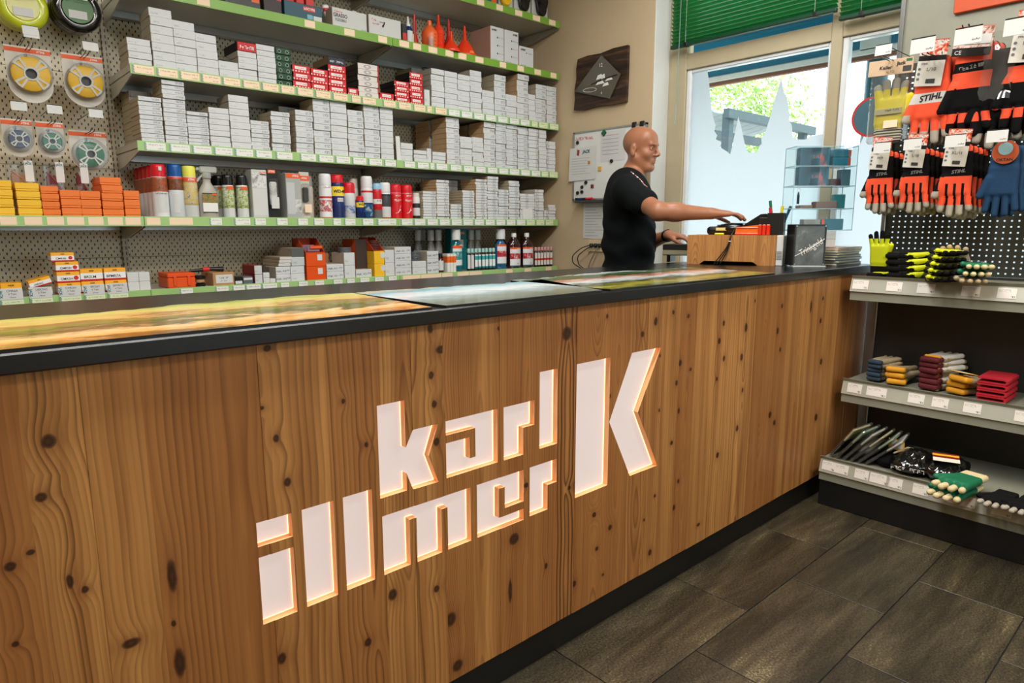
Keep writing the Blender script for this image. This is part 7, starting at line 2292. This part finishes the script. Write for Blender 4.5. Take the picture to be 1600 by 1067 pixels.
wbx = thing('white_carton', 'plain white carton on the magazines carrying the clear display case', 'carton', (3.022, 1.414, ZC + .0830), R(-41.9))
wbx.location = (3.040, 1.405, ZC + .0830)
MB().cbox(.02, .0, 0, .165, .105, .0745, .001).build('carton_body', WHITE, wbx)
MB().box(.02, -.0004, .036, .165, .0, .0372).build('lid_seam', GREYINK, wbx)
# acrylic display case
dc = thing('display_case', 'clear acrylic display case with four shelves of boxed pocket knives', 'display case', (2.985, 1.4217, ZC + .158), R(-41.9))
CW, CD, CH = .275, .115, .371
for b_ in ((0, 0, 0, CW, .004, CH), (0, CD - .004, 0, CW, CD, CH), (0, .004, 0, .004, CD - .004, CH), (CW - .004, .004, 0, CW, CD - .004, CH)):
    MB().box(*b_).build('pane', ACRYL, dc)
EDGE = mat('acrylic_edge', (150, 190, 204), .15, coat=.5)
lv_ = [0, .096, .196, .283, CH - .004]
for z in lv_:
    MB().box(.004, .004, z, CW - .004, CD - .004, z + .004).build('shelf', ACRYL, dc)
    mb = MB()
    mb.box(0, -.001, z, CW, .0025, z + .0025); mb.box(0, CD - .0025, z, CW, CD, z + .004); mb.box(-.001, 0, z, .0025, CD, z + .004); mb.box(CW - .0025, 0, z, CW + .001, CD, z + .004)
    mb.build('edge_strip', EDGE, dc)
for xx in (0, CW):
    for yy_ in (0, CD):
        MB().box(xx - .0012, yy_ - .0012, 0, xx + .0012, yy_ + .0012, CH).build('corner_edge', EDGE, dc)
FL = zones('flower_print', [(0, (34, 74, 92))], speck=(0, 1, [(24, 50, 66), (30, 66, 84), (44, 96, 116), (190, 96, 96)], 16))
PB = mat('petrol_box', (34, 110, 134), .4)
def in_case(label, x, y, z, w, d, h, m, cat='box', rz=0.0):
    M4 = Matrix.Translation(dc.location) @ Matrix.Rotation(R(-41.9), 4, 'Z')
    p = M4 @ Vector((x, y, z))
    t = thing('knife_box', label, cat, p, R(-41.9) + rz)
    MB().cbox(0, 0, 0, w, d, h, .002).build('carton_body', m, t)
    return t
for i, z in enumerate((.2872, .2002)):
    t = in_case('dark picture box with flower print, %s shelf of the case' % ('uppermost', 'second')[i], .030, .03, z, .135, .05, .080 if i == 0 else .083, FL)
    text('KNIFE', t, (.085, -.0008, .04), .018, mat('pink_ink', (190, 130, 130), .5))
    MB().cbox(.125, -.0006, .0, .135, .0, .075, .0002).build('blue_edge', PB, t)
t = in_case('blue box with red edge, lower one on the uppermost case shelf', .180, .03, .2872, .080, .06, .038, PB); MB().cbox(.068, -.0006, .002, .080, 0, .036, .0002).build('red_edge', mat('rust_edge', (176, 70, 50), .5), t)
t = in_case('blue box with red edge, upper one on the uppermost case shelf', .180, .03, .3255, .080, .06, .034, PB); MB().cbox(.068, -.0006, .002, .080, 0, .032, .0002).build('red_edge', mat('rust_edge', (176, 70, 50), .5), t)
in_case('dark knife box lying on the second case shelf', .175, .03, .2002, .045, .05, .030, mat('maroon_box', (70, 44, 50), .45)); in_case('upright blue-grey box at the right of the second case shelf', .225, .03, .2002, .040, .05, .072, mat('slate_blue_box', (70, 110, 126), .45))
in_case('flat brown box at the left of the third case shelf', .045, .03, .1002, .058, .05, .014, mat('tan_box', (140, 112, 92), .5)); in_case('flat brown box in the middle of the third case shelf', .118, .03, .1002, .098, .05, .030, mat('brown_box', (122, 96, 86), .5))
in_case('teal knife box leaning on the third case shelf', .205, .04, .1002, .05, .03, .062, mat('teal_leaning_box', (60, 140, 150), .4))
t = in_case('teal box with orange edge on the lowest case shelf', .150, .03, .0045, .100, .05, .048, PB); MB().cbox(0, -.0006, .002, .012, 0, .046, .0002).build('orange_edge', ORINK, t)
in_case('grey box at the left of the lowest case shelf', .070, .03, .0045, .075, .05, .046, mat('grey_box', (150, 150, 150), .5))
kc = thing('key_charm', 'dark key charm hanging on the left case wall', 'key charm', (dc.location.x + .010, dc.location.y - .018, ZC + .158 + .178), R(-41.9))
MB().tube([(.008 * math.cos(a), 0, .008 * math.sin(a)) for a in [i * .52 for i in range(12)]], .001, 6, True).build('ring', STEEL, kc)
MB().tube([(0, 0, -.008), (0, 0, -.022), (0, 0, -.060)], [.002, .006, .006], 8).build('charm', mat('petrol_charm', (20, 50, 60), .3), kc)

# ================================================================== THE MAN BEHIND THE COUNTER
SK = NT('skin'); co = SK.coord('Object')
_n = SK.noise(co, 26, 4, .6); _n2 = SK.noise(co, 6, 2)
SK.link(SK.mix(_n2, SK.mix(_n, rgb((152, 100, 70)), rgb((174, 120, 88))), rgb((160, 104, 76))), SK.b.inputs['Base Color'])
SK.b.inputs['Roughness'].default_value = .42; SK.b.inputs['Subsurface Weight'].default_value = .04; SK.b.inputs['Subsurface Radius'].default_value = (.01, .004, .002)
SK.bump(SK.noise(co, 500, 3), .12, .0008); SK = SK.m
F_ = np.array([.19, -.982, 0]); F_ /= np.linalg.norm(F_); L_ = np.array([-F_[1], F_[0], 0]); U_ = np.array([0, 0, 1.0])
HC = np.array([3.032, 2.312, 1.623]); hs = .985
nod = R(4)
f2 = F_ * math.cos(nod) - U_ * math.sin(nod); u2 = U_ * math.cos(nod) + F_ * math.sin(nod)
HM = np.stack((f2, L_, u2), 1)           # columns: forward, left, up


def hp(f, l, u):
    return tuple(HC + hs * (HM @ np.array([f, l, u])))


def hr(*r_):
    return tuple(hs * np.array(r_))


head = [('ell', .02, hp(-.014, 0, .036), hr(.094, .074, .084), HM),
        ('ell', .03, hp(.040, 0, .052), hr(.046, .058, .046), HM),
        ('ell', .03, hp(.026, 0, -.030), hr(.060, .059, .086), HM),
        ('ell', .026, hp(.064, 0, -.101), hr(.024, .025, .019), HM),
        ('ell', .02, hp(.052, .036, -.030), hr(.030, .024, .026), HM), ('ell', .02, hp(.052, -.036, -.030), hr(.030, .024, .026), HM),
        ('cap', .03, hp(.0, .052, -.055), hp(.052, .022, -.100), .020, .015), ('cap', .03, hp(.0, -.052, -.055), hp(.052, -.022, -.100), .020, .015),
        ('cap', .018, hp(.080, .036, .022), hp(.086, .0, .020), .0085, .0095), ('cap', .018, hp(.080, -.036, .022), hp(.086, .0, .020), .0085, .0095),
        ('cut', .012, hp(.096, .031, .003), hr(.017, .017, .011), HM), ('cut', .012, hp(.096, -.031, .003), hr(.017, .017, .011), HM),
        ('cap', .010, hp(.086, 0, .014), hp(.107, 0, -.026), .0065, .0088),
        ('ell', .008, hp(.1085, 0, -.030), hr(.0105, .0100, .0085), HM),
        ('ell', .007, hp(.098, .0125, -.035), hr(.011, .008, .0085), HM), ('ell', .007, hp(.098, -.0125, -.035), hr(.011, .008, .0085), HM),
        ('cap', .008, hp(.080, .023, -.062), hp(.0885, 0, -.0585), .0042, .0062), ('cap', .008, hp(.080, -.023, -.062), hp(.0885, 0, -.0585), .0042, .0062),
        ('cap', .008, hp(.078, .020, -.070), hp(.0855, 0, -.0725), .0046, .0068), ('cap', .008, hp(.078, -.020, -.070), hp(.0855, 0, -.0725), .0046, .0068),
        ('cut', .003, hp(.098, 0, -.0655), hr(.018, .030, .0020), HM),
        ('cut', .008, hp(.092, 0, -.086), hr(.012, .022, .006), HM), ('cut', .008, hp(.090, .030, -.050), hr(.012, .004, .022), HM), ('cut', .008, hp(.090, -.030, -.050), hr(.012, .004, .022), HM)]
for sg in (1, -1):
    head += [('ell', .006, hp(-.010, sg * .077, -.012), hr(.019, .0085, .032), HM), ('ell', .005, hp(-.004, sg * .078, -.036), hr(.010, .007, .011), HM),
             ('cut', .004, hp(-.003, sg * .088, -.008), hr(.009, .009, .017), HM)]
NB = np.array([2.985, 2.372, 1.440])
body = head + [('cap', .035, hp(-.020, 0, -.075), tuple(NB), .051, .058)]
Fb = np.array([.60, -.80, 0]); Lb = np.array([.80, .60, 0]); BM = np.stack((Fb, Lb, U_), 1)
TC = np.array([2.950, 2.318, 0])


def tp(f, l, z):
    return tuple(TC + Fb * f + Lb * l + U_ * z)


Rsh, Rel, Rwr = tp(-.005, -.185, 1.385), (2.705, 1.952, 1.279), (2.900, 1.780, 1.268)
Lsh, Lel, Lwr = tp(-.005, .185, 1.385), (3.115, 2.350, 1.100), (3.030, 2.110, 1.160)
torso = [('ell', .06, tp(-.005, 0, 1.33), (.118, .172, .17), BM), ('ell', .06, tp(0, 0, 1.12), (.118, .158, .20), BM), ('ell', .05, tp(0, 0, .93), (.122, .168, .14), BM),
         ('cap', .05, tp(-.02, 0, 1.43), Rsh, .062, .066), ('cap', .05, tp(-.02, 0, 1.43), Lsh, .062, .066)]
body += torso
mid = lambda a, b, t: tuple(np.array(a) * (1 - t) + np.array(b) * t)
body += [('cap', .03, Rsh, Rel, .056, .043), ('cap', .02, Rel, mid(Rel, Rwr, .35), .044, .043), ('cap', .02, mid(Rel, Rwr, .3), Rwr, .043, .0275),
         ('cap', .03, Lsh, Lel, .056, .044), ('cap', .02, Lel, mid(Lel, Lwr, .35), .044, .042), ('cap', .02, mid(Lel, Lwr, .3), Lwr, .042, .0275)]


def hand(wr, dr, lat, up, curl, hsc=1.0):
    """palm, four separate fingers and a thumb; dr = pointing direction, lat = towards the thumb side"""
    dr, lat, up, wr = (np.array(v, float) for v in (dr, lat, up, wr))
    dr /= np.linalg.norm(dr); lat /= np.linalg.norm(lat)
    P = lambda d, l, u: tuple(wr + (dr * d + lat * l + up * u) * hsc)
    out = [('cap', .012, P(0, .008, 0), P(.072, .026, 0), .021, .0135), ('cap', .012, P(0, 0, .001), P(.076, .006, .002), .021, .0140),
           ('cap', .012, P(0, -.004, .001), P(.072, -.014, .001), .020, .0130), ('cap', .012, P(0, -.010, 0), P(.064, -.030, -.002), .019, .0120)]
    for (l0, l1, ln, rr) in ((.026, .034, .072, .0088), (.006, .010, .080, .0090), (-.014, -.014, .074, .0086), (-.031, -.036, .058, .0078)):
        k0 = .070 if l0 > -.02 else .063
        a = P(k0, l0, .001)
        c1, c2, c3 = curl
        d1 = np.array([math.cos(c1), -math.sin(c1)]); d2 = np.array([math.cos(c1 + c2), -math.sin(c1 + c2)]); d3 = np.array([math.cos(c1 + c2 + c3), -math.sin(c1 + c2 + c3)])
        q0 = np.array([k0, .001]); q1 = q0 + d1 * ln * .46; q2 = q1 + d2 * ln * .31; q3 = q2 + d3 * ln * .24
        lm = lambda t: l0 + (l1 - l0) * t
        pa, pb_, pc, pd = P(q0[0], lm(0), q0[1]), P(q1[0], lm(.45), q1[1]), P(q2[0], lm(.75), q2[1]), P(q3[0], lm(1), q3[1])
        out += [('cap', .004, pa, pb_, rr * 1.08, rr), ('cap', .003, pb_, pc, rr, rr * .94), ('cap', .003, pc, pd, rr * .94, rr * .82)]
    out += [('cap', .012, P(.014, .020, -.006), P(.046, .046, -.016), .015, .0105), ('cap', .004, P(.046, .046, -.016), P(.072, .052, -.026), .0105, .0095), ('cap', .003, P(.072, .052, -.026), P(.090, .048, -.034), .0095, .0080)]
    return out


rd = np.array([.745, -.667, -.02]); rl = np.array([.667, .745, 0])
Rh = hand(Rwr, rd, rl, (0.05, .05, 1), (R(4), R(20), R(22)), 1.16)
ld = np.array([.20, -.97, -.10]); ll = np.array([-.97, -.20, 0])
Lh = hand(Lwr, ld, ll, (0, 0, 1), (R(16), R(26), R(22)), 1.08)
body += Rh + Lh
V, Q = solid(body, (2.60, 1.60, .86), (3.26, 2.56, 1.78), .0046)
V = smooth_verts(V, Q, 2, .45)
man = thing('person', 'bald man in a black short-sleeved work shirt reaching for the till, facing right', 'person', (2.96, 2.30, 0))
man_off = np.array([2.96, 2.30, 0])
put('body', npmesh('body', V - man_off, Q, SK), man)
# eyes, brows
for sg in (1, -1):
    e = np.array(hp(.0725, sg * .031, .001)) - man_off
    MB().lathe([(0.0, -.0115)] + [(.0115 * math.sin(a), -.0115 * math.cos(a)) for a in [R(15 * i) for i in range(1, 12)]] + [(0, .0115)], n=16).build('eye', mat('eye_white', (190, 180, 172), .2), man, tuple(e), smooth=True)
    ir = np.array(hp(.0815, sg * .0300, .000)) - man_off
    MB().lathe([(0.0, -.005)] + [(.0052 * math.sin(a), -.005 * math.cos(a)) for a in [R(30 * i) for i in range(1, 6)]] + [(0, .005)], n=12).build('iris', mat('dark_iris', (34, 26, 20), .15), man, tuple(ir), smooth=True)
    for nm, r3, pp_ in (('eyebrow', (.0026, .0034, .0016), ((.0905, .012, .0165), (.0885, .030, .0205), (.073, .047, .0165))), ('upper_eyelid', (.0030, .0048, .0034), ((.0800, .0185, .0050), (.0825, .031, .0078), (.0735, .0445, .0035))), ('lower_eyelid', (.0026, .0040, .0030), ((.0795, .0190, -.0035), (.0810, .031, -.0072), (.0735, .0440, -.0030)))):
        MB().tube([tuple(np.array(hp(f, sg * l, u)) - man_off) for f, l, u in pp_], list(r3), 8).build(nm, SK if 'lid' in nm else mat('brow_hair', (104, 66, 44), .8), man, smooth=True)
# shirt
shirt = [('ell', .06, tp(-.006, 0, 1.325), (.136, .186, .178), BM), ('ell', .06, tp(.004, 0, 1.12), (.146, .172, .22), BM), ('ell', .05, tp(.008, 0, .92), (.148, .180, .15), BM),
         ('cap', .06, tp(-.022, 0, 1.432), Rsh, .066, .075), ('cap', .06, tp(-.022, 0, 1.432), Lsh, .066, .075),
         ('cap', .035, Rsh, mid(Rsh, Rel, .56), .074, .069), ('cap', .035, Lsh, mid(Lsh, Lel, .56), .074, .069),
         ('cap', .02, tuple(NB + np.array([0, 0, -.02])), tuple(NB + np.array([.012, -.010, .040])), .074, .066),
         ('cut', .01, tuple(NB + np.array([.030, -.028, .062])), (.074, .074, .058), None)]
V, Q = solid(shirt, (2.60, 1.95, .80), (3.262, 2.60, 1.56), .0058)
V = smooth_verts(V, Q, 2, .5)
# cloth folds
zf_ = V[:, 2]; w_ = np.clip((1.40 - zf_) / .2, 0, 1) * .0075
V = V + np.stack([np.sin(zf_ * 55 + V[:, 0] * 34 + np.sin(V[:, 1] * 20) * 2) * w_ * .8, np.sin(zf_ * 46 - V[:, 1] * 38 + np.sin(V[:, 0] * 17) * 2) * w_ * .8, 0 * zf_], 1)
SHIRT = mat('black_jersey', (13, 17, 20), .85, var=.15, bump=.2, spec=.15)
sho = put('shirt', npmesh('shirt', V - man_off, Q, SHIRT), man)
sho['label'] = 'black short-sleeved shirt with pale shoulder piping'
from mathutils.kdtree import KDTree
kd = KDTree(len(V))
for i, v in enumerate(V):
    kd.insert(Vector(v), i)
kd.balance()
pa, pb_ = Vector((2.873, 2.255, 1.476)), Vector((2.800, 2.110, 1.395))
prev = None
for k in range(9):
    p, _, _ = kd.find(pa.lerp(pb_, k / 8)); q, _, _ = kd.find(pa.lerp(pb_, (k + .55) / 8))
    if (q - p).length < .002:
        continue
    d = (Vector((-.8, -.6, .25))).normalized() * .001
    MB().tube([tuple(p + d - Vector(man_off)), tuple(q + d - Vector(man_off))], .0034, 6).build('shoulder_piping', WHITEINK if k % 2 else mat('pink_piping', (236, 150, 130), .6), sho, smooth=True)
# trousers and shoes
tr = [('ell', .05, tp(0, 0, .90), (.132, .172, .13), BM), ('cap', .04, tp(0, -.09, .88), tp(.02, -.10, .48), .092, .070), ('cap', .03, tp(.02, -.10, .48), tp(0, -.10, .09), .068, .055),
      ('cap', .04, tp(0, .09, .88), tp(.02, .10, .48), .092, .070), ('cap', .03, tp(.02, .10, .48), tp(0, .10, .09), .068, .055)]
V, Q = solid(tr, (2.62, 2.0, .02), (3.26, 2.62, 1.06), .012)
V = smooth_verts(V, Q, 2, .5)
put('trousers', npmesh('trousers', V - man_off, Q, mat('dark_work_trousers', (34, 36, 40), .85, bump=.3)), man)
for sg in (-1, 1):
    V, Q = solid([('cap', .03, tp(-.06, sg * .10, .045), tp(.12, sg * .11, .035), .043, .036), ('cap', .02, tp(-.01, sg * .10, .06), tp(-.01, sg * .10, .12), .045, .045)], (2.62, 2.0, -.02), (3.26, 2.62, .2), .009)
    V[:, 2] = np.maximum(V[:, 2], .0005)
    put('shoe', npmesh('shoe', V - man_off, Q, mat('black_shoe', (18, 18, 18), .5)), man)
# wrist watch on the far arm
ax_ = (np.array(Lwr) - np.array(Lel)); ax_ /= np.linalg.norm(ax_)
wc = np.array(Lwr) - ax_ * .012 - man_off
rot = Vector((0, 0, 1)).rotation_difference(Vector(ax_)).to_matrix()
MB().lathe([(.0305, -.011), (.0335, -.010), (.0335, .010), (.0305, .011)], n=24, M=rot, ring=True).build('watch_strap', BLACK, man, tuple(wc), smooth=True)
